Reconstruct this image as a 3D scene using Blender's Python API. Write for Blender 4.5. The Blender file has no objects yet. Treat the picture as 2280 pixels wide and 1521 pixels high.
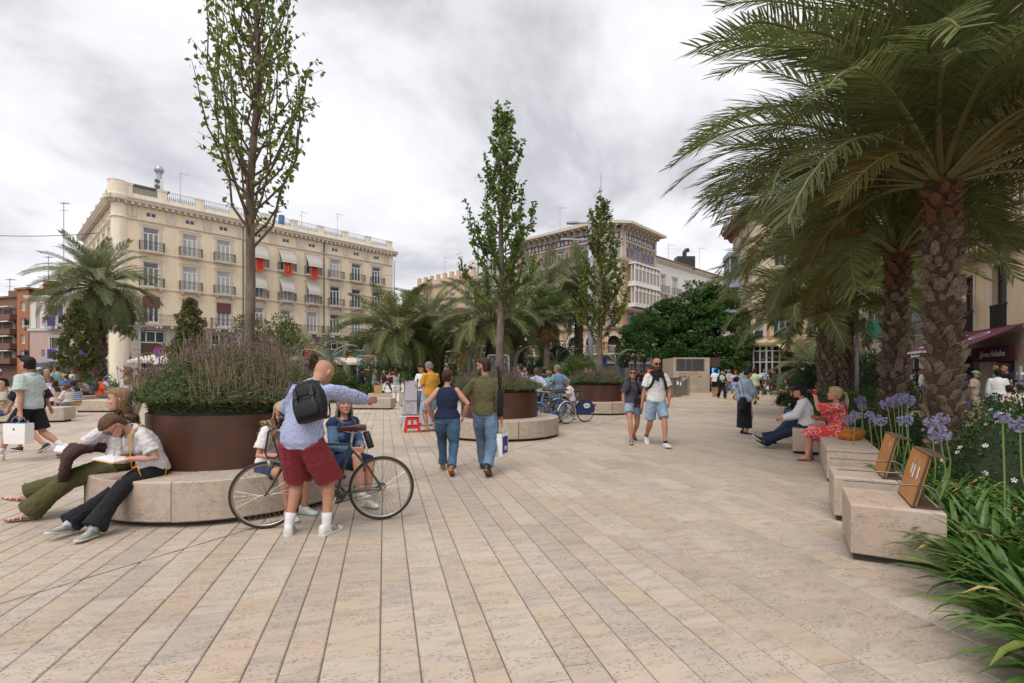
import bpy,bmesh,math,random
import numpy as np
from math import sin,cos,pi,radians,sqrt,atan2
from mathutils import Vector,Matrix,Euler
random.seed(7)
SC = bpy.context.scene
COL = SC.collection
# ------------------------------------------------------------------ camera
HC = 1.5                      # eye height in metres
cd = bpy.data.cameras.new('camera')
cam = bpy.data.objects.new('camera',cd)
COL.objects.link(cam)
cam.location = (0,0,HC)
cam.rotation_euler = (pi / 2,0,0)
cd.sensor_width = 36
cd.lens = 17.56
cd.shift_y = 0.0305
cd.clip_start = 0.05
cd.clip_end = 2000
SC.camera = cam
# ------------------------------------------------------------------ sky and sun
SC.view_settings.view_transform = 'Standard'
SC.view_settings.look = 'None'
SC.view_settings.exposure = 0.58
SC.view_settings.gamma = 1.0
SUN_EL,SUN_AZ = radians(58),radians(205)      # azimuth clockwise from +Y
W = bpy.data.worlds.new('World')
SC.world = W
W.use_nodes = True
wn,wl = W.node_tree.nodes,W.node_tree.links
wn.clear()
def wnode(t,**kw):
 n = wn.new(t)
 for k,v in kw.items():
  if k in n.inputs.keys() if isinstance(k,str) else False:
   n.inputs[k].default_value = v
  else:
   setattr(n,k,v)
 return n
sky = wnode('ShaderNodeTexSky',sky_type='NISHITA',sun_disc=False)
sky.sun_elevation = SUN_EL
sky.sun_rotation = SUN_AZ
bg1 = wnode('ShaderNodeBackground')
bg1.inputs['Strength'].default_value = 0.10
wl.new(sky.outputs[0],bg1.inputs[0])
tc = wnode('ShaderNodeTexCoord')
# project the view direction on a flat cloud deck
sep = wnode('ShaderNodeSeparateXYZ')
wl.new(tc.outputs['Generated'],sep.inputs[0])
mz = wnode('ShaderNodeMath',operation='ADD')
mz.inputs[1].default_value = 0.28
wl.new(sep.outputs[2],mz.inputs[0])
mz2 = wnode('ShaderNodeMath',operation='MAXIMUM')
mz2.inputs[1].default_value = 0.12
wl.new(mz.outputs[0],mz2.inputs[0])
dv = wnode('ShaderNodeVectorMath',operation='DIVIDE')
comb = wnode('ShaderNodeCombineXYZ')
for i in range(3):
 wl.new(mz2.outputs[0],comb.inputs[i])
wl.new(tc.outputs['Generated'],dv.inputs[0])
wl.new(comb.outputs[0],dv.inputs[1])
mp = wnode('ShaderNodeMapping')
mp.inputs['Scale'].default_value = (1.0,1.0,0.0)
mp.inputs['Location'].default_value = (3.7,1.2,0)
wl.new(dv.outputs[0],mp.inputs[0])
nz = wnode('ShaderNodeTexNoise')
nz.inputs['Scale'].default_value = 1.45
nz.inputs['Detail'].default_value = 7
nz.inputs['Roughness'].default_value = 0.56
nz.inputs['Distortion'].default_value = 0.35
wl.new(mp.outputs[0],nz.inputs['Vector'])
cr = wnode('ShaderNodeValToRGB')
e = cr.color_ramp.elements
e[0].position,e[0].color = 0.35,(0.54,0.535,0.57,1)
e[1].position,e[1].color = 0.64,(0.96,0.957,0.97,1)
m = cr.color_ramp.elements.new(0.49)
m.color = (0.82,0.817,0.845,1)
wl.new(nz.outputs['Fac'],cr.inputs[0])
bg2 = wnode('ShaderNodeBackground')
bg2.inputs['Strength'].default_value = 0.80
wl.new(cr.outputs[0],bg2.inputs[0])
mix = wnode('ShaderNodeMixShader')
mix.inputs[0].default_value = 0.93
wl.new(bg1.outputs[0],mix.inputs[1])
wl.new(bg2.outputs[0],mix.inputs[2])
wo = wnode('ShaderNodeOutputWorld')
wl.new(mix.outputs[0],wo.inputs[0])
sd = bpy.data.lights.new('sun','SUN')
sd.energy = 1.5
sd.angle = radians(42)
sd.color = (1.0,0.95,0.88)
sun = bpy.data.objects.new('sun',sd)
COL.objects.link(sun)
sundir = Vector((sin(SUN_AZ) * cos(SUN_EL),cos(SUN_AZ) * cos(SUN_EL),sin(SUN_EL)))
sun.rotation_euler = sundir.to_track_quat('Z','Y').to_euler()
sun.location = (0,0,60)
SC.cycles.max_bounces = 6
SC.cycles.transparent_max_bounces = 8
SC.cycles.use_denoising = True
SC.cycles.caustics_reflective = False
SC.cycles.caustics_refractive = False
# ------------------------------------------------------------------ helpers
F = 1112.0
def G(px,py):
 """ground point under a spot of the photograph (2280 px wide)"""
 D = F * HC / (py - 830.0)
 return ((px - 1140.0) * D / F,D)
def XY(px,D):
 return ((px - 1140.0) * D / F,D)
def empty(name,loc=(0,0,0),rz=0.0):
 o = bpy.data.objects.new(name,None)
 o.empty_display_size = 0.1
 o.location = loc
 o.rotation_euler = (0,0,rz)
 COL.objects.link(o)
 return o
def tag(o,label,cat,group=None,kind=None):
 o['label'] = label
 if cat:
  o['category'] = cat
 if group:
  o['group'] = group
 if kind:
  o['kind'] = kind
 return o
def struct(o,kind='structure'):
 o['kind'] = kind
 return o
def inst(name,data,parent=None,loc=(0,0,0),rot=(0,0,0),sc=(1,1,1),mx=None):
 o = bpy.data.objects.new(name,data)
 if mx is not None:
  o.matrix_basis = mx
 else:
  o.location = loc
  o.rotation_euler = rot
  o.scale = sc if not isinstance(sc,(int,float)) else (sc,sc,sc)
 if parent is not None:
  o.parent = parent
 COL.objects.link(o)
 return o
class MB:
 """collects geometry; build() makes one mesh object of it"""
 def __init__(s):
  s.v,s.f,s.m,s.mats = [],[],[],[]
  s.cur = 0
 def mat(s,m):
  if m not in s.mats:
   s.mats.append(m)
  s.cur = s.mats.index(m)
  return s
 def add(s,vs,fs):
  b = len(s.v)
  s.v.extend([tuple(p) for p in vs])
  for f in fs:
   s.f.append(tuple(i + b for i in f))
   s.m.append(s.cur)
 def box(s,c,d,rz=0.0,taper=1.0):
  x,y,z = d[0] / 2,d[1] / 2,d[2] / 2
  ca,sa = cos(rz),sin(rz)
  vs = []
  for k,(i,j) in [(k,ij) for k in (-1,1) for ij in ((-1,-1),(1,-1),(1,1),(-1,1))]:
   t = taper if k > 0 else 1.0
   px,py = i * x * t,j * y * t
   vs.append((c[0] + px * ca - py * sa,c[1] + px * sa + py * ca,c[2] + k * z))
  s.add(vs,[(3,2,1,0),(4,5,6,7),(0,1,5,4),(1,2,6,5),(2,3,7,6),(3,0,4,7)])
  return s
 def bx(s,x0,x1,y0,y1,z0,z1):
  return s.box(((x0 + x1) / 2,(y0 + y1) / 2,(z0 + z1) / 2),(abs(x1 - x0),abs(y1 - y0),abs(z1 - z0)))
 def quad(s,a,b,c,d):
  s.add([a,b,c,d],[(0,1,2,3)])
  return s
 def tri(s,a,b,c):
  s.add([a,b,c],[(0,1,2)])
  return s
 def rings(s,rings,cap=True,closed=True):
  """loft over lists of equally many points"""
  n = len(rings[0])
  vs = [p for r in rings for p in r]
  fs = []
  for i in range(len(rings) - 1):
   for j in range(n if closed else n - 1):
    k = (j + 1) % n
    fs.append((i * n + j,i * n + k,(i + 1) * n + k,(i + 1) * n + j))
  if cap:
   fs.append(tuple(range(n - 1,-1,-1)))
   fs.append(tuple((len(rings) - 1) * n + j for j in range(n)))
  s.add(vs,fs)
  return s
 def tube(s,pts,rad,n=8,cap=True,ref=None,flat=1.0):
  """tube along points,rad number or list; flat squeezes along the second axis"""
  P = [Vector(p) for p in pts]
  if isinstance(rad,(int,float)):
   rad = [rad] * len(P)
  rs = []
  up = Vector(ref) if ref is not None else None
  for i,p in enumerate(P):
   t = (P[min(i + 1,len(P) - 1)] - P[max(i - 1,0)])
   if t.length < 1e-9:
    t = Vector((0,0,1))
   t.normalize()
   if up is None:
    up = Vector((0,0,1)) if abs(t.z) < 0.9 else Vector((0,1,0))
   a = up - t * up.dot(t)
   if a.length < 1e-6:
    a = t.orthogonal()
   a.normalize()
   b = t.cross(a)
   if ref is None:
    up = a
   r = rad[i]
   r1,r2 = (r,r * flat) if isinstance(r,(int,float)) else r
   rs.append([p + b * (cos(2 * pi * k / n) * r1) + a * (sin(2 * pi * k / n) * r2) for k in range(n)])
  return s.rings(rs,cap)
 def cyl(s,c,r,h,n=16,r2=None,cap=True):
  r2 = r if r2 is None else r2
  return s.rings([[(c[0] + cos(2 * pi * k / n) * q,c[1] + sin(2 * pi * k / n) * q,c[2] + z) for k in range(n)]
      for q,z in ((r,0),(r2,h))],cap)
 def lathe(s,prof,c=(0,0,0),n=24,cap=True,a0=0.0,a1=2 * pi):
  full = abs(a1 - a0 - 2 * pi) < 1e-6
  k = n if full else n + 1
  return s.rings([[(c[0] + cos(a0 + (a1 - a0) * j / n) * r,c[1] + sin(a0 + (a1 - a0) * j / n) * r,c[2] + z)
       for j in range(k)] for r,z in prof],cap and full,full)
 def ell(s,c,r,n=12,m=8,mx=None):
  rs = []
  for i in range(m + 1):
   th = -pi / 2 + pi * (0.02 + 0.96 * i / m)
   ring = []
   for k in range(n):
    p = Vector((r[0] * cos(th) * cos(2 * pi * k / n),r[1] * cos(th) * sin(2 * pi * k / n),r[2] * sin(th)))
    if mx is not None:
     p = mx @ p
    ring.append(p + Vector(c))
   rs.append(ring)
  return s.rings(rs)
 def prism(s,poly,z0,z1,mx=None):
  """polygon (x,y) extruded in z"""
  n = len(poly)
  vs = [Vector((x,y,z)) for z in (z0,z1) for x,y in poly]
  if mx is not None:
   vs = [mx @ v for v in vs]
  s.add(vs,[tuple(range(n - 1,-1,-1)),tuple(range(n,2 * n))] +
    [(i,(i + 1) % n,n + (i + 1) % n,n + i) for i in range(n)])
  return s
 def mesh(s,name,material=None,smooth=False):
  me = bpy.data.meshes.new(name)
  me.from_pydata(s.v,[],s.f)
  ms = s.mats if s.mats else ([material] if material else [])
  for q in ms:
   me.materials.append(q)
  if len(ms) > 1:
   me.polygons.foreach_set('material_index',s.m)
  if smooth:
   me.polygons.foreach_set('use_smooth',[True] * len(me.polygons))
  me.update()
  return me
 def build(s,name,material=None,parent=None,smooth=False,loc=(0,0,0),rot=(0,0,0),mx=None):
  return inst(name,s.mesh(name,material,smooth),parent,loc,rot,mx=mx)
def sharp(o,ang=35):
 """smooth shading with sharp edges over an angle"""
 me = o.data if hasattr(o,'data') else o
 me.polygons.foreach_set('use_smooth',[True] * len(me.polygons))
 me.set_sharp_from_angle(angle=radians(ang))
 return o
def bevel(o,w=0.01,seg=2):
 md = o.modifiers.new('bevel','BEVEL')
 md.width = w
 md.segments = seg
 md.limit_method = 'ANGLE'
 md.angle_limit = radians(40)
 return o
# ------------------------------------------------------------------ materials
MATS = {}
def M(name,col=(0.5,0.5,0.5),rough=0.6,var=0.0,vscale=8.0,col2=None,bump=0.0,bscale=60.0,metal=0.0,
  spec=0.5,trans=0.0,emit=0.0,rand=0.0,coord='Object',stretch=(1,1,1),streak=0.0,grime=0.0,island=0.0,
  sheen=0.0,pattern=None,two_sided_col=None,alpha=1.0):
 """procedural principled material with colour variation,grain and relief"""
 if name in MATS:
  return MATS[name]
 mt = bpy.data.materials.new(name)
 MATS[name] = mt
 mt.use_nodes = True
 nt = mt.node_tree
 N,L = nt.nodes,nt.links
 b = N['Principled BSDF']
 b.inputs['Roughness'].default_value = rough
 b.inputs['Metallic'].default_value = metal
 b.inputs['Specular IOR Level'].default_value = spec
 if sheen:
  b.inputs['Sheen Weight'].default_value = sheen
 c3 = tuple(col) + (1,)
 cur = N.new('ShaderNodeRGB')
 cur.outputs[0].default_value = c3
 out = cur.outputs[0]
 t = N.new('ShaderNodeTexCoord')
 mpn = N.new('ShaderNodeMapping')
 mpn.inputs['Scale'].default_value = stretch
 if coord == 'World':
  g = N.new('ShaderNodeNewGeometry')
  L.new(g.outputs['Position'],mpn.inputs[0])
 else:
  L.new(t.outputs[coord],mpn.inputs[0])
 vec = mpn.outputs[0]
 def mixc(fac,a,bcol,mode='MIX'):
  mx_ = N.new('ShaderNodeMix')
  mx_.data_type = 'RGBA'
  mx_.blend_type = mode
  for sock,val in ((mx_.inputs[0],fac),(mx_.inputs[6],a),(mx_.inputs[7],bcol)):
   if hasattr(val,'is_linked') or hasattr(val,'node'):
    L.new(val,sock)
   else:
    sock.default_value = val
  return mx_.outputs[2]
 def noise(scale,detail=4,rough_=0.55,v=None):
  n = N.new('ShaderNodeTexNoise')
  n.inputs['Scale'].default_value = scale
  n.inputs['Detail'].default_value = detail
  n.inputs['Roughness'].default_value = rough_
  L.new(v if v is not None else vec,n.inputs['Vector'])
  return n.outputs['Fac']
 def ramp(f,p0,p1,a=(0,0,0,1),c=(1,1,1,1)):
  r = N.new('ShaderNodeValToRGB')
  r.color_ramp.elements[0].position = p0
  r.color_ramp.elements[1].position = p1
  r.color_ramp.elements[0].color = a
  r.color_ramp.elements[1].color = c
  L.new(f,r.inputs[0])
  return r.outputs[0]
 def math_(op,a,bb):
  q = N.new('ShaderNodeMath')
  q.operation = op
  for sock,val in ((q.inputs[0],a),(q.inputs[1],bb)):
   if hasattr(val,'node'):
    L.new(val,sock)
   else:
    sock.default_value = val
  return q.outputs[0]
 if col2 is not None:
  f = ramp(noise(vscale,5),0.36,0.64)
  out = mixc(f,out,tuple(col2) + (1,))
 if var:
  f = noise(vscale * 2.3,5)
  v = math_('MULTIPLY_ADD',f,2 * var)
  v.node.inputs[2].default_value = 1 - var
  out = mixc(1.0,out,v,'MULTIPLY')
 for amount,src in ((rand,'obj'),(island,'isl')):
  if amount:
   if src == 'obj':
    oi = N.new('ShaderNodeObjectInfo')
    r = oi.outputs['Random']
   else:
    gg = N.new('ShaderNodeNewGeometry')
    r = gg.outputs['Random Per Island']
   v = math_('MULTIPLY_ADD',r,2 * amount)
   v.node.inputs[2].default_value = 1 - amount
   out = mixc(1.0,out,v,'MULTIPLY')
 if streak:
  mp2 = N.new('ShaderNodeMapping')
  mp2.inputs['Scale'].default_value = (1.6,1.6,0.12)
  L.new(t.outputs['Object'],mp2.inputs[0])
  f = ramp(noise(2.2,5,v=mp2.outputs[0]),0.45,0.75)
  f = math_('MULTIPLY',f,streak)
  out = mixc(f,out,(col[0] * 0.45,col[1] * 0.42,col[2] * 0.38,1))
 if grime:
  f = ramp(noise(0.55,6),0.5,0.72)
  f = math_('MULTIPLY',f,grime)
  out = mixc(f,out,(col[0] * 0.5,col[1] * 0.48,col[2] * 0.45,1))
 if pattern:
  out = pattern(N,L,out,vec,t,mixc,noise,ramp,math_)
 L.new(out,b.inputs['Base Color'])
 if bump:
  f = noise(bscale,6,0.6)
  bp = N.new('ShaderNodeBump')
  bp.inputs['Strength'].default_value = bump
  bp.inputs['Distance'].default_value = 0.02
  L.new(f,bp.inputs['Height'])
  L.new(bp.outputs[0],b.inputs['Normal'])
 if trans:
  tr = N.new('ShaderNodeBsdfTranslucent')
  L.new(out,tr.inputs[0])
  ms = N.new('ShaderNodeMixShader')
  ms.inputs[0].default_value = trans
  L.new(b.outputs[0],ms.inputs[1])
  L.new(tr.outputs[0],ms.inputs[2])
  L.new(ms.outputs[0],N['Material Output'].inputs[0])
 if emit:
  L.new(out,b.inputs['Emission Color'])
  b.inputs['Emission Strength'].default_value = emit
 return mt
def travertine(name,mode='obj',tone=1.0,dirv=(0,1),pits=1.0,warm=1.0,soil=0.4,patt=None,pitmap=(1,2.1,1.5),thr=.42,floor=False,rust=.42):
 """honed travertine: veins along one direction,pits,warm and grey blotches"""
 mt = bpy.data.materials.new(name)
 mt.use_nodes = True
 N,L = mt.node_tree.nodes,mt.node_tree.links
 b = N['Principled BSDF']
 g = N.new('ShaderNodeNewGeometry')
 pos = g.outputs['Position']
 if mode == 'obj':
  oi = N.new('ShaderNodeObjectInfo')
  rnd = oi.outputs['Random']
 elif mode == 'isl':
  rnd = g.outputs['Random Per Island']
 else:
  v = N.new('ShaderNodeValue')
  v.outputs[0].default_value = 0.5
  rnd = v.outputs[0]
 rot = N.new('ShaderNodeVectorRotate')
 rot.rotation_type = 'Z_AXIS'
 rot.inputs['Angle'].default_value = atan2(dirv[0],dirv[1])
 L.new(pos,rot.inputs['Vector'])
 # every piece samples its own patch of stone
 cb = N.new('ShaderNodeCombineXYZ')
 k = N.new('ShaderNodeMath')
 k.operation = 'MULTIPLY'
 k.inputs[1].default_value = 37.0
 L.new(rnd,k.inputs[0])
 for i in range(3):
  L.new(k.outputs[0],cb.inputs[i])
 ad = N.new('ShaderNodeVectorMath')
 ad.operation = 'ADD'
 L.new(rot.outputs[0],ad.inputs[0])
 L.new(cb.outputs[0],ad.inputs[1])
 def mapped(sc):
  m_ = N.new('ShaderNodeMapping')
  m_.inputs['Scale'].default_value = sc
  L.new(ad.outputs[0],m_.inputs[0])
  return m_.outputs[0]
 def noise(vec,s,d=5,r=0.6):
  n = N.new('ShaderNodeTexNoise')
  n.inputs['Scale'].default_value = s
  n.inputs['Detail'].default_value = d
  n.inputs['Roughness'].default_value = r
  L.new(vec,n.inputs['Vector'])
  return n.outputs['Fac']
 def ramp(f,stops):
  r = N.new('ShaderNodeValToRGB')
  el = r.color_ramp.elements
  while len(el) < len(stops):
   el.new(0.5)
  for e_,(p,c) in zip(el,stops):
   e_.position = p
   e_.color = tuple(c) + (1,) if len(c) == 3 else c
  L.new(f,r.inputs[0])
  return r.outputs[0]
 def mix(fac,a,c,mode_='MIX'):
  m_ = N.new('ShaderNodeMix')
  m_.data_type = 'RGBA'
  m_.blend_type = mode_
  for sock,val in ((m_.inputs[0],fac),(m_.inputs[6],a),(m_.inputs[7],c)):
   if hasattr(val,'node'):
    L.new(val,sock)
   else:
    sock.default_value = val
  return m_.outputs[2]
 tn = tone
 base = ramp(rnd,[(0.0,(0.49 * tn,0.405 * tn,0.335 * tn)),(0.3,(0.555 * tn,0.475 * tn,0.405 * tn)),
      (0.55,(0.525 * tn,0.425 * tn,0.335 * tn * warm)),(0.8,(0.455 * tn,0.39 * tn,0.34 * tn)),
      (1.0,(0.575 * tn,0.49 * tn,0.415 * tn))])
 vein = noise(mapped((1.2,5.0,4.0)),3.0,6,0.62)
 base = mix(0.75,base,ramp(vein,[(0.3,(0.74,0.70,0.66)),(0.5,(1,1,1)),(0.72,(1.10,1.05,0.97))]),'MULTIPLY')
 blot = noise(mapped((1,1.6,1)),1.9,4,0.6)
 base = mix(ramp(blot,[(0.5,(0,0,0)),(0.74,(rust,) * 3)]),base,(0.56 * tn,0.41 * tn,0.26 * tn,1))
 grey = noise(mapped((1.1,4.2,2)),2.7,7,0.68)
 base = mix(ramp(grey,[(0.55,(0,0,0)),(0.78,(soil * 1.5,) * 3)]),base,(0.26,0.24,0.235,1))
 # open pores,drawn out along the bedding
 vo = N.new('ShaderNodeTexVoronoi')
 vo.inputs['Scale'].default_value = 36.0
 vo.inputs['Randomness'].default_value = 1.0
 dz = N.new('ShaderNodeTexNoise')
 dz.inputs['Scale'].default_value = 9.0
 L.new(ad.outputs[0],dz.inputs['Vector'])
 pm = N.new('ShaderNodeVectorMath')
 pm.operation = 'MULTIPLY_ADD'
 pm.inputs[1].default_value = (.11,.11,.11)
 L.new(dz.outputs['Color'],pm.inputs[0])
 L.new(mapped(pitmap),pm.inputs[2])
 L.new(pm.outputs[0],vo.inputs['Vector'])
 dens = noise(mapped((pitmap[0],pitmap[1] * 1.2,pitmap[2])),3.6,5,0.65)
 hole = ramp(vo.outputs['Distance'],[(0.20,(1,1,1)),(0.42,(0,0,0))])
 keep = ramp(dens,[(thr,(0,0,0)),(thr + .13,(1,1,1))])
 pit = mix(1.0,hole,keep,'MULTIPLY')
 pf = N.new('ShaderNodeMath')
 pf.operation = 'MULTIPLY'
 pf.inputs[1].default_value = 0.72 * pits
 L.new(pit,pf.inputs[0])
 base = mix(pf.outputs[0],base,(0.17,0.145,0.12,1))
 # everyday dirt that does not follow the stones
 dn = N.new('ShaderNodeTexNoise')
 dn.inputs['Scale'].default_value = 0.45
 dn.inputs['Detail'].default_value = 7
 dn.inputs['Roughness'].default_value = 0.62
 L.new(pos,dn.inputs['Vector'])
 base = mix(0.8,base,ramp(dn.outputs['Fac'],[(0.32,(0.80,0.78,0.77)),(0.60,(1.03,1.02,1.0))]),'MULTIPLY')
 if floor:
  v2 = N.new('ShaderNodeTexVoronoi')
  v2.inputs['Scale'].default_value = 1.7
  L.new(pos,v2.inputs['Vector'])
  base = mix(ramp(v2.outputs['Distance'],[(0.022,(.55,.55,.55)),(0.034,(0,0,0))]),base,(0.20,0.185,0.175,1))
  s2 = noise(pos,1.1,8,.7)
  base = mix(ramp(s2,[(0.60,(0,0,0)),(0.74,(.42,.42,.42))]),base,(0.24,0.22,0.205,1))
 if patt:
  base = patt(N,L,base,rot.outputs[0],mix,ramp)
 L.new(base,b.inputs['Base Color'])
 b.inputs['Roughness'].default_value = 0.62
 b.inputs['Specular IOR Level'].default_value = 0.28
 bp = N.new('ShaderNodeBump')
 bp.inputs['Strength'].default_value = 0.35
 bp.inputs['Distance'].default_value = 0.006
 inv = N.new('ShaderNodeMath')
 inv.operation = 'SUBTRACT'
 inv.inputs[0].default_value = 1.0
 L.new(pit,inv.inputs[1])
 L.new(inv.outputs[0],bp.inputs['Height'])
 L.new(bp.outputs[0],b.inputs['Normal'])
 return mt
def text(s,size,mat_,parent,mx,name='lettering',font_shear=0.0,extrude=0.004,align='CENTER'):
 cu = bpy.data.curves.new('t','FONT')
 cu.body = s
 cu.size = size
 cu.align_x = align
 cu.extrude = extrude
 cu.shear = font_shear
 cu.resolution_u = 2
 t = bpy.data.objects.new('t',cu)
 COL.objects.link(t)
 dg = bpy.context.evaluated_depsgraph_get()
 me = bpy.data.meshes.new_from_object(t.evaluated_get(dg))
 bpy.data.objects.remove(t)
 me.materials.clear()
 me.materials.append(mat_)
 return inst(name,me,parent,mx=mx)
def lerp(a,b,t):
 return a + (b - a) * t
def smooth(x):
 x = max(0.0,min(1.0,x))
 return x * x * (3 - 2 * x)
# ================================================================== pavement
ROWDIR = Vector((-0.248,0.969))          # the slab rows run this way
ROWPERP = Vector((0.969,0.248))
def far_pattern(N,L,base,rotv,mix,ramp):
 br = N.new('ShaderNodeTexBrick')
 br.inputs['Scale'].default_value = 1.0
 br.inputs['Brick Width'].default_value = 0.85
 br.inputs['Row Height'].default_value = 0.225
 br.inputs['Mortar Size'].default_value = 0.006
 br.inputs['Color1'].default_value = (0.86,0.84,0.82,1)
 br.inputs['Color2'].default_value = (1.06,1.05,1.03,1)
 br.inputs['Mortar'].default_value = (0.55,0.53,0.52,1)
 sw = N.new('ShaderNodeVectorRotate')
 sw.rotation_type = 'Z_AXIS'
 sw.inputs['Angle'].default_value = pi / 2
 L.new(rotv,sw.inputs['Vector'])
 L.new(sw.outputs[0],br.inputs['Vector'])
 return mix(1.0,base,br.outputs['Color'],'MULTIPLY')
M_SLAB = travertine('travertine_slab','obj',.91,ROWDIR,0.9,1.0,0.46,floor=True)
M_SLABS = travertine('travertine_slabs','isl',.91,ROWDIR,0.9,1.0,0.46,floor=True)
M_FAR = travertine('travertine_far','none',.93,ROWDIR,0.25,1.0,0.25,far_pattern)
M_JOINT = M('joint_mortar',(0.15,0.135,0.125),0.9,var=0.25,vscale=20)
M_ASPHALT = M('asphalt',(0.055,0.055,0.058),0.85,var=0.25,vscale=3,bump=0.3,bscale=200,coord='World')
# whole terrain reaches the horizon
g = MB()
g.quad((-900,-60,-0.06),(900,-60,-0.06),(900,900,-0.06),(-900,900,-0.06))
struct(g.build('ground',M_ASPHALT))
# the square as one sheet; slabs are laid on its near part
pv = MB()
pv.prism([(-75,-12),(60,-12),(60,70),(24,66),(6,50),(-30,52),(-75,50)],-0.055,-0.016)
pavement = struct(pv.build('pavement',M_FAR))
def slab_mesh(w,l,t=0.05,bv=0.006,jit=0.0015):
 """one stone with eased edges,top at z=0"""
 o = []
 for (x,y,z) in ((-w / 2,-l / 2,-t),(w / 2,-l / 2,-t),(w / 2,l / 2,-t),(-w / 2,l / 2,-t)):
  o.append((x,y,z))
 for (x,y) in ((-w / 2,-l / 2),(w / 2,-l / 2),(w / 2,l / 2),(-w / 2,l / 2)):
  o.append((x,y,-bv))
 for (sx,sy) in ((-1,-1),(1,-1),(1,1),(-1,1)):
  o.append((sx * (w / 2 - bv),sy * (l / 2 - bv),random.uniform(-jit,jit)))
 f = [(8,9,10,11)]
 for i in range(4):
  j = (i + 1) % 4
  f += [(4 + i,4 + j,8 + j,8 + i),(i,j,4 + j,4 + i)]
 return o,f
rng = random.Random(11)
WID = [0.17,0.20,0.22,0.25,0.29]
slabs = []
u = -26.0
while u < 26:
 w = rng.choice(WID)
 v = -3.0 + rng.uniform(0,0.8)
 while v < 27:
  l = rng.choice([0.42,0.55,0.7,0.85,0.95,1.1]) if v < 26 else 0.8
  c = ROWPERP * (u + w / 2) + ROWDIR * (v + l / 2)
  if 1.2 < c.y < 23.5 and abs(c.x) < 1.12 * c.y + 2.2 and c.x < 0.62 * c.y + 2.8:
   slabs.append((c.x,c.y,w - 0.006,l - 0.005))
  v += l
 u += w
rzrow = -atan2(ROWDIR.x,ROWDIR.y)
slabs.sort(key=lambda s: s[1] + 0.25 * abs(s[0]))
inview = [s for s in slabs if s[1] > 2.0 and abs(s[0]) < 1.03 * s[1] + 0.35]
near = set(inview[:290])
cache = {}
for s in inview[:290]:
 key = (round(s[2],2),round(s[3],2))
 if key not in cache:
  o_,f_ = slab_mesh(s[2],s[3])
  mb = MB()
  mb.add(o_,f_)
  cache[key] = mb.mesh('slab',M_SLAB)
 inst('slab',cache[key],pavement,(s[0],s[1],0),(rng.uniform(-.002,.002),rng.uniform(-.004,.004),rzrow))
mb = MB()
ca,sa = cos(rzrow),sin(rzrow)
for s in slabs:
 if s in near:
  continue
 o_,f_ = slab_mesh(s[2],s[3])
 mb.add([(s[0] + x * ca - y * sa,s[1] + x * sa + y * ca,z) for x,y,z in o_],f_)
struct(mb.build('far_slabs',M_SLABS,pavement),'stuff')
# dark bed the slabs lie in
mb = MB()
mb.prism([(-2.5,1.1),(3.3,1.1),(17.2,23.6),(-28.4,23.6)],-0.05,-0.011)
mb.build('joint_bed',M_JOINT,pavement)
# expansion joints sawn across the rows
mb = MB()
for a,b in (((-3.9,2.12),(4.6,18.5)),((-2.9,9.75),(-0.55,10.3))):
 d = (Vector(b) - Vector(a)).normalized()
 n = Vector((-d.y,d.x)) * 0.0065
 mb.quad((a[0] - n.x,a[1] - n.y,.0022),(b[0] - n.x,b[1] - n.y,.0022),(b[0] + n.x,b[1] + n.y,.0022),(a[0] + n.x,a[1] + n.y,.0022))
mb.build('expansion_joint',M_JOINT,pavement)
# ================================================================== planters and stone benches
M_TRAV = travertine('travertine_block','obj',.96,(1,0.2),1.2,1.06,0.42,pitmap=(.9,.9,3.0),thr=.47,rust=.5)
M_CORTEN = M('corten_brown',(0.082,0.029,0.0155),0.42,var=0.22,vscale=2,streak=.5,col2=(0.062,0.023,0.013),bump=0.12,bscale=90,coord='Object')
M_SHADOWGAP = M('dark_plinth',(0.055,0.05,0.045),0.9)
M_SOIL = M('soil',(0.05,0.035,0.025),0.95,var=0.4,vscale=20,bump=0.6,bscale=40)
def ring_block(a0,a1,r0,r1,z0,z1,nseg=7,ch=0.012):
 mb = MB()
 prof = [(r0,z0),(r1 - ch,z0),(r1,z0 + ch),(r1,z1 - ch),(r1 - ch,z1),(r0,z1)]
 rs = []
 for i in range(nseg + 1):
  a = a0 + (a1 - a0) * i / nseg
  rs.append([(cos(a) * r,sin(a) * r,z) for r,z in prof])
 mb.rings(rs)
 return mb
def planter(px_center,Y,label,R=1.44,r=0.93,joints=6,a_off=0.3,X=None):
 x = XY(px_center,Y)[0] if X is None else X
 ro = empty('planter',(x,Y,0))
 tag(ro,label,'planter','round planters with bench rings')
 for i in range(joints):
  a0 = a_off + 2 * pi * i / joints + 0.006
  a1 = a_off + 2 * pi * (i + 1) / joints - 0.006
  b = ring_block(a0,a1,r - 0.02,R + (0.0 if i % 2 else 0.018),0.055,0.45 - (0.004 if i % 2 else 0)).build('bench_block',M_TRAV,ro)
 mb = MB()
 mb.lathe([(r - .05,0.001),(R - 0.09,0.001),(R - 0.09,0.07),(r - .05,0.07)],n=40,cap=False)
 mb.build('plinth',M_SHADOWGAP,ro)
 mb = MB()
 mb.lathe([(r,0.3),(r,1.035),(r - 0.006,1.04),(r - 0.03,1.04),(r - 0.034,1.035),(r - 0.034,0.9)],n=64,cap=False)
 sh = mb.build('steel_ring',M_CORTEN,ro)
 sharp(sh,40)
 mb = MB()
 for k in range(4):
  a = a_off + 0.9 + k * pi / 2
  MB().box((cos(a) * (r + .001),sin(a) * (r + .001),0.745),(0.006,0.004,0.585),a).build('seam',M_SHADOWGAP,sh)
 mb = MB()
 mb.lathe([(0.01,0.97),(r * .6,0.965),(r - 0.03,0.95)],n=40,cap=False)
 mb.build('soil',M_SOIL,ro)
 return ro
PL1 = (-3.44,6.245)
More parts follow.
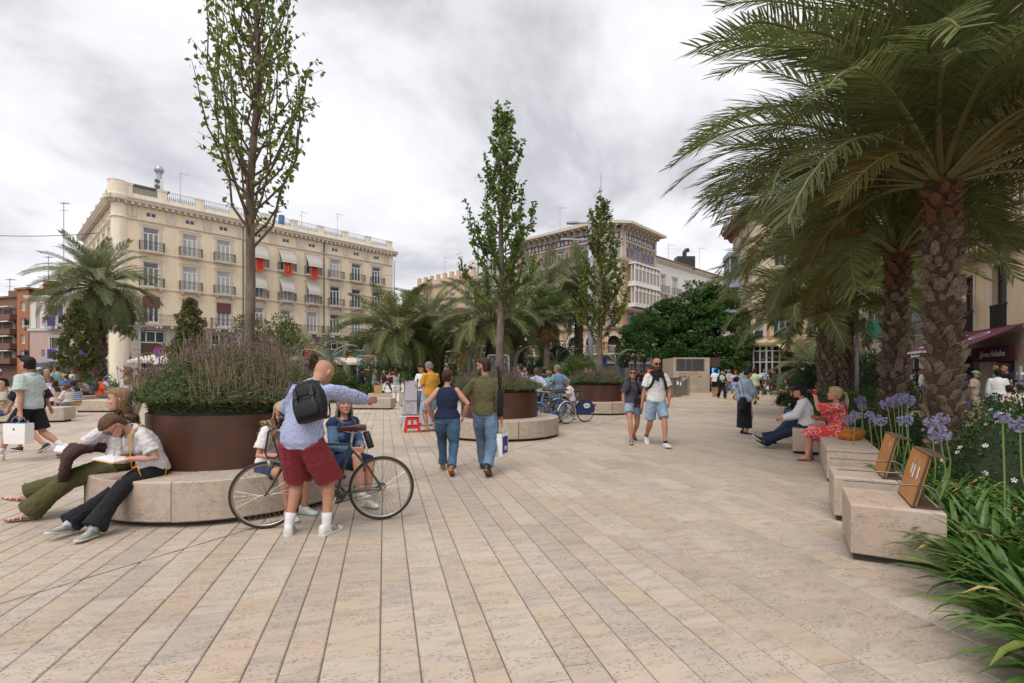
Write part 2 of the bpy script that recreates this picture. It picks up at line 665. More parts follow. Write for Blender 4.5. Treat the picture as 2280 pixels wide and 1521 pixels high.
PL2 = (-0.31,12.2)
PL3 = (3.28,19.0)
planter(0,PL1[1],'large brown steel planter ringed by stone bench where two women sit sketching',X=PL1[0],a_off=-1.46,joints=6)
planter(0,PL2[1],'brown steel planter with stone bench ring behind the walking couple',X=PL2[0],a_off=-1.25)
planter(0,PL3[1],'brown steel planter with stone bench ring behind the parked bikes',X=PL3[0],a_off=-1.4)
def block(name,poly,label,cat='bench',group=None,z1=0.45,z0=0.055,parent=None,bv=0.012):
 """stone bench: root empty with block and recessed plinth; poly in world xy,counter-clockwise"""
 cx = sum(p[0] for p in poly) / len(poly)
 cy = sum(p[1] for p in poly) / len(poly)
 ro = empty(name,(cx,cy,0))
 tag(ro,label,cat,group)
 loc = [(p[0] - cx,p[1] - cy) for p in poly]
 b = bevel(MB().prism(loc,z0,z1).build('stone_block',M_TRAV,ro),bv)
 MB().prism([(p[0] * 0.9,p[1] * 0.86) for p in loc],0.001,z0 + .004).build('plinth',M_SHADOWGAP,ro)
 return ro
def rect(a,d,L_,Wd):
 """corner a,unit direction d,length,width to the right of d"""
 n = (d[1],-d[0])
 return [(a[0],a[1]),(a[0] + n[0] * Wd,a[1] + n[1] * Wd),(a[0] + n[0] * Wd + d[0] * L_,a[1] + n[1] * Wd + d[1] * L_),(a[0] + d[0] * L_,a[1] + d[1] * L_)]
BD = Vector((0.483,0.875)).normalized()      # right-hand bench line
BN = Vector((BD.y,-BD.x))
bA = block('stone_bench',rect((2.71,4.0),BD,0.70,0.60),'nearest pale stone bench block with worn orange backrest',group='stone benches by the palm bed')
bB = block('stone_bench',rect((3.26,5.06),BD,0.70,0.62),'rust stained stone bench block with second orange backrest',group='stone benches by the palm bed')
bC = block('stone_bench',rect((4.29,6.8),BD,2.15,0.62),'long stone bench where the woman in red dress sits',group='stone benches by the palm bed')
bD = block('stone_bench',rect((5.18,9.22),BD,2.3,0.62),'stone bench under the woman in white jacket',group='stone benches by the palm bed')
bE = block('stone_bench',rect((12.05,21.6),BD,2.6,0.62),'far stone bench end where the woman in grey top sits',group='stone benches by the palm bed')
M_ORANGE = M('worn_orange_board',(0.50,0.215,0.045),0.45,var=0.2,vscale=5,col2=(0.42,0.17,0.04),bump=0.05)
def wornp(N,L,out,vec,t,mixc,noise,ramp,math_):
 f = ramp(noise(7.0,8,0.7),0.60,0.63)
 return mixc(f,out,(0.42,0.36,0.28,1))
M_WORN = M('worn_orange_panel',(0.52,0.23,0.05),0.45,var=0.15,vscale=4,col2=(0.44,0.18,0.04),pattern=wornp)
M_STEELB = M('brown_steel',(0.10,0.07,0.055),0.5,metal=0.3,var=0.2,vscale=10)
M_ROD = M('steel_rod',(0.20,0.17,0.15),0.4,metal=0.8)
M_WHITEP = M('white_paper',(0.75,0.76,0.80),0.7)
def backrest(bench,worn,stickers):
 c = bench.location
 ang = atan2(BD.y,BD.x)
 def P(a,n,z):                       # a along line,n towards the plants
  q = BD * a + BN * n
  return Vector((q.x,q.y,z))
 panel = MB()
 lo,hi,lean = 0.46,0.87,0.10
 n0 = 0.10
 th = 0.035
 hw = 0.27
 pts = []
 for (nn,z) in ((n0,lo),(n0 + lean,hi),(n0 + lean + th,hi),(n0 + th,lo)):
  pts.append((nn,z))
 panel.rings([[P(a,nn,z) for nn,z in pts] for a in (-hw,hw)])
 p = bevel(panel.build('backrest',M_WORN if worn else M_ORANGE,bench),0.012)
 fr = MB()
 for a in (-hw - 0.006,hw + 0.006):
  fr.tube([P(a,n0 + .01,lo),P(a,n0 + lean + .012,hi)],0.010,6)
 fr.rings([[P(a,nn,z) for nn,z in ((n0 + lean - .005,hi + .004),(n0 + lean + .13,hi - .02),(n0 + lean + .13,hi - .028),(n0 + lean - .005,hi - .004))] for a in (-hw - .02,hw + .02)])
 fr.rings([[P(a,nn,z) for nn,z in ((n0 + .0,lo - .006),(n0 + .17,lo - .006),(n0 + .17,lo + .002),(n0,lo + .002))] for a in (-hw,hw)])
 fr.build('back_frame',M_STEELB,bench)
 for a in (-hw * .98,hw * .98):
  rd = MB()
  rd.tube([P(a,-0.34,lo + .16),P(a,-0.20,lo + .165),P(a,0.02,lo + .165),P(a,0.20,lo + .17),P(a,0.25,lo + .14),P(a,0.27,lo + .06),P(a,0.275,lo - .01)],0.008,8)
  sharp(rd.build('armrest',M_ROD,bench),60)
 for (a,z,w,h) in stickers:
  t_ = (z - lo) / (hi - lo)
  nn = n0 + lean * t_ - 0.002
  d = lean / (hi - lo)
  s_ = MB()
  s_.quad(P(a - w,nn,z),P(a + w,nn,z),P(a + w,nn + d * h,z + h),P(a - w,nn + d * h,z + h))
  s_.build('sticker',M_WHITEP,p)
backrest(bA,True,[(-0.03,0.655,.022,.10),(0.05,0.67,.018,.085),(-0.17,0.66,.02,.10)])
backrest(bB,False,[(-0.15,0.76,.014,.05)])
# blocks across the square
blk = [
 ('stone bench block where the person in navy top and white shorts sits',[(-16.2,15.9),(-15.3,14.6),(-13.55,15.1),(-13.75,15.75),(-15.2,15.6)]),
 ('stone bench end in front of the girl with shiny gold trousers',rect((-16.55,18.9),(0,1),1.0,1.35)),
 ('pale stone bench block beneath the man in orange shirt',rect((-21.9,22.9),(.2,.98),0.8,2.6)),
 ('long stone bench across the far left edge of the square',rect((-25.5,20.3),(.15,.98),0.7,5.0)),
 ('pitted pale stone bench block nearest the group of young women',rect((-7.15,20.5),(0.1,.99),0.65,2.25)),
 ('pitted stone bench block behind the portrait easel',rect((-5.05,22.3),(0.0,1),0.65,2.0)),
 ('stone bench carrying paper bag and seated women by the lush bed',rect((-7.3,25.3),(0.0,1),0.65,3.1)),
 ('small stone bench end beside the man in black shirt',rect((-8.6,27.2),(0.0,1),0.7,1.3)),
]
for lab,poly in blk:
 block('stone_bench',poly,lab,group='stone bench blocks on the square',bv=0.02)
# ================================================================== building kit
M_GLASS = M('window_glass',(0.05,0.06,0.065),0.06,spec=0.6,rand=0.5)
def curtainp(N,L,out,vec,t,mixc,noise,ramp,math_):
 w = N.new('ShaderNodeTexWave')
 w.inputs['Scale'].default_value = 3.0
 w.inputs['Distortion'].default_value = 1.5
 L.new(t.outputs['Object'],w.inputs['Vector'])
 oi = N.new('ShaderNodeObjectInfo')
 c = mixc(w.outputs['Fac'],(0.30,0.32,0.31,1),(0.47,0.48,0.46,1))
 return mixc(ramp(oi.outputs['Random'],0.30,0.55),(0.07,0.08,0.09,1),c)
M_PANE = M('curtained_glass',(0.2,0.2,0.2),0.08,spec=0.6,pattern=curtainp)
M_WFRAME = M('white_window_paint',(0.78,0.78,0.78),0.45)
M_IRON = M('wrought_iron',(0.045,0.042,0.045),0.5,metal=0.4)
M_GREYIRON = M('grey_iron',(0.13,0.13,0.15),0.5,metal=0.3)
M_STONE = M('pale_stone',(0.50,0.43,0.36),0.8,var=0.12,vscale=2,streak=0.35,bump=0.1,bscale=30)
M_CREAM = M('cream_render',(0.82,0.695,0.51),0.85,var=0.05,vscale=0.8,col2=(0.79,0.66,0.47),streak=0.24,grime=.12,bump=0.06,bscale=40)
M_CREAMP = M('pale_cream_render',(0.81,0.725,0.585),0.85,var=0.07,vscale=1.0,streak=0.35)
M_TRIM = M('stone_trim',(0.64,0.565,0.48),0.8,var=0.08,vscale=2,streak=0.3)
M_DARKSHOP = M('shop_dark',(0.018,0.018,0.02),0.12,spec=0.5)
M_BLACK = M('black_panel',(0.02,0.02,0.022),0.4)
M_BROWNW = M('brown_wood',(0.085,0.038,0.03),0.6,var=0.2,vscale=6,stretch=(1,1,6))
M_CANVAS = M('white_canvas',(0.62,0.585,0.53),0.85,var=0.06,vscale=2,trans=0.25)
M_BLIND = M('brown_blind',(0.16,0.06,0.045),0.8,var=0.15,vscale=12,stretch=(1,1,8))
M_RED = M('red_cloth',(0.50,0.035,0.03),0.8,var=0.1)
M_GOLD = M('gold_cloth',(0.62,0.30,0.05),0.7)
M_SIGNW = M('sign_white',(0.8,0.8,0.8),0.5)
M_PURPLE = M('purple_cloth',(0.085,0.03,0.30),0.8,var=0.08)
M_SILVER = M('silver_cloth',(0.42,0.41,0.47),0.6,var=0.12)
M_TILE = M('roof_tile',(0.28,0.19,0.13),0.85,var=0.35,vscale=3,island=0.15,bump=0.5,bscale=12)
M_ZINC = M('zinc',(0.42,0.42,0.45),0.45,metal=0.6,var=0.15)
class Fac:
 """one facade plane of a building: x along it,z up,-y outwards"""
 def __init__(s,root,o,u,rootmx):
  s.root = root
  fr = Matrix(((u[0],-u[1],0,o[0]),(u[1],u[0],0,o[1]),(0,0,1,0),(0,0,0,1)))
  s.L = rootmx.inverted() @ fr
  s.fr = fr
 def obj(s,name,mb,mat_=None,parent=None,smooth=False):
  if parent is not None and parent is not s.root:
   return mb.build(name,mat_,parent,smooth,mx=parent.matrix_basis.inverted() @ s.L)
  return mb.build(name,mat_,s.root,smooth,mx=s.L)
 def put(s,name,mesh,x,z,y=0.0,parent=None,sx=1.0,sz=1.0):
  mx = s.L @ Matrix.Translation((x,y,z)) @ Matrix.Diagonal((sx,1,sz,1))
  if parent is not None and parent is not s.root:
   mx = parent.matrix_basis.inverted() @ mx
  return inst(name,mesh,parent or s.root,mx=mx)
 def wall(s,w,z0,z1,holes,mat_,depth=0.32,name='wall',reveal=None):
  xs = sorted({0.0,w} | {round(v,4) for h in holes for v in h[:2]})
  zs = sorted({z0,z1} | {round(v,4) for h in holes for v in h[2:4]})
  mb = MB().mat(mat_)
  for i in range(len(xs) - 1):
   for j in range(len(zs) - 1):
    cx,cz = (xs[i] + xs[i + 1]) / 2,(zs[j] + zs[j + 1]) / 2
    if any(h[0] < cx < h[1] and h[2] < cz < h[3] for h in holes):
     continue
    mb.quad((xs[i],0,zs[j]),(xs[i + 1],0,zs[j]),(xs[i + 1],0,zs[j + 1]),(xs[i],0,zs[j + 1]))
  mb.mat(reveal or mat_)
  for h in holes:
   a,b,c,d = h[:4]
   mb.quad((a,0,c),(a,depth,c),(b,depth,c),(b,0,c))
   mb.quad((a,0,d),(b,0,d),(b,depth,d),(a,depth,d))
   mb.quad((a,0,c),(a,0,d),(a,depth,d),(a,depth,c))
   mb.quad((b,0,c),(b,depth,c),(b,depth,d),(b,0,d))
   if len(h) > 4:                                    # arched head: fill the two spandrels
    r = (b - a) / 2
    cx,cz = (a + b) / 2,d - r
    n = 8
    arc = [(cx - r * cos(pi * k / n),cz + r * sin(pi * k / n)) for k in range(n + 1)]
    mb.mat(mat_)
    for k in range(n):
     p,q = arc[k],arc[k + 1]
     cor = (a,d) if k < n / 2 else (b,d)
     mb.tri((p[0],0.0,p[1]),(q[0],0.0,q[1]),(cor[0],0.0,cor[1]))
     mb.quad((p[0],0,p[1]),(p[0],depth,p[1]),(q[0],depth,q[1]),(q[0],0,q[1]))
    mb.mat(reveal or mat_)
  return s.obj(name,mb)
 def band(s,x0,x1,prof,mat_,name='string_course',ends=True):
  """moulding: profile of (out,z) swept along the facade"""
  mb = MB()
  mb.rings([[(x,-o_,z) for o_,z in prof] for x in (x0,x1)],cap=ends)
  return s.obj(name,mb,mat_)
def frame_mesh(w,h,cols=3,transom=0.76,t=0.075,d=0.07,sill=0.0,key=[]):
 """window frame,origin bottom centre"""
 mb = MB()
 mb.bx(-w / 2,-w / 2 + t,0,d,0,h)
 mb.bx(w / 2 - t,w / 2,0,d,0,h)
 mb.bx(-w / 2 + t,w / 2 - t,0,d,h - t,h)
 mb.bx(-w / 2 + t,w / 2 - t,0,d,0,t * (1.6 if sill == 0 else sill))
 if transom:
  mb.bx(-w / 2 + t,w / 2 - t,0.004,d - .004,h * transom - t * .5,h * transom + t * .5)
 top = h * transom if transom else h - t
 for i in range(1,cols):
  x = -w / 2 + w * i / cols
  mb.bx(x - t * .62,x + t * .62,0.008,d - .01,t,top)
 return mb.mesh('window',M_WFRAME)
def pane_mesh(w,h,mat_=None):
 mb = MB()
 mb.quad((-w / 2 + .03,.05,0.03),(w / 2 - .03,.05,0.03),(w / 2 - .03,.05,h - .03),(-w / 2 + .03,.05,h - .03))
 return mb.mesh('pane',mat_ or M_PANE)
def surround_mesh(w,h,t=0.26,d=0.06,mat_=None,ears=0.10):
 mb = MB()
 a = w / 2
 mb.bx(-a - t,-a,-d,0.001,0,h)
 mb.bx(a,a + t,-d,0.001,0,h)
 mb.bx(-a - t - ears,a + t + ears,-d - .02,0.001,h,h + t)
 mb.bx(-a - t - ears - .04,a + t + ears + .04,-d - .07,0.001,h + t,h + t + .07)
 return mb.mesh('window_surround',mat_ or M_TRIM)
def balcony_meshes(w,d=0.65,h=1.05,corbels=True,scallop=False,iron=None,step=0.13,slabm=None):
 sl = MB()
 sl.bx(-w / 2,w / 2,-d,0.002,-0.13,0.0)
 sl.bx(-w / 2 + .06,w / 2 - .06,-d + .06,0.003,-0.24,-0.13)
 if corbels:
  for x in (-w * .36,w * .36):
   for k,(dd,hh) in enumerate(((0.9,.12),(0.62,.14),(0.36,.14))):
    sl.bx(x - .11,x + .11,-d * dd,0.004,-0.24 - .13 * (k + 1),-0.24 - .13 * k)
 if scallop:
  for x in np.arange(-w / 2 + .5,w / 2 - .3,1.45):
   for q in (0,.36):
    sl.rings([[(x + q + cos(a) * .15,y,-0.26 + sin(a) * .30) for a in [pi + pi * k / 6 for k in range(7)]] for y in (-d + .05,-0.02)])
 me1 = sl.mesh('balcony',slabm or M_TRIM)
 rl = MB()
 y0 = -d + .05
 rl.bx(-w / 2 + .03,w / 2 - .03,y0 - .02,y0 + .02,h - .04,h)
 rl.bx(-w / 2 + .03,w / 2 - .03,y0 - .012,y0 + .012,0.06,0.085)
 rl.bx(-w / 2 + .03,w / 2 - .03,y0 - .010,y0 + .010,h * .80,h * .80 + .02)
 for x in (-w / 2 + .04,w / 2 - .04):
  rl.bx(x - .02,x + .02,y0,0,h - .04,h - .001)
  rl.bx(x - .012,x + .012,y0,0,.06,.085)
  rl.bx(x - .025,x + .025,y0 - .025,y0 + .025,0,h + .03)
  for y in np.arange(y0 + .13,-.03,.13):
   rl.bx(x - .009,x + .009,y - .009,y + .009,.08,h - .03)
 n = max(2,int((w - .1) / step))
 for i in range(1,n):
  x = -w / 2 + .05 + (w - .1) * i / n
  rl.bx(x - .010,x + .010,y0 - .010,y0 + .010,.08,h * .80)
  xm = x + (w - .1) / n / 2                     # scrolls under the handrail
  rl.bx(xm - .028,xm + .028,y0 - .008,y0 + .008,h * .84,h * .92)
  rl.bx(x - .022,x + .022,y0 - .009,y0 + .009,h * .36,h * .48)
 me2 = rl.mesh('railing',iron or M_IRON)
 return me1,me2
def root_at(name,o,u,label,cat='building'):
 ro = empty(name,(o[0],o[1],0),atan2(u[1],u[0]))
 tag(ro,label,cat)
 rmx = Matrix.Translation((o[0],o[1],0)) @ Matrix.Rotation(atan2(u[1],u[0]),4,'Z')
 return ro,rmx
def core(ro,pts,z0,z1,mat_,rmx,name='inner_wall'):
 """solid mass behind the facades so that no light leaks; pts world xy counter-clockwise"""
 inv = rmx.inverted()
 loc = [inv @ Vector((x,y,0)) for x,y in pts]
 return MB().prism([(p.x,p.y) for p in loc],z0,z1).build(name,mat_,ro)
M_INNER = M('dark_interior',(0.03,0.03,0.032),0.9)
UA = Vector((0.6855,0.7281))
UB = Vector((0.7281,-0.6855))
# ------------------------------------------------------------------ A: cream corner block on the left
OA = Vector((-43.0,54.0))
WA,DA = 35.1,24.0
ro,rmx = root_at('apartment_building',OA,UA,'cream apartment block with white awnings and red banners on its balconies')
A1 = Fac(ro,OA,UA,rmx)
OA2 = OA - UB * DA
A2 = Fac(ro,OA2,UB,rmx)
BAYS = [3.3,7.1,10.7,14.7,18.3,21.9,25.3,28.7,32.1]
BAY2 = [2.5,6.2,9.9,13.6,17.3,20.9]
FL = [(7.15,9.95),(11.2,14.0),(15.2,17.85)]
wf = frame_mesh(1.5,2.8,t=.105)
wp = pane_mesh(1.5,2.8)
ws = surround_mesh(1.5,2.8)
at_f = frame_mesh(0.95,0.55,2,None,0.06)
at_p = pane_mesh(0.95,0.55,M_GLASS)
bal,rail = balcony_meshes(2.35)
bal4,rail4 = balcony_meshes(2.35,corbels=False)
for fac,bays,wid in ((A1,BAYS,WA),(A2,BAY2,DA)):
 holes = []
 for bx_ in bays:
  for a,b in FL:
   holes.append((bx_ - .75,bx_ + .75,a,b))
  holes.append((bx_ - .47,bx_ + .47,19.0,19.55))
  holes.append((bx_ - 1.35,bx_ + 1.35,0.0,6.3))
 up = fac.wall(wid,6.95,20.1,[h for h in holes if h[2] > 6],M_CREAM)
 gr = fac.wall(wid,0.0,6.95,[h for h in holes if h[2] < 6],M_STONE,0.4,'ground_floor_wall')
 for i,bx_ in enumerate(bays):
  for k,(a,b) in enumerate(FL):
   w_ = fac.put('window',wf,bx_,a,0.16,sz=(b - a) / 2.8)
   fac.put('pane',wp,bx_,a,0.16,w_,sz=(b - a) / 2.8)
   fac.put('window_surround',ws,bx_,a,0,sz=(b - a) / 2.8)
   if k > 0:
    bb = fac.put('balcony',bal if k == 1 else bal4,bx_,a - .06)
    fac.put('railing',rail if k == 1 else rail4,bx_,a - .06,0,bb)
  w_ = fac.put('window',at_f,bx_,19.0,0.1)
  fac.put('pane',at_p,bx_,19.0,0.1,w_)
 # long first-floor balconies
 runs = ((1.75,8.6),(9.2,12.4),(13.2,23.3),(23.9,33.8)) if fac is A1 else ((1.2,22.4),)
 for x0,x1 in runs:
  m1,m2 = balcony_meshes(x1 - x0,0.8,1.05,False,True)
  bb = fac.put('balcony',m1,(x0 + x1) / 2,7.05)
  fac.put('railing',m2,(x0 + x1) / 2,7.05,0,bb)
 for z in (11.02,15.02):
  fac.band(0.6,wid - .1,[(0,z - .14),(.05,z - .14),(.09,z),(.05,z + .10),(0,z + .10)],M_TRIM)
 fac.band(0.6,wid,[(0,18.35),(.06,18.35),(.16,18.5),(.16,18.58),(0,18.62)],M_TRIM)
 fac.band(0.6,wid,[(0,6.7),(.08,6.7),(.18,6.86),(.18,6.96),(0,7.0)],M_TRIM)
 fac.band(-.5,wid + .5,[(0,20.0),(.12,20.0),(.2,20.18),(.62,20.3),(.62,20.42),(.75,20.62),(.75,20.72),(0,20.78)],M_TRIM,'cornice')
 mb = MB()
 for x in np.arange(0.3,wid - .1,0.62):
  mb.bx(x - .12,x + .12,-.56,0.002,20.0,20.27)
 fac.obj('modillion_row',mb,M_TRIM)
 mb = MB()
 xs = [0.9,1.35,1.8] + [(bays[i] + bays[i + 1]) / 2 + q for i in range(len(bays) - 1) for q in (-.28,.28)] + [wid - 1.4,wid - .9]
 for x in xs:
  mb.bx(x - .15,x + .15,-.10,0.002,18.75,19.98)
 fac.obj('pilaster_strip',mb,M_TRIM)
 # parapet with posts and iron fence
 mb = MB()
 mb.bx(-.2,wid + .1,-.02,.3,20.78,21.35)
 fac.obj('parapet',mb,M_CREAMP)
 ps = [0.6 + i * (wid - 1.2) / (len(bays)) for i in range(len(bays) + 1)]
 for i,x in enumerate(ps):
  mb = MB()
  wdt = 1.0 if i == 0 and fac is A1 else .42
  mb.bx(x - wdt,x + wdt,-.08,.42,20.80,22.2)
  mb.bx(x - wdt - .06,x + wdt + .06,-.14,.48,22.2,22.36)
  fac.obj('parapet_post',mb,M_CREAMP)
  if i < len(ps) - 1:
   mb = MB()
   x0,x1 = x + wdt,ps[i + 1] - .42
   for z in (21.4,21.75,22.3):
    mb.bx(x0,x1,.1,.13,z,z + .035)
   for q in np.arange(x0 + .1,x1,.19):
    mb.bx(q - .014,q + .014,.10,.13,21.4,22.3)
    mb.bx(q - .055,q + .055,.105,.125,21.5,21.66)
   fac.obj('roof_railing',mb,M_GREYIRON)
 # shop fronts in the ground-floor openings
 mezz = frame_mesh(2.6,1.35,3,None,0.08)
 mezzp = pane_mesh(2.6,1.35,M_GLASS)
 for i,bx_ in enumerate(bays):
  w_ = fac.put('mezzanine_window',mezz,bx_,4.85,0.2)
  fac.put('pane',mezzp,bx_,4.85,0.2,w_)
  mb = MB()
  col = M_BROWNW if i < 3 or fac is A2 else (M('green_panel',(0.10,0.19,0.11),0.6) if i > 5 else M_BROWNW)
  mb.mat(col).bx(bx_ - 1.34,bx_ + 1.34,.10,.2,3.75,4.86)
  mb.mat(M_BLACK if i < 4 else M_SIGNW).bx(bx_ - 1.34,bx_ + 1.34,.08,.22,2.9,3.75)
  fac.obj('shop_sign_board',mb)
  mb = MB()
  mb.quad((bx_ - 1.34,.3,0.02),(bx_ + 1.34,.3,0.02),(bx_ + 1.34,.3,2.9),(bx_ - 1.34,.3,2.9))
  sw = fac.obj('shop_window',mb,M_DARKSHOP)
  mb = MB()
  for x in (-1.3,-.45,.45,1.3):
   mb.bx(bx_ + x - .04,bx_ + x + .04,.24,.31,0.02,2.9)
  fac.obj('mullion',mb,M_BLACK,sw)
core(ro,[OA + UA * .45 + Vector((-.2,.45)),OA + UA * (WA - .3) - UB * .45,OA + UA * (WA - .3) - UB * (DA - 1),OA - UB * (DA - .5) + UA * .45],0.0,20.6,M_INNER,rmx)
# end wall towards the right
EA = Fac(ro,OA + UA * WA,-UB,rmx)
EA.wall(DA,0,20.9,[],M_CREAMP)
# flat roof and round corner shaft
mb = MB()
mb.prism([(0,0.1),(WA,0.1),(WA,DA),(0,DA)],20.66,20.76)
mb.build('roof',M_ZINC,ro)
mb = MB()
mb.lathe([(.95,0),(.95,6.7),(1.02,6.75),(1.02,6.95),(.8,7.0),(.8,10.9),(.9,10.95),(.9,11.1),(.8,11.15),(.8,18.4),(.95,18.5),(.95,18.62),(.8,18.7),(.8,20.0)],(0.55,0.55,0),24)
sharp(mb.build('corner_shaft',M_CREAMP,ro),30)
mb = MB()
mb.lathe([(1.2,20.3),(1.3,20.62),(1.3,20.74),(.9,20.8),(.9,22.3),(.95,22.36),(.0,22.4)],(0.35,0.35,0),24)
sharp(mb.build('corner_cornice',M_CREAMP,ro),30)
mb = MB()
for k in range(5):
 mb.bx(1.55,1.75 + .6,-.05 - .004 * (k % 2),.02,.8 + k * 1.1,1.8 + k * 1.1)
A1.obj('rustication',mb,M_STONE)
mb = MB()
mb.bx(.95,1.5,-.03,.01,3.0,3.3)
A1.obj('street_name_plate',mb,M('blue_plate',(0.05,0.09,0.22),0.4))
for x in (12.9,23.6):
 mb = MB()
 mb.tube([(x,-.09,0.1),(x,-.09,20.2)],0.07,8)
 A1.obj('downpipe',mb,M_GREYIRON)
# awnings,blinds and banners
def awning(fac,x,ztop,drop,out,w=1.75,mat_=M_CANVAS,name='awning'):
 mb = MB()
 n = 5
 prof = [(-.06 - out * sin(k / n * pi / 2) ** 1.2,ztop - drop * (k / n)) for k in range(n + 1)]
 pr = prof + [(y + .02,z - .02) for y,z in prof[::-1]]
 mb.rings([[(q,y,z) for y,z in pr] for q in (x - w / 2,x + w / 2)])
 a = fac.obj(name,mb,mat_)
 mb = MB()
 yb,zb = prof[-1]
 mb.tube([(x - w / 2,yb,zb),(x + w / 2,yb,zb)],.035,6)
 for q in (-w / 2 + .05,w / 2 - .05):
  mb.tube([(x + q,-.03,zb - .15),(x + q,yb,zb)],.018,5)
 fac.obj('awning_bar',mb,M_WFRAME,a)
for i,x in enumerate(BAYS[3:6]):
 awning(A1,x,17.95,1.75,1.05,2.0)
 awning(A1,x,14.05,1.65,0.85,1.75)
 mb = MB()
 mb.mat(M_RED).bx(x - .52,x + .52,-.70,-.67,14.55,16.25)
 mb.mat(M_GOLD)
 for q in (-.44,.40):
  mb.bx(x + q,x + q + .05,-.712,-.69,14.62,16.24)
 mb.bx(x - .44,x + .45,-.711,-.691,14.66,14.72)
 if i == 1:
  mb.lathe([(.02,0),(.16,.02),(.05,.1),(.05,.4),(.17,.62),(.05,.66)],(x,-.70,15.1),10)
 A1.obj('balcony_banner',mb)
for x in BAYS[:3]:
 mb = MB()
 mb.bx(x - .80,x + .80,-.10,-.07,8.9,10.1)
 A1.obj('roller_blind',mb,M_BLIND)
mb = MB().mat(M_RED)
mb.bx(20.7,22.7,-.30,-.26,3.7,5.5)
mb.mat(M_GOLD).bx(21.1,22.4,-.32,-.25,4.6,5.3)
A1.obj('balcony_banner',mb)
def sgn(fac,s,x,z,size,mat_,y=-.03,shear=0.0):
 mx = fac.L @ Matrix.Translation((x,y,z)) @ Matrix.Rotation(pi / 2,4,'X')
 return text(s,size,mat_,fac.root,mx,'lettering',shear,0.01)
sgn(A1,'PASQUAL • SHELL',3.3,3.2,.32,M_SIGNW,.06)
sgn(A1,'RESTAURANT',7.1,3.2,.32,M_SIGNW,.06)
sgn(A1,'YOUR SUMMER',3.3,1.85,.36,M_SIGNW,.22)
sgn(A1,'SPOT',3.3,1.45,.36,M_SIGNW,.22)
mb = MB()
mb.box((3.0,5.5,21.9),(4.6,5.0,2.2))
pent = mb.build('penthouse',M_CREAMP,ro)
mb = MB()
mb.box((3.0,5.3,23.08),(5.2,5.8,.16))
mb.build('penthouse_roof',M_GREYIRON,pent)
def roof_thing(fac,name,label,cat,x,y,z,builder,mats,group=None):
 p = fac.fr @ Vector((x,y,z))
 e_ = empty(name,p,atan2(fac.fr[1][0],fac.fr[0][0]))
 tag(e_,label,cat,group)
 for nm,mb_,mt in builder():
  mb_.build(nm,mt,e_)
 return e_
def duct():
 a = MB().lathe([(.28,0),(.28,2.3),(.31,2.32),(.31,2.4)],n=16)
 b = MB().lathe([(.31,2.4),(.52,2.75),(.52,2.95),(.3,3.3),(.02,3.32)],n=16)
 return [('pipe',a,M_ZINC),('cowl',b,M_ZINC)]
def acunit():
 a = MB().bx(-.5,.5,-.2,.2,0.1,1.45)
 b = MB()
 for z in (.45,1.1):
  b.rings([[(-.12 + cos(2 * pi * k / 16) * r,y,z + sin(2 * pi * k / 16) * r) for k in range(16)] for r,y in ((.27,-.205),(.27,-.225),(.1,-.23))])
 c = MB().bx(-.55,-.45,-.2,.2,0,.1).bx(.45,.55,-.2,.2,0,.1)
 return [('casing',a,M_WFRAME),('fan_grille',b,M_GREYIRON),('foot',c,M_GREYIRON)]
def antenna(h=3.5,arms=5):
 def f():
  a = MB().tube([(0,0,0),(0,0,h)],.03,6)
  b = MB().tube([(-.1,0,h - .2),(1.0,0,h - .2)],.018,5)
  for k in range(arms):
   b.tube([(.1 + k * .2,-.32 + .03 * k,h - .2),(.1 + k * .2,.32 - .03 * k,h - .2)],.012,4)
  b.tube([(-.45,0,h - .75),(.45,0,h - .75)],.012,4)
  return [('mast',a,M_ZINC),('aerial',b,M_ZINC)]
 return f
roof_thing(A1,'vent_duct','tall galvanised vent duct on the cream block roof','duct',4.9,4.2,23.15,duct,None)
roof_thing(A1,'air_conditioner','double fan air conditioner on penthouse roof below the vent duct','air conditioner',4.6,3.2,23.16,acunit,None)
for k,(x,h,lab) in enumerate(((6.8,4.3,'tall antenna beside the vent duct on the cream block'),(21.4,2.6,'antenna above the middle awnings of the cream block'),
        (26.8,3.6,'rightmost thin antenna on the cream block roof'))):
 roof_thing(A1,'tv_antenna',lab,'antenna',x,2.2 if k else 3.0,20.76,antenna(h + (1.0 if k == 0 else 1.2)),None,'roof antennas')
roof_thing(A1,'water_tank','small blue tank above the cream block parapet','tank',18.2,1.2,20.76,lambda: [('drum',MB().cyl((0,0,0),.38,2.1,16),M('blue_plastic',(0.05,0.22,0.42),0.4)),('lid',MB().cyl((0,0,2.1),.40,.05,16),M('blue_plastic'))],None)
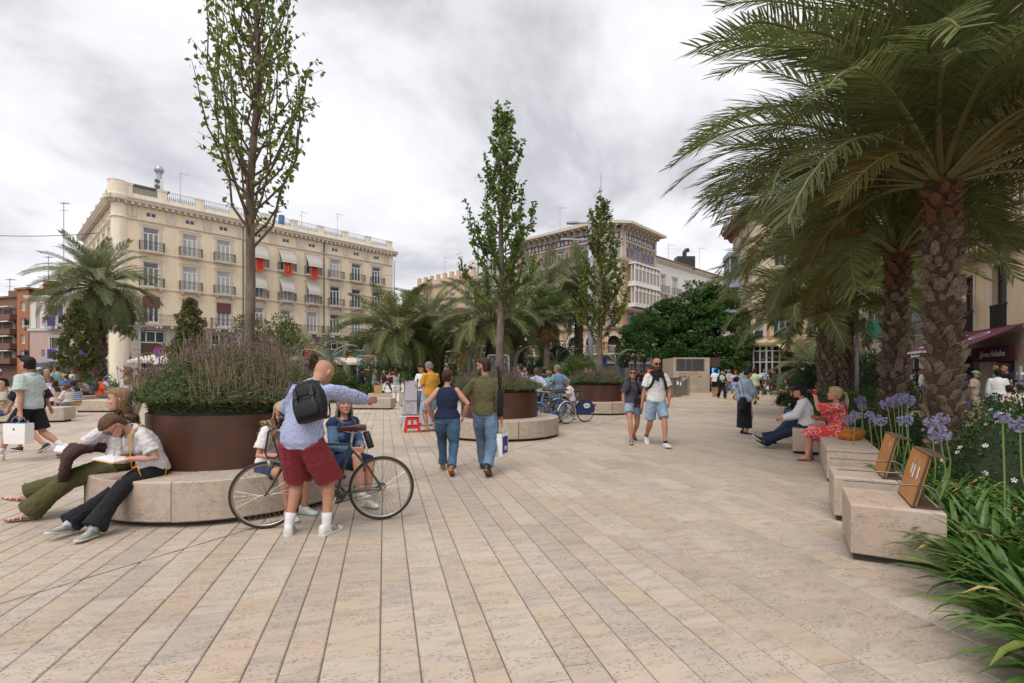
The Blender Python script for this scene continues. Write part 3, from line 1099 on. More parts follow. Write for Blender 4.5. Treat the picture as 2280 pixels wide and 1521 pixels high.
# ------------------------------------------------------------------ pink house and brick flats on the far left
M_PINK = M('pink_render',(0.53,0.375,0.335),0.85,var=0.06,vscale=1,streak=0.2)
M_BRICKB = M('brown_brick',(0.20,0.105,0.075),0.85,var=0.2,vscale=6,streak=0.15)
M_BRICKO = M('orange_brick',(0.40,0.155,0.07),0.85,var=0.12,vscale=6)
M_WHITEW = M('white_render',(0.72,0.71,0.68),0.85,var=0.05,vscale=1,streak=0.25)
OP = Vector((-67.6,70.0))
ro,rmx = root_at('pink_house',OP,(1,-.12),'pink corner house with purple banners on its balconies')
up_ = Vector((1,-.12)).normalized()
P1 = Fac(ro,OP,up_,rmx)
P2 = Fac(ro,OP - Vector((.62,-.78)) * 9,Vector((.62,-.78)),rmx)
f2 = frame_mesh(2.1,2.6,2,None)
p2m = pane_mesh(2.1,2.6,M_GLASS)
for fac,wid,bays in ((P1,12.0,(4.3,9.2)),(P2,9.0,(2.5,6.3))):
 hs = [(b - 1.05,b + 1.05,z,z + 2.6) for b in bays for z in (3.8,8.3)]
 fac.wall(wid,2.9,12.2,hs,M_PINK)
 fac.wall(wid,0,2.9,[(b - 1.5,b + 1.5,0,2.4) for b in bays],M('blue_grey_shop',(0.10,0.13,0.19),0.6),name='ground_floor_wall')
 for b in bays:
  for z in (3.8,8.3):
   w_ = fac.put('window',f2,b,z,.15)
   fac.put('pane',p2m,b,z,.15,w_)
   fac.put('window_surround',surround_mesh(2.1,2.6,.2),b,z)
   m1,m2 = balcony_meshes(3.2,.7,1.0,True)
   bb = fac.put('balcony',m1,b,z - .1)
   fac.put('railing',m2,b,z - .1,0,bb)
   mb = MB().mat(M_SILVER).bx(b - 1.0,b + 1.0,-.74,-.71,z - .75,z + 1.0)
   mb.mat(M_PURPLE).bx(b - .62,b + .62,-.76,-.735,z - .35,z + .95)
   fac.obj('purple_banner',mb)
 fac.band(-.2,wid + .1,[(0,7.3),(.15,7.35),(.2,7.6),(0,7.65)],M_WHITEW)
 fac.band(-.4,wid + .3,[(0,11.6),(.2,11.7),(.5,12.0),(.55,12.25),(0,12.3)],M_WHITEW,'cornice')
 for x in (.7,2.2,wid - 1):
  fac.obj('pilaster',MB().bx(x - .4,x + .4,-.09,.001,7.7,11.5),M_WHITEW)
core(ro,[OP + up_ * .5 + Vector((0,.5)),OP + up_ * 12 + Vector((0,.5)),OP + up_ * 12 + Vector((0,9)),OP - Vector((.62,-.78)) * 8.8 + Vector((.5,.4))],0,12.1,M_INNER,rmx)
mb = MB()
mb.box((7.2,5.5,14.6),(8.6,8,5.2))
mb.box((7.2,5.5,17.25),(8.9,8.3,.25))
mb.build('upper_storey',M_WHITEW,ro)
mb = MB()
mb.box((1.0,4.2,14.2),(3.2,4,.25))
mb.build('terrace_canopy',M_BROWNW,ro)
def flats(name,px0,px1,D,H,mat_,label,rows,cols,dy=4.0,balc=True):
 a,b = Vector(XY(px0,D + dy)),Vector(XY(px1,D))
 u = (b - a)
 w = u.length
 u.normalize()
 r,rm = root_at(name,a,u,label)
 f = Fac(r,a,u,rm)
 hs = []
 for j in range(rows):
  for i in range(cols):
   x = w * (i + .5) / cols
   z = 3.6 + j * (H - 4.4) / rows
   hs.append((x - .6,x + .6,z,z + 1.5))
 f.wall(w,0,H,hs,mat_)
 f3 = frame_mesh(1.2,1.5,2,None)
 p3 = pane_mesh(1.2,1.5)
 for h in hs:
  q = f.put('window',f3,(h[0] + h[1]) / 2,h[2],.15)
  f.put('pane',p3,(h[0] + h[1]) / 2,h[2],.15,q)
 if balc:
  for j in range(rows):
   z = 3.2 + j * (H - 4.4) / rows
   mb = MB()
   mb.bx(w * .35,w * .98,-1.1,.002,z - .2,z + .75)
   f.obj('balcony',mb,mat_)
   mb = MB()
   mb.bx(w * .45,w * .95,-1.2,-.3,z + 1.9,z + 2.1)
   f.obj('awning',mb,M_WHITEW)
 core(r,[a + u * .3 + Vector((0,.4)),b + Vector((-.3,.4)),b + Vector((-.3,10)),a + Vector((.3,10))],0,H - .1,mat_,rm)
 mb = MB()
 mb.bx(-.2,w + .2,-.3,10,H,H + .3)
 mb.bx(w * .3,w * .7,3,7,H + .3,H + 2)
 f.obj('roof',mb,mat_)
flats('brick_flats',-60,42,84,14.2,M_BRICKB,'brown brick flats with bulky balconies at the left edge',4,4)
flats('brick_flats',38,64,80,14.9,M_BRICKO,'narrow orange brick block between brown flats and pink house',4,1,1.0,False)
for px,D,h,lab in ((142,92,33,'very tall lattice antenna above the pink house'),(108,96,24,'short antenna left of the very tall one'),(22,95,19.5,'thin antenna above the brown brick flats')):
 x,y = XY(px,D)
 e_ = empty('tv_antenna',(x,y,0))
 tag(e_,lab,'antenna','roof antennas')
 MB().tube([(0,0,0),(0,0,h)],.07,6).build('mast',M_ZINC,e_)
 b = MB().tube([(-.7,0,h - .3),(1.1,0,h - .3)],.05,5)
 for k in range(5):
  b.tube([(-.5 + k * .35,-.5,h - .3),(-.5 + k * .35,.5,h - .3)],.03,4)
 b.tube([(-.8,0,h - 1.6),(.8,0,h - 1.6)],.04,4)
 b.build('aerial',M_ZINC,e_)
wire = MB()
pa,pb = Vector((-60.5,52,16.3)),Vector((-47.5,57.5,17.6))
wire.tube([pa.lerp(pb,k / 8) - Vector((0,0,1.2 * (1 - (2 * k / 8 - 1) ** 2) * .4)) for k in range(9)],.035,4)
tag(wire.build('overhead_cable',M_IRON),'sagging dark cable across the sky to the cream block','cable')
# ------------------------------------------------------------------ B: ceramic-clad corner block
M_BSTONE = M('ivory_stone',(0.60,0.53,0.44),0.8,var=0.08,vscale=2,streak=0.25)
M_OCHRE = M('ochre_brick',(0.42,0.31,0.17),0.85,var=0.12,vscale=3,streak=0.15)
M_BLUECOL = M('blue_faience',(0.13,0.27,0.42),0.35)
M_NAVYCOL = M('navy_iron',(0.02,0.045,0.13),0.4)
M_TERRA = M('terracotta_panel',(0.46,0.27,0.16),0.6,var=0.1)
M_COBALT = M('cobalt_figure',(0.035,0.04,0.22),0.4)
M_BAND = M('cobalt_band',(0.07,0.07,0.20),0.5,var=0.2,vscale=3)
M_PALEFIG = M('pale_relief',(0.62,0.52,0.36),0.6)
M_BOARD = M('grey_shop_board',(0.46,0.44,0.40),0.6)
M_SIGNGOLD = M('gold_letter',(0.62,0.30,0.07),0.4,metal=0.3)
M_SIGNBR = M('bronze_letter',(0.10,0.05,0.03),0.4)
OBl = Vector((0.45,70.0))                 # far left end of its left facade
ro,rmx = root_at('ceramic_building',OBl,UB,'ornate corner block with blue figure panels under wide bracketed eaves')
WB = 14.6
cB = OBl + UB * WB                          # left end of the chamfer
cB2 = cB + Vector((2.35,0.35))             # right end of the chamfer
uC = (cB2 - cB).normalized()
WC = (cB2 - cB).length
WR = 8.2
FB = [(Fac(ro,OBl,UB,rmx),WB,[1.8,4.5,7.3,10.1,12.8]),(Fac(ro,cB,uC,rmx),WC,[WC / 2]),(Fac(ro,cB2,UA,rmx),WR,[1.75,4.1,6.45])]
def figure(fac,x,z,h,k):
 """blue dancing figure relief: body,limbs and veil as flat tile silhouettes with thickness"""
 mb = MB()
 r = random.Random(k)
 s_ = h / 1.7
 pts = [(0,.0),(r.uniform(-.1,.1),.35),(r.uniform(-.16,.16),.75),(0,1.1)]
 mb.tube([(x + a * s_,-.02,z + b * s_) for a,b in pts],[.10 * s_,.24 * s_,.16 * s_,.14 * s_],6,flat=.2,ref=(0,1,0))
 mb.ell((x + r.uniform(-.05,.05),-.02,z + 1.3 * s_),(.12 * s_,.03,.14 * s_),8,5)
 for sg in (-1,1):
  mb.tube([(x,-.02,z + 1.0 * s_),(x + sg * .25 * s_,-.02,z + r.uniform(.8,1.2) * s_),(x + sg * .32 * s_,-.02,z + r.uniform(.7,1.55) * s_)],.06 * s_,5,flat=.4,ref=(0,1,0))
  mb.tube([(x,-.02,z + .3 * s_),(x + sg * .2 * s_,-.02,z + .02 * s_)],.08 * s_,5,flat=.3,ref=(0,1,0))
 return mb
for fi,(fac,wid,bays) in enumerate(FB):
 holes,arches = [],[]
 bw = min(.95,wid / len(bays) * .38)
 for b in bays:
  arches.append((b - bw * .85,b + bw * .85,3.95,6.0,'arch'))
 fac.wall(wid,3.75,6.9,arches,M_OCHRE,.45,'arcade_wall',M_NAVYCOL)
 for b in bays:
  mb = MB()                                         # stone archivolt,keystone,balustrade
  r0,r1 = bw * .85,bw * 1.22
  cz = 6.0 - r0
  n = 10
  ring = []
  for k in range(n + 1):
   a = pi - pi * k / n
   ring.append([(b + cos(a) * r,y,cz + sin(a) * r) for r,y in ((r0,.02),(r0,-.12),(r1,-.12),(r1,.02))])
  mb.rings(ring)
  for sg in (-1,1):
   mb.bx(b + sg * r0,b + sg * r1,-.12,.02,3.95,cz)
  mb.bx(b - .12,b + .12,-.2,.0,5.95,6.45)
  fac.obj('arch_surround',mb,M_BSTONE)
  mb = MB()
  for x in np.arange(b - r0 + .1,b + r0,.16):
   mb.bx(x - .02,x + .02,-.25,-.21,4.0,4.75)
  mb.bx(b - r0 - .1,b + r0 + .1,-.28,-.18,4.75,4.83)
  mb.rings([[(b + cos(2 * pi * k / 12) * r,y,4.4 + sin(2 * pi * k / 12) * r) for k in range(12)] for r,y in ((.30,-.26),(.24,-.28))],False)
  fac.obj('balustrade',mb,M_BSTONE)
  mb = MB()
  mb.quad((b - r0,.4,3.95),(b + r0,.4,3.95),(b + r0,.4,6),(b - r0,.4,6))
  fac.obj('arch_pane',mb,M_GLASS)
 for x in [0.12] + [(bays[i] + bays[i + 1]) / 2 for i in range(len(bays) - 1)] + [wid - .12]:
  mb = MB()
  mb.lathe([(.2,3.85),(.2,4.1),(.13,4.2),(.16,4.6),(.13,4.95),(.2,5.1),(.22,5.25),(.05,5.5)],(x,-.22,0),10)
  fac.obj('bust_column',mb,M('gilded_stone',(0.45,0.30,0.14),0.6,var=.2))
 # shop floor with navy iron columns
 mb = MB()
 mb.bx(0,wid,.3,.34,0,2.6)
 fac.obj('shop_window',mb,M('shop_grey_glass',(0.16,0.145,0.12),0.25))
 mb = MB()
 mb.bx(0,wid,.1,.3,2.6,3.5)
 fac.obj('shop_sign_board',mb,M_BOARD)
 for x in [0.15] + [(bays[i] + bays[i + 1]) / 2 for i in range(len(bays) - 1)] + [wid - .15]:
  mb = MB()
  mb.lathe([(.22,0),(.22,.5),(.14,.6),(.13,2.7),(.16,2.8),(.30,3.35),(.32,3.5)],(x,.02,0),10)
  fac.obj('shop_column',mb,M_NAVYCOL)
 fac.band(-.1,wid + .1,[(0,3.45),(.25,3.5),(.42,3.7),(.42,3.82),(0,3.9)],M_BSTONE)
 fac.band(0,wid,[(0,6.8),(.25,6.85),(.4,7.1),(.4,7.2),(0,7.25)],M_BSTONE)
 # second floor: blue columns,figure panels,windows
 hs2 = []
 fac.wall(wid,7.2,9.1,[(b - .38,b + .38,7.35,8.95) for b in bays],M_TERRA,.25,'panel_wall',M_NAVYCOL)
 w2 = frame_mesh(.76,1.6,2,.75,.05)
 p2_ = pane_mesh(.76,1.6,M_GLASS)
 for i,b in enumerate(bays):
  q = fac.put('window',w2,b,7.35,.1)
  fac.put('pane',p2_,b,7.35,.1,q)
  for sg in (-.55,.55):
   mb = MB().lathe([(.10,7.25),(.10,7.4),(.07,7.5),(.07,8.8),(.12,9.0)],(b + sg,-.08,0),8)
   fac.obj('blue_column',mb,M_BLUECOL)
  if i < len(bays) - 1:
   fac.obj('blue_figure',figure(fac,(b + bays[i + 1]) / 2,7.4,1.4,i + fi * 7),M_COBALT)
 fac.band(-.1,wid + .1,[(0,9.05),(.35,9.1),(.55,9.3),(.55,9.42),(0,9.5)],M_BSTONE)
 # middle floors: brick with stone quoins,windows or glazed miradors
 hs = []
 if fi < 2:
  hs = [(b - .55,b + .55,z,z + 2.2) for b in bays for z in (9.9,12.7)]
 fac.wall(wid,9.45,15.3,hs,M_OCHRE,.3,'brick_wall')
 w3 = frame_mesh(1.1,2.2,2,.74)
 p3 = pane_mesh(1.1,2.2)
 s3 = surround_mesh(1.1,2.2,.22,.06,M_BSTONE)
 for h in hs:
  q = fac.put('window',w3,(h[0] + h[1]) / 2,h[2],.12)
  fac.put('pane',p3,(h[0] + h[1]) / 2,h[2],.12,q)
  fac.put('window_surround',s3,(h[0] + h[1]) / 2,h[2])
 mb = MB()
 for k in range(12):
  for x in ((0.02,.55),(wid - .55,wid - .02)):
   if wid > 3:
    mb.bx(x[0],x[1] - .15 * (k % 2),-.05,.001,9.55 + k * .48,9.55 + k * .48 + .24)
 if wid > 3:
  fac.obj('quoin',mb,M_BSTONE)
 if fi == 2:                                           # two-storey glazed mirador
  x0,x1 = 1.2,7.6
  for z0,z1 in ((9.7,12.2),(12.35,14.9)):
   mb = MB()
   mb.bx(x0,x1,-.95,0,z0 - .12,z0 + .35)
   mb.bx(x0 - .12,x1 + .12,-1.05,0,z1 - .12,z1 + .08)
   nn = 7
   for k in range(nn + 1):
    x = x0 + (x1 - x0) * k / nn
    mb.bx(x - .06,x + .06,-.95,-.85,z0,z1)
   for x in (x0 + .05,x1 - .05):
    mb.bx(x - .05,x + .05,-.5,-.4,z0,z1)
   mb.bx(x0,x1,-.94,-.86,z1 - .75,z1 - .65)
   for k in range(nn * 2):
    x = x0 + (x1 - x0) * (k + .5) / nn / 2
    mb.bx(x - .16,x + .16,-.93,-.88,z1 - .62,z1 - (.5 if k % 2 else .3))
   g_ = fac.obj('mirador',mb,M_WFRAME)
   mb = MB()
   mb.bx(x0 + .05,x1 - .05,-.88,-.1,z0 + .3,z1 - .7)
   fac.obj('pane',mb,M('tan_blind',(.36,.315,.255),.5,var=.1),g_)
   mb = MB()
   mb.bx(x0 + .04,x1 - .04,-.89,-.1,z1 - .66,z1 - .13)
   fac.obj('tile_band',mb,M('brick_tile',(0.36,0.19,0.10),0.7,var=.2),g_)
 fac.band(-.05,wid + .05,[(0,14.95),(.12,15.0),(.25,15.2),(.25,15.32),(0,15.4)],M_BSTONE)
 # top floor: panels between blue columns
 n = max(3,int(wid / 1.15))
 step = (wid - .9) / n
 kinds = ['fig','win','win','fig'] * 6 if fi != 2 else ['fig','fig','win','win','fig','fig','fig']
 holes = [(.45 + step * (i + .14),.45 + step * (i + .86),15.6,17.2) for i in range(n) if kinds[i] == 'win']
 fac.wall(wid,15.35,17.4,holes,M_TERRA,.25,'panel_wall')
 w4 = frame_mesh(step * .72,1.6,2,.76,.06)
 p4 = pane_mesh(step * .72,1.6,M_GLASS)
 for i in range(n):
  x = .45 + step * (i + .5)
  if kinds[i] == 'win':
   q = fac.put('window',w4,x,15.6,.1)
   fac.put('pane',p4,x,15.6,.1,q)
  else:
   fac.obj('blue_figure',figure(fac,x,15.75,1.25,i * 3 + fi),M_COBALT)
  mb = MB().lathe([(.10,15.4),(.10,15.55),(.065,15.65),(.06,17.1),(.11,17.35)],(.45 + step * i,-.10,0),8)
  fac.obj('blue_column',mb,M_BLUECOL)
 for x in (0.02,wid - .45):
  mb = MB()
  mb.bx(x,x + .43,-.16,.001,15.4,18.9)
  for k in range(4):
   mb.bx(x + .12,x + .31,-.19,-.15,15.6 + k * .8,16.1 + k * .8)
  fac.obj('panelled_pier',mb,M_BSTONE)
 fac.band(0,wid,[(0,17.35),(.15,17.4),(.2,17.5),(.15,17.62),(0,17.65)],M_BSTONE)
 mb = MB()
 mb.bx(.46,wid - .46,-.04,.001,17.66,18.5)
 bnd = fac.obj('frieze',mb,M_BAND)
 k = 0
 for x in np.arange(.9,wid - .6,.62):                # alternating discs and triangles
  mb = MB()
  if k % 2:
   mb.rings([[(x + cos(2 * pi * j / 10) * .25,y,18.08 + sin(2 * pi * j / 10) * .3) for j in range(10)] for y in (-.035,-.06)])
  else:
   mb.rings([[(x - .22,y,17.8),(x + .22,y,17.8),(x,y,18.4)] for y in (-.035,-.06)])
  fac.obj('relief',mb,M_PALEFIG,bnd)
  k += 1
 mb = MB()
 mb.bx(0,wid,-.06,.001,18.5,19.0)
 fac.obj('wall_top',mb,M_BSTONE)
 mb = MB()                                             # timber brackets under the eaves
 for x in np.arange(.2,wid,.95):
  mb.bx(x - .14,x + .14,-1.15,0,19.0,19.2)
  mb.bx(x - .11,x + .11,-.75,0,18.75,19.0)
  mb.bx(x - .09,x + .09,-.35,0,18.5,18.75)
 fac.obj('eaves_bracket',mb,M_BSTONE)
b0,b1,b2,b3 = OBl,cB,cB2,cB2 + UA * WR
nL,nC,nR = -Vector((-UB.y,UB.x)),Vector((uC.y,-uC.x)),Vector((UA.y,-UA.x))
inv = rmx.inverted()
def hip(pts_out,apex,zb,zt,ro_,mat_,mate,th=.28,inv_=None):
 loc = [inv_ @ Vector((p.x,p.y,0)) for p in pts_out]
 top = [inv_ @ Vector((p.x,p.y,0)) for p in apex]
 mb = MB()
 n = len(loc)
 mb.rings([[(p.x,p.y,zb) for p in loc],[(p.x,p.y,zb + th) for p in loc]])
 mb.build('eaves',mate,ro_)
 mb = MB()
 vs = [(p.x,p.y,zb + th + .003) for p in loc] + [(p.x,p.y,zt) for p in top]
 mb.add(vs,[(i,(i + 1) % n,n + (i + 1) % n,n + i) for i in range(n)] + [tuple(range(n,2 * n))])
 mb.build('roof',mat_,ro_)
e_ = 1.35
outp = [b0 + nL * e_ - UB * .5,b1 + nL * e_ * .9 + nC * .3,b2 + nC * e_ * .6 + nR * e_ * .6,b3 + nR * e_ + UA * .5,b3 - nR * 9,b0 - nL * 9]
ctr = b1 * .5 + b2 * .5 + Vector((-.6,5.0))
apx = [ctr * .35 + b0 * .65 + Vector((1.5,3)),ctr + Vector((-.4,-.3)),ctr + Vector((.4,-.3)),ctr * .4 + b3 * .6 + Vector((-2,2.5)),ctr * .4 + b3 * .6 + Vector((-2,3.5)),ctr * .35 + b0 * .65 + Vector((1.5,4))]
hip(outp,apx,19.2,21.4,ro,M('grey_roof_tile',(0.26,0.23,0.20),0.9,var=.3,vscale=5,bump=.5,bscale=9),M_BSTONE,.3,inv)
core(ro,[b0 - nL * .5,b1 - nL * .5,b2 - nR * .5,b3 - nR * .5,b3 - nR * 9,b0 - nL * 9],0,19.1,M_INNER,rmx)
FBr = FB[2][0]
sgn(FB[1][0],'LOEWE',WC / 2,2.9,.40,M_SIGNBR,.06)
sgn(FBr,'LOEWE',2.0,2.92,.34,M_SIGNGOLD,.06)
sgn(FBr,'LOEWE',4.4,2.92,.34,M_SIGNGOLD,.06)
xx,yy = XY(1338,64)
e2 = empty('roof_spire',(xx,yy,20.7))
tag(e2,'thin iron spire on top of the ceramic corner block','spire')
MB().lathe([(.16,0),(.10,.8),(.2,1.0),(.07,1.3),(.05,3.2),(.11,3.4),(.04,3.6),(.015,6.4)],n=8).build('shaft',M_IRON,e2)
xx,yy = XY(1247,70)
e2 = empty('tv_antenna',(xx,yy,20.6))
tag(e2,'bare antenna on the ceramic block roof','antenna','roof antennas')
for nm,mb_,mt in antenna(4.2)():
 mb_.build(nm,mt,e2)
# ------------------------------------------------------------------ generic town houses
def townhouse(name,o,u,w,H,mat_,label,rows,bays,ww=1.1,wh=2.2,depth=9,roof='flat',balc=None,z_first=4.6,shop=M_DARKSHOP,trim=M_BSTONE,wmat=None,iron=None,gh=3.6,frame_mat=None,cornice=True,out=0.0):
 u = Vector(u).normalized()
 o = Vector(o)
 r,rm = root_at(name,o,u,label)
 f = Fac(r,o,u,rm)
 hs = []
 for j in range(rows):
  z = z_first + j * (H - .9 - z_first) / rows
  for b in bays:
   hs.append((b - ww / 2,b + ww / 2,z,z + wh,j))
 f.wall(w,gh,H,[h[:4] for h in hs],mat_)
 f.wall(w,0,gh,[(b - ww * .9,b + ww * .9,0,gh - .7) for b in bays],trim,.3,'ground_floor_wall')
 fm = frame_mesh(ww,wh,2,.78,.07)
 if frame_mat:
  fm.materials[0] = frame_mat
 pm = pane_mesh(ww,wh,wmat)
 sm = surround_mesh(ww,wh,.17,.05,trim)
 bm,rm_ = balcony_meshes(ww + .9,.55,1.0,iron=iron,slabm=trim)
 for h in hs:
  x = (h[0] + h[1]) / 2
  q = f.put('window',fm,x,h[2],.14)
  f.put('pane',pm,x,h[2],.14,q)
  f.put('window_surround',sm,x,h[2])
  if balc is None or h[4] in balc:
   bb = f.put('balcony',bm,x,h[2] - .05)
   f.put('railing',rm_,x,h[2] - .05,0,bb)
 for b in bays:
  mb = MB()
  mb.quad((b - ww * .9,.28,.02),(b + ww * .9,.28,.02),(b + ww * .9,.28,gh - .7),(b - ww * .9,.28,gh - .7))
  f.obj('shop_window',mb,shop)
 for j in range(rows):
  z = z_first + j * (H - .9 - z_first) / rows - .12
  f.band(0,w,[(0,z - .1),(.07,z - .08),(.1,z + .04),(0,z + .08)],trim)
 if cornice:
  f.band(-.1,w + .1,[(0,H - .5),(.1,H - .45),(.4,H - .1),(.45,H + .1),(0,H + .15)],trim,'cornice')
 n = Vector((-u.y,u.x))
 core(r,[o + u * .1 + n * .4,o + u * (w - .1) + n * .4,o + u * (w - .1) + n * depth,o + u * .1 + n * depth],0,H,mat_,rm)
 mb = MB()
 if roof == 'tile':
  mb.rings([[(x,-.6,H + .12),(x,-.6,H + .24),(x,depth * .5,H + 2.0),(x,depth * .5,H + 1.8)] for x in (-.3,w + .3)])
  f.obj('roof',mb,M_TILE)
 else:
  mb.bx(0,w,.05,depth,H,H + .12)
  f.obj('roof',mb,M_ZINC)
 return r,f
# C: peach house with crenellated parapet,its tile-roofed neighbour,the dark red panel house
M_PEACH = M('peach_render',(0.62,0.45,0.32),0.85,var=0.06,vscale=1,streak=.2)
oC = Vector((-16.1,85.1))
r_,fC = townhouse('crenellated_house',oC,UB,14.5,15.9,M_PEACH,'peach house with crenellated parapet behind the centre palms',3,(2.0,5.6,9.2,12.8),1.25,2.5,balc=(0,))
for i in range(9):
 mb = MB()
 x = .4 + i * 1.7
 mb.bx(x - .32,x + .32,-.12,.35,16.0,17.5)
 fC.obj('merlon',mb,M_PEACH)
mb = MB()
mb.bx(0,14.5,-.05,.3,16.02,16.75)
fC.obj('parapet',mb,M_PEACH)
mb = MB()
mb.bx(9.5,13.6,3.0,7.0,16.1,19.6)
fC.obj('stair_tower',mb,M_WHITEW)
oC2 = oC - UB * 4.6
r_,fC2 = townhouse('loggia_house',oC2,UB,4.5,15.2,M_CREAMP,'narrow house with arched loggia beneath an orange tiled roof',2,(1.2,3.2),1.0,2.2,roof='tile',balc=())
mb = MB()
mb.bx(.3,4.2,-.04,.001,12.9,15.0)
lg = fC2.obj('loggia_panel',mb,M('brick_red',(0.30,0.10,0.05),.8))
for k in range(4):
 mb = MB()
 x = .85 + k * .95
 mb.rings([[(x + q,y,z) for q,z in [(-.27,13.1),(.27,13.1),(.27,14.2)] + [(.27 * cos(a),14.2 + .35 * sin(a)) for a in (.5,1.0,1.57,2.1,2.6)] + [(-.27,14.2)]] for y in (-.05,-.09)])
 fC2.obj('loggia_arch',mb,M_BSTONE,lg)
 mb = MB()
 mb.rings([[(x + q,y,z) for q,z in [(-.17,13.2),(.17,13.2),(.17,14.15)] + [(.17 * cos(a),14.15 + .25 * sin(a)) for a in (.5,1.0,1.57,2.1,2.6)] + [(-.17,14.15)]] for y in (-.10,-.11)])
 fC2.obj('loggia_pane',mb,M_GLASS,lg)
oC3 = oC + UB * 14.6
r_,fC3 = townhouse('red_panel_house',oC3,UB,6.4,15.6,M('grey_panel',(0.30,0.31,0.33),.5,var=.1),'modern grey house with dark red wall strip and steel roof frame',4,(2.4,4.6),1.5,2.0,balc=())
mb = MB()
mb.bx(-.05,1.0,-.12,.01,3.0,15.6)
fC3.obj('red_strip',mb,M('oxblood_panel',(0.20,0.03,0.035),.5))
mb = MB()
for (a,b) in (((0.2,.3,15.7),(.2,.3,20.4)),((6.0,.3,15.7),(6.0,.3,21.4)),((.2,.3,20.4),(6.0,.3,21.4)),((.2,5,15.7),(.2,5,20.4)),((.2,.3,20.4),(.2,5,20.4)),((6,.3,21.4),(6,5,21.4)),((3.1,.3,15.7),(3.1,.3,20.9))):
 mb.tube([a,b],.11,4)
fC3.obj('roof_frame',mb,M_IRON)
xx,yy = XY(987,80)
e2 = empty('tv_antenna',(xx,yy + 2,15.9))
tag(e2,'antenna on the crenellated peach house','antenna','roof antennas')
for nm,mb_,mt in antenna(4.6)():
 mb_.build(nm,mt,e2)
# filler houses closing the square behind the centre palms
townhouse('street_house',(-19.5,92),UB,5,13,M_WHITEW,'sliver of white house between cream block and loggia house',3,(1.5,3.5),1,2.0,balc=())
# white house right of the ceramic block
r_,fW = townhouse('white_house',(18.9,66.4),(UA.x + .035,UA.y - .03),23.0,16.7,M_WHITEW,'long white house with tiled roof above the dark green trees',3,(2.2,5.6,9.2,12.8,16.4,20.0),1.15,2.4,roof='tile',balc=(0,1,2),z_first=5.4,gh=4.4,iron=M_GREYIRON)
for i,x in enumerate((3.8,11.0)):
 mb = MB()
 mb.rings([[(q,y,z) for y,z in ((.0,3.6),(-1.9,2.6),(-1.9,2.35),(.0,3.5))] for q in (x - 2.6,x + 2.6)])
 fW.obj('red_awning',mb,M('awning_red',(0.30,0.02,0.03),.8,var=.1))
for k,(px,lab) in enumerate(((1488,'slim antenna on the white house near the ceramic block'),(1557,'slim antenna at the middle of the white house roof'))):
 xx,yy = XY(px,74 + k * 6)
 e2 = empty('tv_antenna',(xx,yy,16.6))
 tag(e2,lab,'antenna','roof antennas')
 for nm,mb_,mt in antenna(4.0 + k)():
  mb_.build(nm,mt,e2)
xx,yy = XY(1524,74)
e2 = empty('roof_plant',(xx,yy,16.6))
tag(e2,'dark ventilation box with bent pipe on the white house roof','roof vent')
MB().bx(-1.3,1.3,-.8,.8,0,2.0).build('casing',M_BLACK,e2)
MB().tube([(0,0,2.0),(0,0,2.7),(.2,0,3.0),(.6,0,3.1)],.32,10).build('bent_pipe',M_IRON,e2)
townhouse('street_house',(34.8,82.5),(.72,-.69),14,15,M_STONE,'grey stone house at the end of the side street',4,(2,5,8,11),1.1,2.2)
r_,fD = townhouse('street_house',(25.5,76),(.9,-.43),10,12.5,M_STONE,'dark street front with blue shop sign behind the trees',3,(2,5,8),1.1,2.2)
# ------------------------------------------------------------------ E: corner house with blue bay windows and dome
M_ESTONE = M('honey_stone',(0.66,0.55,0.40),0.85,var=0.1,vscale=2,col2=(0.61,0.49,0.34),streak=.25,bump=.08,bscale=30)
M_EBRICK = M('honey_brick',(0.42,0.26,0.12),0.85,var=0.15,vscale=4)
M_PALEBLUE = M('pale_blue_paint',(0.36,0.43,0.54),0.5,var=0.06)
M_BROWNCOR = M('brown_cornice',(0.20,0.10,0.075),0.75,var=0.15,vscale=3)
M_SLATE = M('slate_dome',(0.36,0.36,0.39),0.6,var=0.2,vscale=4)
oE = Vector((22.1,50.0))
pE = [oE,Vector((20.5,42.6)),Vector((21.3,41.8)),Vector((28.9,41.6))]
ro,rmx = root_at('domed_corner_house',pE[0],pE[1] - pE[0],'honey stone corner house with pale blue bays and grey dome')
facs = []
for a,b in zip(pE[:-1],pE[1:]):
 u = (b - a)
 w = u.length
 facs.append((Fac(ro,a,u.normalized(),rmx),w))
HE = 15.4
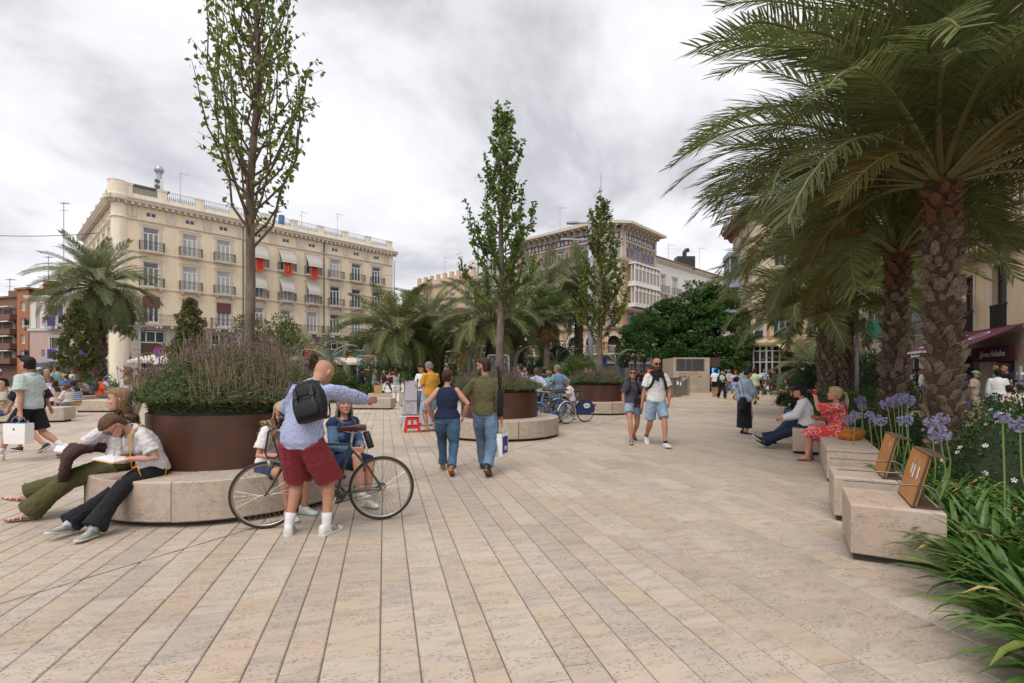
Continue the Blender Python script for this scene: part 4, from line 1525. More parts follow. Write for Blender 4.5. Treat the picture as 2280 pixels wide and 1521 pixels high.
for k,(f,w) in enumerate(facs):
 bays = [w / 2] if w < 4 else [1.35,4.1,6.5]
 ww = 1.6 if w > 4 else min(1.3,w * .55)
 hs = [(b - ww / 2,b + ww / 2,4.55,6.15) for b in bays]
 hs += [(b - ww * .42,b + ww * .42,z,z + 2.2) for b in bays for z in (7.4,10.4) if k != 0 and w > 3]
 hs += [(b - .4,b + .4,13.3,14.4) for b in bays if w > 3]
 f.wall(w,3.7,HE,hs,M_ESTONE)
 for h in hs:
  fm = frame_mesh(h[1] - h[0],h[3] - h[2],3,None,.09)
  fm.materials[0] = M_PALEBLUE
  q = f.put('window',fm,(h[0] + h[1]) / 2,h[2],.12)
  f.put('pane',pane_mesh(h[1] - h[0],h[3] - h[2]),(h[0] + h[1]) / 2,h[2],.12,q)
  f.put('window_surround',surround_mesh(h[1] - h[0],h[3] - h[2],.3,.09,M_ESTONE),(h[0] + h[1]) / 2,h[2])
  if h[2] < 5:
   mb = MB().bx(h[0],h[1],-.12,-.04,h[2] - .1,h[2] + .5)
   f.obj('window_guard',mb,M_IRON)
 if w > 4:
  for x in (.25,2.75,5.3,7.5):
   f.obj('brick_panel',MB().bx(x - .2,x + .2,-.05,.001,4.3,6.4),M_EBRICK)
 f.band(-.05,w + .05,[(0,3.75),(.2,3.8),(.3,4.0),(.3,4.12),(0,4.2)],M_ESTONE)
 f.band(-.05,w + .05,[(0,6.8),(.25,6.85),(.4,7.1),(.4,7.2),(0,7.25)],M_ESTONE)
 for z in (10.1,13.0):
  f.band(-.02,w + .02,[(0,z),(.1,z),(.15,z + .15),(0,z + .2)],M_ESTONE)
 f.band(-.4,w + .4,[(0,HE - .9),(.2,HE - .8),(.45,HE - .4),(.95,HE - .1),(1.0,HE + .15),(0,HE + .2)],M_BROWNCOR,'cornice')
 mb = MB()
 for x in np.arange(.1,w,.45):
  mb.bx(x - .09,x + .09,-.85,-.1,HE - .55,HE - .2)
 f.obj('eaves_bracket',mb,M_BROWNCOR)
 # shop front
 mb = MB()
 mb.quad((0,.25,.5),(w,.25,.5),(w,.25,3.7),(0,.25,3.7))
 f.obj('shop_window',mb,M_DARKSHOP)
 mb = MB().bx(0,w,.02,.24,0,.5)
 f.obj('shop_plinth',mb,M_BLACK)
 mb = MB()
 for x in ([0.05,.55,1.15,3.9,4.4,w - .2] if w > 4 else [0.05,w * .5,w - .05]):
  mb.bx(x - .05,x + .05,.12,.24,.5,3.7)
 mb.bx(0,w,.13,.23,2.35,2.45)
 mb.bx(0,w,.13,.23,3.3,3.38)
 f.obj('shop_frame',mb,M('pale_metal',(0.50,0.48,0.45),.5))
 mb = MB().bx(0.6 if w > 4 else .1,w - .1,.16,.22,2.46,3.28)
 f.obj('shop_sign_board',mb,M_BLACK)
 # awning
 if w > 3:
  mb = MB()
  x0,x1 = (.7,w) if w > 4 else (.2,w - .3)
  mb.rings([[(q,y,z) for y,z in ((.0,3.95),(-1.2,3.45),(-1.2,3.22),(-1.17,3.22),(-1.17,3.43),(0,3.92))] for q in np.linspace(x0,x1,2)])
  f.obj('beige_awning',mb,M('beige_canvas',(0.56,0.40,0.25),.85))
f = facs[0][0]
sgn(facs[2][0],'C',6.4,2.55,.9,M_SIGNGOLD,.12,.3)
sgn(facs[0][0],'Nela',2.5,2.6,.62,M_SIGNGOLD,.12,.35)
# blue bay on the narrow side
for z0,z1 in ((7.35,9.9),(10.2,12.8)):
 mb = MB()
 x0,x1 = .6,3.1
 mb.bx(x0,x1,-.95,0,z0 - .15,z0 + .5)
 mb.bx(x0 - .1,x1 + .1,-1.05,0,z1 - .35,z1 + .1)
 for x in (x0 + .08,(x0 + x1) / 2,x1 - .08):
  mb.bx(x - .08,x + .08,-.95,-.8,z0,z1)
 for x in (x0 + .05,x1 - .05):
  mb.bx(x - .05,x + .05,-.2,0,z0,z1)
 b_ = f.obj('bay_window',mb,M_PALEBLUE)
 mb = MB().bx(x0 + .06,x1 - .06,-.85,-.05,z0 + .45,z1 - .3)
 f.obj('pane',mb,M_GLASS,b_)
 mb = MB()
 for x in np.arange(x0,x1,.14):
  mb.bx(x - .012,x + .012,-1.0,-.976,z0 + .45,z0 + 1.1)
 mb.bx(x0,x1,-1.0,-.97,z0 + 1.08,z0 + 1.12)
 f.obj('railing',mb,M_IRON,b_)
f2_ = facs[2][0]
mA,mR = balcony_meshes(6.8,.8,1.0,iron=M_IRON,slabm=M_ESTONE)
for z in (7.3,10.3):
 q = f2_.put('balcony',mA,4.0,z)
 f2_.put('railing',mR,4.0,z,0,q)
core(ro,[pE[0] + Vector((.4,0)),pE[1] + Vector((.4,.2)),pE[2] + Vector((.2,.45)),pE[3] + Vector((0,.45)),Vector((30,58)),Vector((25.9,58))],0,HE,M_ESTONE,rmx)
inv = rmx.inverted()
dc = inv @ Vector((24.6,45.6,0))
mb = MB()
mb.lathe([(3.6,HE),(3.6,HE + .9),(3.45,HE + 1.0),(3.3,HE + 2.2),(2.8,HE + 3.4),(2.0,HE + 4.3),(1.0,HE + 4.9),(.5,HE + 5.0),(.45,HE + 5.8),(.15,HE + 6.4),(.02,HE + 7)],(dc.x,dc.y,0),20)
sharp(mb.build('dome',M_SLATE,ro),30)
for a in (3.6,4.4,5.2):
 p = inv @ Vector((24.6 + 3.4 * cos(a),45.6 + 3.4 * sin(a),0))
 mb = MB()
 mb.lathe([(.62,0),(.62,1.1),(.5,1.5),(.2,1.8),(.02,1.85)],(p.x,p.y,HE + .6),10)
 mb.build('dormer',M_SLATE,ro)
for (x,y) in ((21.6,48.6),(20.9,42.3)):
 p = inv @ Vector((x,y,0))
 mb = MB()
 mb.box((p.x,p.y,HE + .75),(.55,.55,1.3))
 mb.lathe([(.1,HE + 1.4),(.26,HE + 1.7),(.16,HE + 2.2),(.02,HE + 2.6)],(p.x,p.y,0),8)
 mb.build('finial',M_ESTONE,ro)
# ------------------------------------------------------------------ F: right-hand row along the palm bed
UF = Vector((0.382,0.924)).normalized()          # row runs away from the camera
uFl = -UF                                          # seen from the square,left to right is towards the camera
M_FCREAM = M('warm_cream_render',(0.72,0.56,0.38),.85,var=.07,vscale=1,streak=.25)
M_BROWNWIN = M('brown_window_paint',(0.10,0.045,0.03),.5,var=.1)
M_YELLOW = M('yellow_render',(0.62,0.50,0.22),.85,var=.06,streak=.2)
base = Vector((20.0,21.0))
def rowpt(Y):
 return base + UF * ((Y - base.y) / UF.y)
def rowhouse(name,Y0,Y1,H,mat_,label,**kw):
 a = rowpt(Y1)
 w = (rowpt(Y1) - rowpt(Y0)).length
 return townhouse(name,a,uFl,w,H,mat_,label,**kw) + (w,)
r_,fF,w = rowhouse('balcony_house',18.3,26.6,15.0,M_FCREAM,'warm cream house with brown windows above the purple awning',rows=3,bays=(1.5,4.3,7.1),ww=1.15,wh=2.5,balc=(),frame_mat=M_BROWNWIN,wmat=M_GLASS,z_first=3.35,gh=3.0,cornice=True)
for z in (6.65,10.0):
 mA,mR = balcony_meshes(w - .4,.8,1.0,True,iron=M_IRON,slabm=M_STONE,step=.11)
 q = fF.put('balcony',mA,w / 2,z)
 fF.put('railing',mR,w / 2,z,0,q)
for b in (1.5,4.3,7.1):
 mb = MB()
 for x in np.arange(b - .6,b + .6,.1):
  mb.bx(x - .02,x + .02,-.1,-.06,3.3,4.2)
 mb.bx(b - .65,b + .65,-.12,-.05,4.2,4.26)
 fF.obj('window_guard',mb,M_IRON)
M_PLUM = M('plum_canvas',(0.115,0.022,0.055),.8,var=.08)
mb = MB()
mb.rings([[(q,y,z) for y,z in ((0,3.35),(-1.9,2.45),(-1.9,2.15),(-1.88,2.15),(-1.88,2.42),(0,3.3))] for q in (2.2,8.9)])
aw = fF.obj('plum_awning',mb,M_PLUM)
mb = MB().bx(2.2,8.9,-1.94,-1.88,2.40,2.50)
fF.obj('awning_bar',mb,M_WFRAME,aw)
mb = MB().bx(5.4,8.9,-.3,-.24,1.95,2.55)
fF.obj('shop_sign_board',mb,M_PLUM)
sgn(fF,'Jijona Helados',7.2,2.15,.34,M_SIGNW,-.32,.25)
sgn(fF,'Jijona Xixona',4.2,2.22,.2,M_SIGNW,-1.93,.2)
slope = atan2(.9,1.9)
for x in (3.6,5.6,7.6):
 mx = fF.L @ Matrix.Translation((x,-.85,2.965)) @ Matrix.Rotation(slope,4,'X') @ Matrix.Rotation(0,4,'Z')
 mb = MB()
 mb.rings([[(cos(2 * pi * k / 16) * r,sin(2 * pi * k / 16) * r * .8,.02) for k in range(16)] for r in (.36,.44)],False)
 mb.build('awning_emblem',M_SIGNW,fF.root,mx=mx)
 text('helado',.24,M_SIGNW,fF.root,fF.L @ Matrix.Translation((x - .3,-1.45,2.685)) @ Matrix.Rotation(slope,4,'X'),'lettering',.2)
# ice cream cone sign
cone = empty('ice_cream_sign',fF.fr @ Vector((5.1,-.8,3.45)))
tag(cone,'giant ice cream cone sign above the purple awning','shop sign')
MB().lathe([(.03,0),(.30,.85)],n=14).build('cone',M('wafer',(0.45,0.22,0.07),.7,var=.2,vscale=20),cone)
MB().ell((-.05,0,1.05),(.42,.4,.36)).build('lilac_scoop',M('lilac',(0.26,0.15,0.30),.5),cone,True)
MB().ell((.14,0,1.28),(.33,.32,.26)).build('cream_scoop',M('creamw',(0.70,0.66,0.58),.5),cone,True)
MB().tube([(.05,0,1.35),(.0,0,1.7),(-.15,0,1.85)],[.12,.1,.05],8).build('wafer_stick',M('wafer_orange',(.50,.18,.04),.6),cone)
r_,fG,w = rowhouse('yellow_house',9.5,18.2,15,M_YELLOW,'yellow house with white trim at the right edge',rows=3,bays=(1.6,4.6,7.4),ww=1.2,wh=2.3,balc=(1,2),trim=M_WHITEW,z_first=4.3)
r_,fH,w = rowhouse('scaffold_house',26.7,33.0,15,M_STONE,'house wrapped in green scaffold netting behind the palms',rows=3,bays=(1.5,4.2),ww=1.1,wh=2.2,balc=())
M_GREENNET = M('green_netting',(0.02,0.17,0.11),.8,var=.25,vscale=3)
for z in (3.6,6.2,8.8):
 mb = MB().bx(0,w,-1.3,-1.26,z,z + 1.2)
 fH.obj('green_net',mb,M_GREENNET)
 mb = MB().bx(0,w,-1.3,-.1,z - .12,z - .06)
 fH.obj('scaffold_deck',mb,M_ZINC)
mb = MB()
for x in np.linspace(0.1,w - .1,5):
 for y in (-1.25,-.2):
  mb.tube([(x,y,0),(x,y,10.5)],.04,6)
fH.obj('scaffold_pole',mb,M_ZINC)
rowhouse('street_house',33.1,41.4,14.5,M_ESTONE,'honey house beside the domed corner behind palms',rows=3,bays=(1.5,4.2,6.9),ww=1.1,wh=2.2,balc=(0,1))
# ================================================================== vegetation
def leafmat(name,c,c2,trans=0.25,isl=0.25,rough=0.55):
 return M(name,c,rough,col2=c2,vscale=0.8,trans=trans,island=isl,spec=0.35)
M_FROND = M('palm_leaflet',(0.125,0.16,0.05),.55,col2=(0.19,0.205,0.075),vscale=1.2,trans=.45,island=.30,rand=.22,spec=.35)
M_FRONDG = M('palm_leaflet_grey',(0.19,0.225,0.10),.55,col2=(0.26,0.28,0.14),vscale=1.2,trans=.42,island=.28,rand=.2,spec=.35)
M_FRONDY = M('palm_leaflet_yellowing',(0.20,0.14,0.025),.6,col2=(0.11,0.115,0.03),vscale=1.5,trans=.3,island=.3,rand=.2)
M_FRONDD = M('palm_leaflet_dead',(0.26,0.18,0.10),.8,col2=(0.18,0.115,0.06),vscale=1.5,trans=.2,island=.3)
M_RACHIS = M('palm_rachis',(0.13,0.145,0.05),.5,col2=(0.19,0.155,0.06),vscale=2)
M_SHEATH = M('palm_sheath',(0.24,0.085,0.03),.8,var=.3,vscale=8)
M_BOOT = M('palm_leaf_base',(0.25,0.19,0.14),.92,col2=(0.10,0.062,0.04),vscale=3.2,rand=.45,bump=.5,bscale=40,stretch=(3,3,.6))
M_BOOTNEW = M('palm_leaf_base_fresh',(0.17,0.072,0.03),.85,col2=(0.11,0.045,0.02),vscale=6,rand=.3,bump=.4,bscale=40,stretch=(3,3,.6))
M_TRUNK = M('palm_trunk_fibre',(0.062,0.038,0.025),.95,var=.4,vscale=8,bump=.8,bscale=30,stretch=(1,1,.4))
M_BARK = M('grey_bark',(0.10,0.075,0.058),.92,col2=(0.20,0.165,0.13),vscale=9,var=.25,bump=.9,bscale=38,stretch=(1,1,.4))
M_TWIG = M('young_twig',(0.105,0.065,0.045),.85,var=.2)
def frond_mesh(L=2.6,droop=1.2,pairs=52,leaf=0.42,seed=1,mat_=M_FROND,curl=0.35,bare=0.16,w=.022,arch0=0.0):
 """date-palm leaf along +X,rising from the origin: rachis plus two ranks of keeled leaflets"""
 r = random.Random(seed)
 mb = MB().mat(M_RACHIS)
 n = 14
 pts = []
 p = Vector((0,0,0))
 ang = arch0
 for i in range(n + 1):
  pts.append(p.copy())
  t = i / n
  ang = arch0 - droop * t ** 1.6
  p = p + Vector((cos(ang),0,sin(ang))) * (L / n)
 side = r.uniform(-.12,.12)
 pts = [q + Vector((0,side * (q.length / L) ** 2 * L * .5,0)) for q in pts]
 mb.tube(pts,[((.050 * (1 - .88 * (i / n) ** .4) + .003),(.026 * (1 - .86 * (i / n) ** .4) + .003)) for i in range(n + 1)],6,ref=(0,0,1))
 mb.mat(mat_)
 for k in range(pairs):
  t = bare + (1 - bare) * (k + .5) / pairs
  f = t * n
  i = min(int(f),n - 1)
  q = pts[i].lerp(pts[i + 1],f - i)
  d = (pts[i + 1] - pts[i]).normalized()
  up = d.cross(Vector((0,1,0))) * -1
  up = Vector((-d.z,0,d.x))
  env = (min(1.0,(t - bare) / .12 + .35)) * (1 - .62 * max(0,(t - .55) / .45) ** 1.3)
  ll = leaf * env * r.uniform(.85,1.12)
  for sg in (-1,1):
   if r.random() < .05:
    continue
   fw = lerp(.75,1.35,t) * r.uniform(.75,1.2)             # leans towards the tip
   lift = r.uniform(.05,.5) * (1 - .4 * t)
   v = (Vector((0,sg,0)) + d * fw + up * lift).normalized()
   sag = Vector((0,0,-1)) * curl * r.uniform(.6,1.3)
   ww = w * r.uniform(.8,1.15)
   wd = (d - v * d.dot(v)).normalized() * ww * .5
   p0 = q
   p1 = q + v * ll * .45 + sag * ll * .08
   p2 = q + v * ll * .82 + sag * ll * .34
   p3 = q + v * ll + sag * ll * .60
   b = len(mb.v)
   mb.add([p0 - wd * .6,p0 + wd * .6,p1 + wd,p1 - wd,p2 + wd * .75,p2 - wd * .75,p3],[(0,1,2,3),(3,2,4,5),(5,4,6)])
 return mb.mesh('frond')
def fan_mesh(R=.75,seed=0,mat_=None,stalk=.8):
 r = random.Random(seed)
 mb = MB().mat(M_RACHIS)
 mb.tube([(0,0,0),(stalk * .6,0,.05),(stalk,0,0)],[.018,.012,.01],5)
 mb.mat(mat_)
 n = 26
 for k in range(n):
  a = -2.2 + 4.4 * k / (n - 1)
  ll = R * (1 - .28 * (abs(a) / 2.2) ** 2) * r.uniform(.92,1.06)
  v = Vector((cos(a),sin(a),.12))
  wd = Vector((-sin(a),cos(a),0)) * (.030 * R / .75)
  o = Vector((stalk,0,0))
  p1,p2,p3 = o + v * ll * .55,o + v * ll * .82 + Vector((0,0,-.05 * R)),o + v * ll + Vector((0,0,-.28 * R * r.uniform(.4,1.4)))
  mb.add([o,p1 + wd,p1 - wd,p2 + wd * .6,p2 - wd * .6,p3],[(0,1,2),(2,1,3,4),(4,3,5)])
 return mb.mesh('fan_leaf')
FR = {}
for key,mt in (('g',M_FROND),('s',M_FRONDG)):
 FR[key] = [frond_mesh(2.6,d,84,.50,i,mt,c,w=.021) for i,(d,c) in enumerate(((.7,.15),(1.15,.3),(1.6,.45),(2.0,.6),(1.35,.4),(2.3,.7)))]
FR['n'] = [frond_mesh(2.7,d,76,.50,i + 50,M_FROND,c,w=.0175) for i,(d,c) in enumerate(((1.2,.2),(1.55,.3),(1.75,.45),(2.1,.6),(1.4,.4),(2.3,.7)))]
FR['y'] = [frond_mesh(2.5,1.9,66,.44,21,M_FRONDY,.6,w=.021),frond_mesh(2.5,1.5,66,.44,22,M_FRONDY,.5,w=.021)]
FR['d'] = [frond_mesh(2.2,2.3,40,.36,31,M_FRONDD,.9),frond_mesh(2.2,1.9,40,.36,32,M_FRONDD,.9)]
def boot_mesh(seed,mat_):
 """cut leaf base: a wedge hugging the trunk,tip up and out (+X out,+Z up)"""
 r = random.Random(seed)
 w,h,t = .82,1.5 * r.uniform(.8,1.25),.55
 mb = MB()
 v = [(-.05,-w * .5,-h * .35),(-.05,w * .5,-h * .35),(t * .75,w * .40,h * .42),(t * .75,-w * .38,h * .45),
   (-.12,-w * .42,h * .35),(-.12,w * .42,h * .35),(t * .35,0,-h * .2),(t,.05 * w,h * .62),(t * .55,-.03,h * .60)]
 v = [(x + r.uniform(-.04,.04),y + r.uniform(-.06,.06),z + r.uniform(-.06,.06)) for x,y,z in v]
 mb.add(v,[(0,6,3),(0,3,4),(6,1,2),(1,5,2),(6,2,7),(6,7,3),(3,7,8),(7,2,8),(3,8,4),(2,5,8),(4,8,5)])
 return mb.mesh('leaf_base',mat_)
BOOTS = [boot_mesh(i,M_BOOT) for i in range(5)]
BOOTN = [boot_mesh(i + 9,M_BOOTNEW) for i in range(3)]
def palm(x,y,h,rt,label,nf=40,fl=1.0,kind='g',boots=120,boot_parts=True,seed=0,lean=(0,0),dead=0,yellow=0,spread=(-.75,1.35),fruit=0,z0=0.0,name='date_palm',young=False):
 r = random.Random(seed)
 ro = empty(name,(x,y,z0),0)
 tag(ro,label,'palm tree','date palms')
 mb = MB()
 n = 12
 path = [Vector((lean[0] * (i / n) ** 1.5,lean[1] * (i / n) ** 1.5,h * i / n)) for i in range(n + 1)]
 rad = [rt * (1.18 if i == 0 else (1.0 + .05 * sin(i * 2.1)) * (1.0 if i < n - 1 else 1.02)) * .86 for i in range(n + 1)]
 mb.tube(path + [path[-1] + Vector((0,0,rt * 1.2))],rad + [rt * .45],14,ref=(0,1,0))
 tr = sharp(mb.build('trunk',M_TRUNK,ro),70)
 jb = MB()
 rows = max(6,int(h / (rt * .62)))
 per = 7
 cnt = 0
 for i in range(rows):
  t = (i + .4) / rows
  c = path[min(int(t * n),n - 1)].lerp(path[min(int(t * n) + 1,n)],t * n - int(t * n))
  for k in range(per):
   a = 2 * pi * (k + (i % 2) * .5 + r.uniform(-.15,.15)) / per + i * .13
   s_ = rt * .66 * r.uniform(.6,1.3)
   rr = rt * .78
   loc = c + Vector((cos(a) * rr,sin(a) * rr,r.uniform(-.05,.05)))
   me = r.choice(BOOTN if t > .82 else BOOTS)
   if boot_parts:
    inst('leaf_base',me,tr,loc,(r.uniform(-.4,.4),r.uniform(-.1,.38),a + r.uniform(-.25,.25)),s_)
   else:
    mx = Matrix.Translation(loc) @ Euler((r.uniform(-.15,.15),r.uniform(-.2,.15),a)).to_matrix().to_4x4() @ Matrix.Scale(s_ * 1.1,4)
    jb.mat(M_BOOT)
    jb.add([mx @ v.co for v in me.vertices],[tuple(p.vertices) for p in me.polygons])
 if not boot_parts:
  struct(jb.build('leaf_bases',M_BOOT,tr),'stuff')
 if boot_parts:                                          # frayed leaf-sheath fibre between the stubs
  fb = MB()
  for k in range(420):
   t = r.random()
   c = path[min(int(t * n),n - 1)]
   a = r.uniform(0,2 * pi)
   p = Vector((c.x + cos(a) * rt * .9,c.y + sin(a) * rt * .9,h * t))
   tg = Vector((-sin(a),cos(a),0)) * r.choice((-1,1))
   q1 = p + tg * rt * .3 * r.uniform(.4,1) + Vector((cos(a),sin(a),0)) * rt * r.uniform(.05,.25) + Vector((0,0,r.uniform(-.05,.07)))
   q2 = q1 + tg * rt * .35 * r.uniform(.2,1) + Vector((cos(a) * .04,sin(a) * .04,r.uniform(-.1,.04)))
   w_ = Vector((0,0,1)) * r.uniform(.004,.014)
   fb.add([p - w_,p + w_,q1 + w_ * .7,q1 - w_ * .7,q2],[(0,1,2,3),(3,2,4)])
  struct(fb.build('fibre',M('palm_fibre',(0.17,0.115,0.075),.95,island=.5),tr),'stuff')
 top = path[-1] + Vector((0,0,rt * .5))
 for i in range(nf):
  t = (i + .5) / nf                                   # young upright to old drooping
  el = lerp(spread[1],spread[0],t ** .85) + r.uniform(-.12,.12)
  az = i * 2.39996 + r.uniform(-.2,.2)
  if i >= nf - dead:
   me = r.choice(FR['d'])
   el = r.uniform(-1.35,-.7)
  elif nf - dead - yellow <= i < nf - dead:
   me = r.choice(FR['y'])
  else:
   band = [0,1] if t < .22 else ([1,4,2] if t < .6 else [2,3,4] if t < .85 else [3,5])
   if young:
    band = [0,1] if t < .3 else ([1,4,2] if t < .75 else [2,4])
   me = FR[kind][r.choice(band)]
  base = top + Vector((cos(az),sin(az),0)) * rt * .6 * (0.35 + t * .65) + Vector((0,0,-rt * .9 * t))
  s_ = fl * r.uniform(.88,1.1) * (lerp(1.5,.95,t) if young else 0.9 if t < .15 else 1.0)
  inst('frond',me,ro,base,(r.uniform(-.5,.5),-el,az),s_)
 for i in range(fruit):                                  # orange flower stalks and sheaths
  az = r.uniform(0,2 * pi)
  mb = MB()
  b0 = top + Vector((cos(az),sin(az),0)) * rt * .3
  e0 = b0 + Vector((cos(az) * .5,sin(az) * .5,.45))
  mb.tube([b0,b0.lerp(e0,.6) + Vector((0,0,.1)),e0],.014,5)
  for k in range(26):
   d = Vector((cos(az) + r.uniform(-.7,.7),sin(az) + r.uniform(-.7,.7),r.uniform(-.9,.3)))
   mb.tube([e0,e0 + d * .2 + Vector((0,0,-.02)),e0 + d * .36 + Vector((0,0,-.14))],.005,4)
  mb.build('flower_stalk',M('orange_flower_stalk',(.42,.20,.03),.7,var=.2),ro)
  mb = MB()
  d = Vector((cos(az + 1) * .5,sin(az + 1) * .5,.55))
  mb.tube([b0,b0 + d * .5,b0 + d * .9 + Vector((0,0,-.05))],[.05,.07,.01],6,flat=.4)
  mb.build('sheath',M_SHEATH,ro)
 return ro
palm(5.98,6.9,4.2,.212,'big near date palm with rough stubby trunk at the right',92,1.17,'n',seed=3,yellow=6,spread=(.28,1.45),young=True,fruit=4,lean=(-.05,0))
palm(7.30,9.6,3.85,.215,'second date palm just left of the biggest trunk',54,1.15,'n',seed=8,yellow=3,spread=(.15,1.38),young=True,fruit=6,lean=(.12,.0))
palm(10.05,16.0,3.45,.24,'thick dark palm trunk behind the hedge by the bench row',44,1.15,'g',boot_parts=True,seed=12,spread=(.05,1.35),young=True,fruit=2)
palm(12.07,18.0,4.2,.215,'slimmer palm right of the thick dark trunk',48,1.2,'s',boot_parts=True,seed=15,spread=(.0,1.35),young=True,fruit=6)
palm(15.2,25.0,1.6,.3,'low bushy palm in front of the domed corner house',30,1.0,'s',boot_parts=False,seed=17,spread=(-.4,1.3))
palm(16.8,27.0,3.4,.3,'palm behind the two trunks near the scaffold house',34,1.0,'s',boot_parts=False,seed=18)
# left palm in front of the cream corner
palm(-26.3,31.8,7.0,.38,'tall grey green palm before the corner of the cream block',90,1.4,'s',boot_parts=False,seed=23,spread=(-.85,1.35))
# clump in the middle
palm(-7.6,33.5,4.1,.36,'full date palm left of centre behind the young women',66,1.6,'g',boot_parts=False,seed=31,dead=9,yellow=4,spread=(-.9,1.35),fruit=1)
palm(-6.2,37.0,5.3,.34,'date palm behind and right of the full centre left palm',56,1.6,'s',boot_parts=False,seed=32,dead=6,spread=(-.9,1.3))
palm(-1.3,31.0,4.5,.36,'broad date palm behind the middle planter tree',68,1.6,'g',boot_parts=False,seed=33,dead=8,yellow=6,spread=(-.9,1.3),fruit=1)
palm(2.5,40.0,7.9,.34,'tall palm rising before the ceramic block',54,1.6,'s',boot_parts=False,seed=34,dead=10,spread=(-.8,1.3))
palm(5.4,41.0,8.7,.34,'tall palm nearest the grey lamp mast',56,1.6,'s',boot_parts=False,seed=35,dead=12,spread=(-.8,1.3),lean=(.2,0))
palm(.6,36.0,5.6,.30,'middle palm beside the fan palm trunk',40,1.35,'s',boot_parts=False,seed=36,dead=6,spread=(-.8,1.2))
palm(-19.0,30.5,1.1,.3,'low palm behind the cone shaped tree by the planter',26,1.25,'s',boot_parts=False,seed=37,spread=(-.1,1.3))
palm(-12.3,31.0,2.4,.28,'small arching palm right of the planter tree trunk',22,1.1,'s',boot_parts=False,seed=38,spread=(-.5,1.2))
# fan palms
M_FAN = M('fan_leaf',(0.085,0.13,0.035),.55,col2=(0.13,0.165,0.05),vscale=2,trans=.25,island=.25,rand=.2)
M_FANY = M('fan_leaf_dry',(0.24,0.14,0.06),.8,var=.3,trans=.15,island=.3)
FANS = [fan_mesh(.8,i,M_FAN) for i in range(3)]
FAND = [fan_mesh(.7,i + 5,M_FANY) for i in range(2)]
def fanpalm(x,y,h,rt,label,n=26,dry=10,s_=1.0,seed=0,name='fan_palm'):
 r = random.Random(seed)
 ro = empty(name,(x,y,0))
 tag(ro,label,'palm tree','fan palms')
 if h > .4:
  mb = MB()
  mb.tube([(0,0,0),(.05,0,h * .3),(.12,0,h * .7),(.2,0,h)],[rt * 1.3,rt,rt * .95,rt],10)
  sharp(mb.build('trunk',M_BARK,ro),60)
 top = Vector((.2 if h > .4 else 0,0,h))
 for i in range(n + dry):
  az = i * 2.39996
  d = i >= n
  el = r.uniform(-1.45,-1.1) if d else lerp(1.4,-.5,(i + .5) / n)
  inst('fan_leaf',r.choice(FAND if d else FANS),ro,top + Vector((0,0,-.25 if d else 0)),(r.uniform(-.3,.3),-el,az),s_ * r.uniform(.85,1.1))
 return ro
fanpalm(2.0,30.0,5.1,.2,'slim fan palm with skirt of dry leaves at centre',30,16,1.15,1)
for k,(px,D,s_,lab) in enumerate(((745,26,1.0,'bushy fan palm by the curved lamp left of the bald man'),(1280,27,1.1,'bushy fan palm right of the blue shirted man'),(1245,29,1.25,'low fan palm clump behind the centre group'),
        (1310,30,1.2,'low fan palm clump at the foot of the lamp mast'),(862,29,.9,'pale spiky fan plant behind the young women'),(1080,26,1.0,'spiky fan plant left of the patterned screen'),(1775,23,.8,'broad leaf fan plant at the hedge end'))):
 x,y = XY(px,D)
 fanpalm(x,y,.35 if k != 1 else .9,.15,lab,34,4,s_,40 + k)
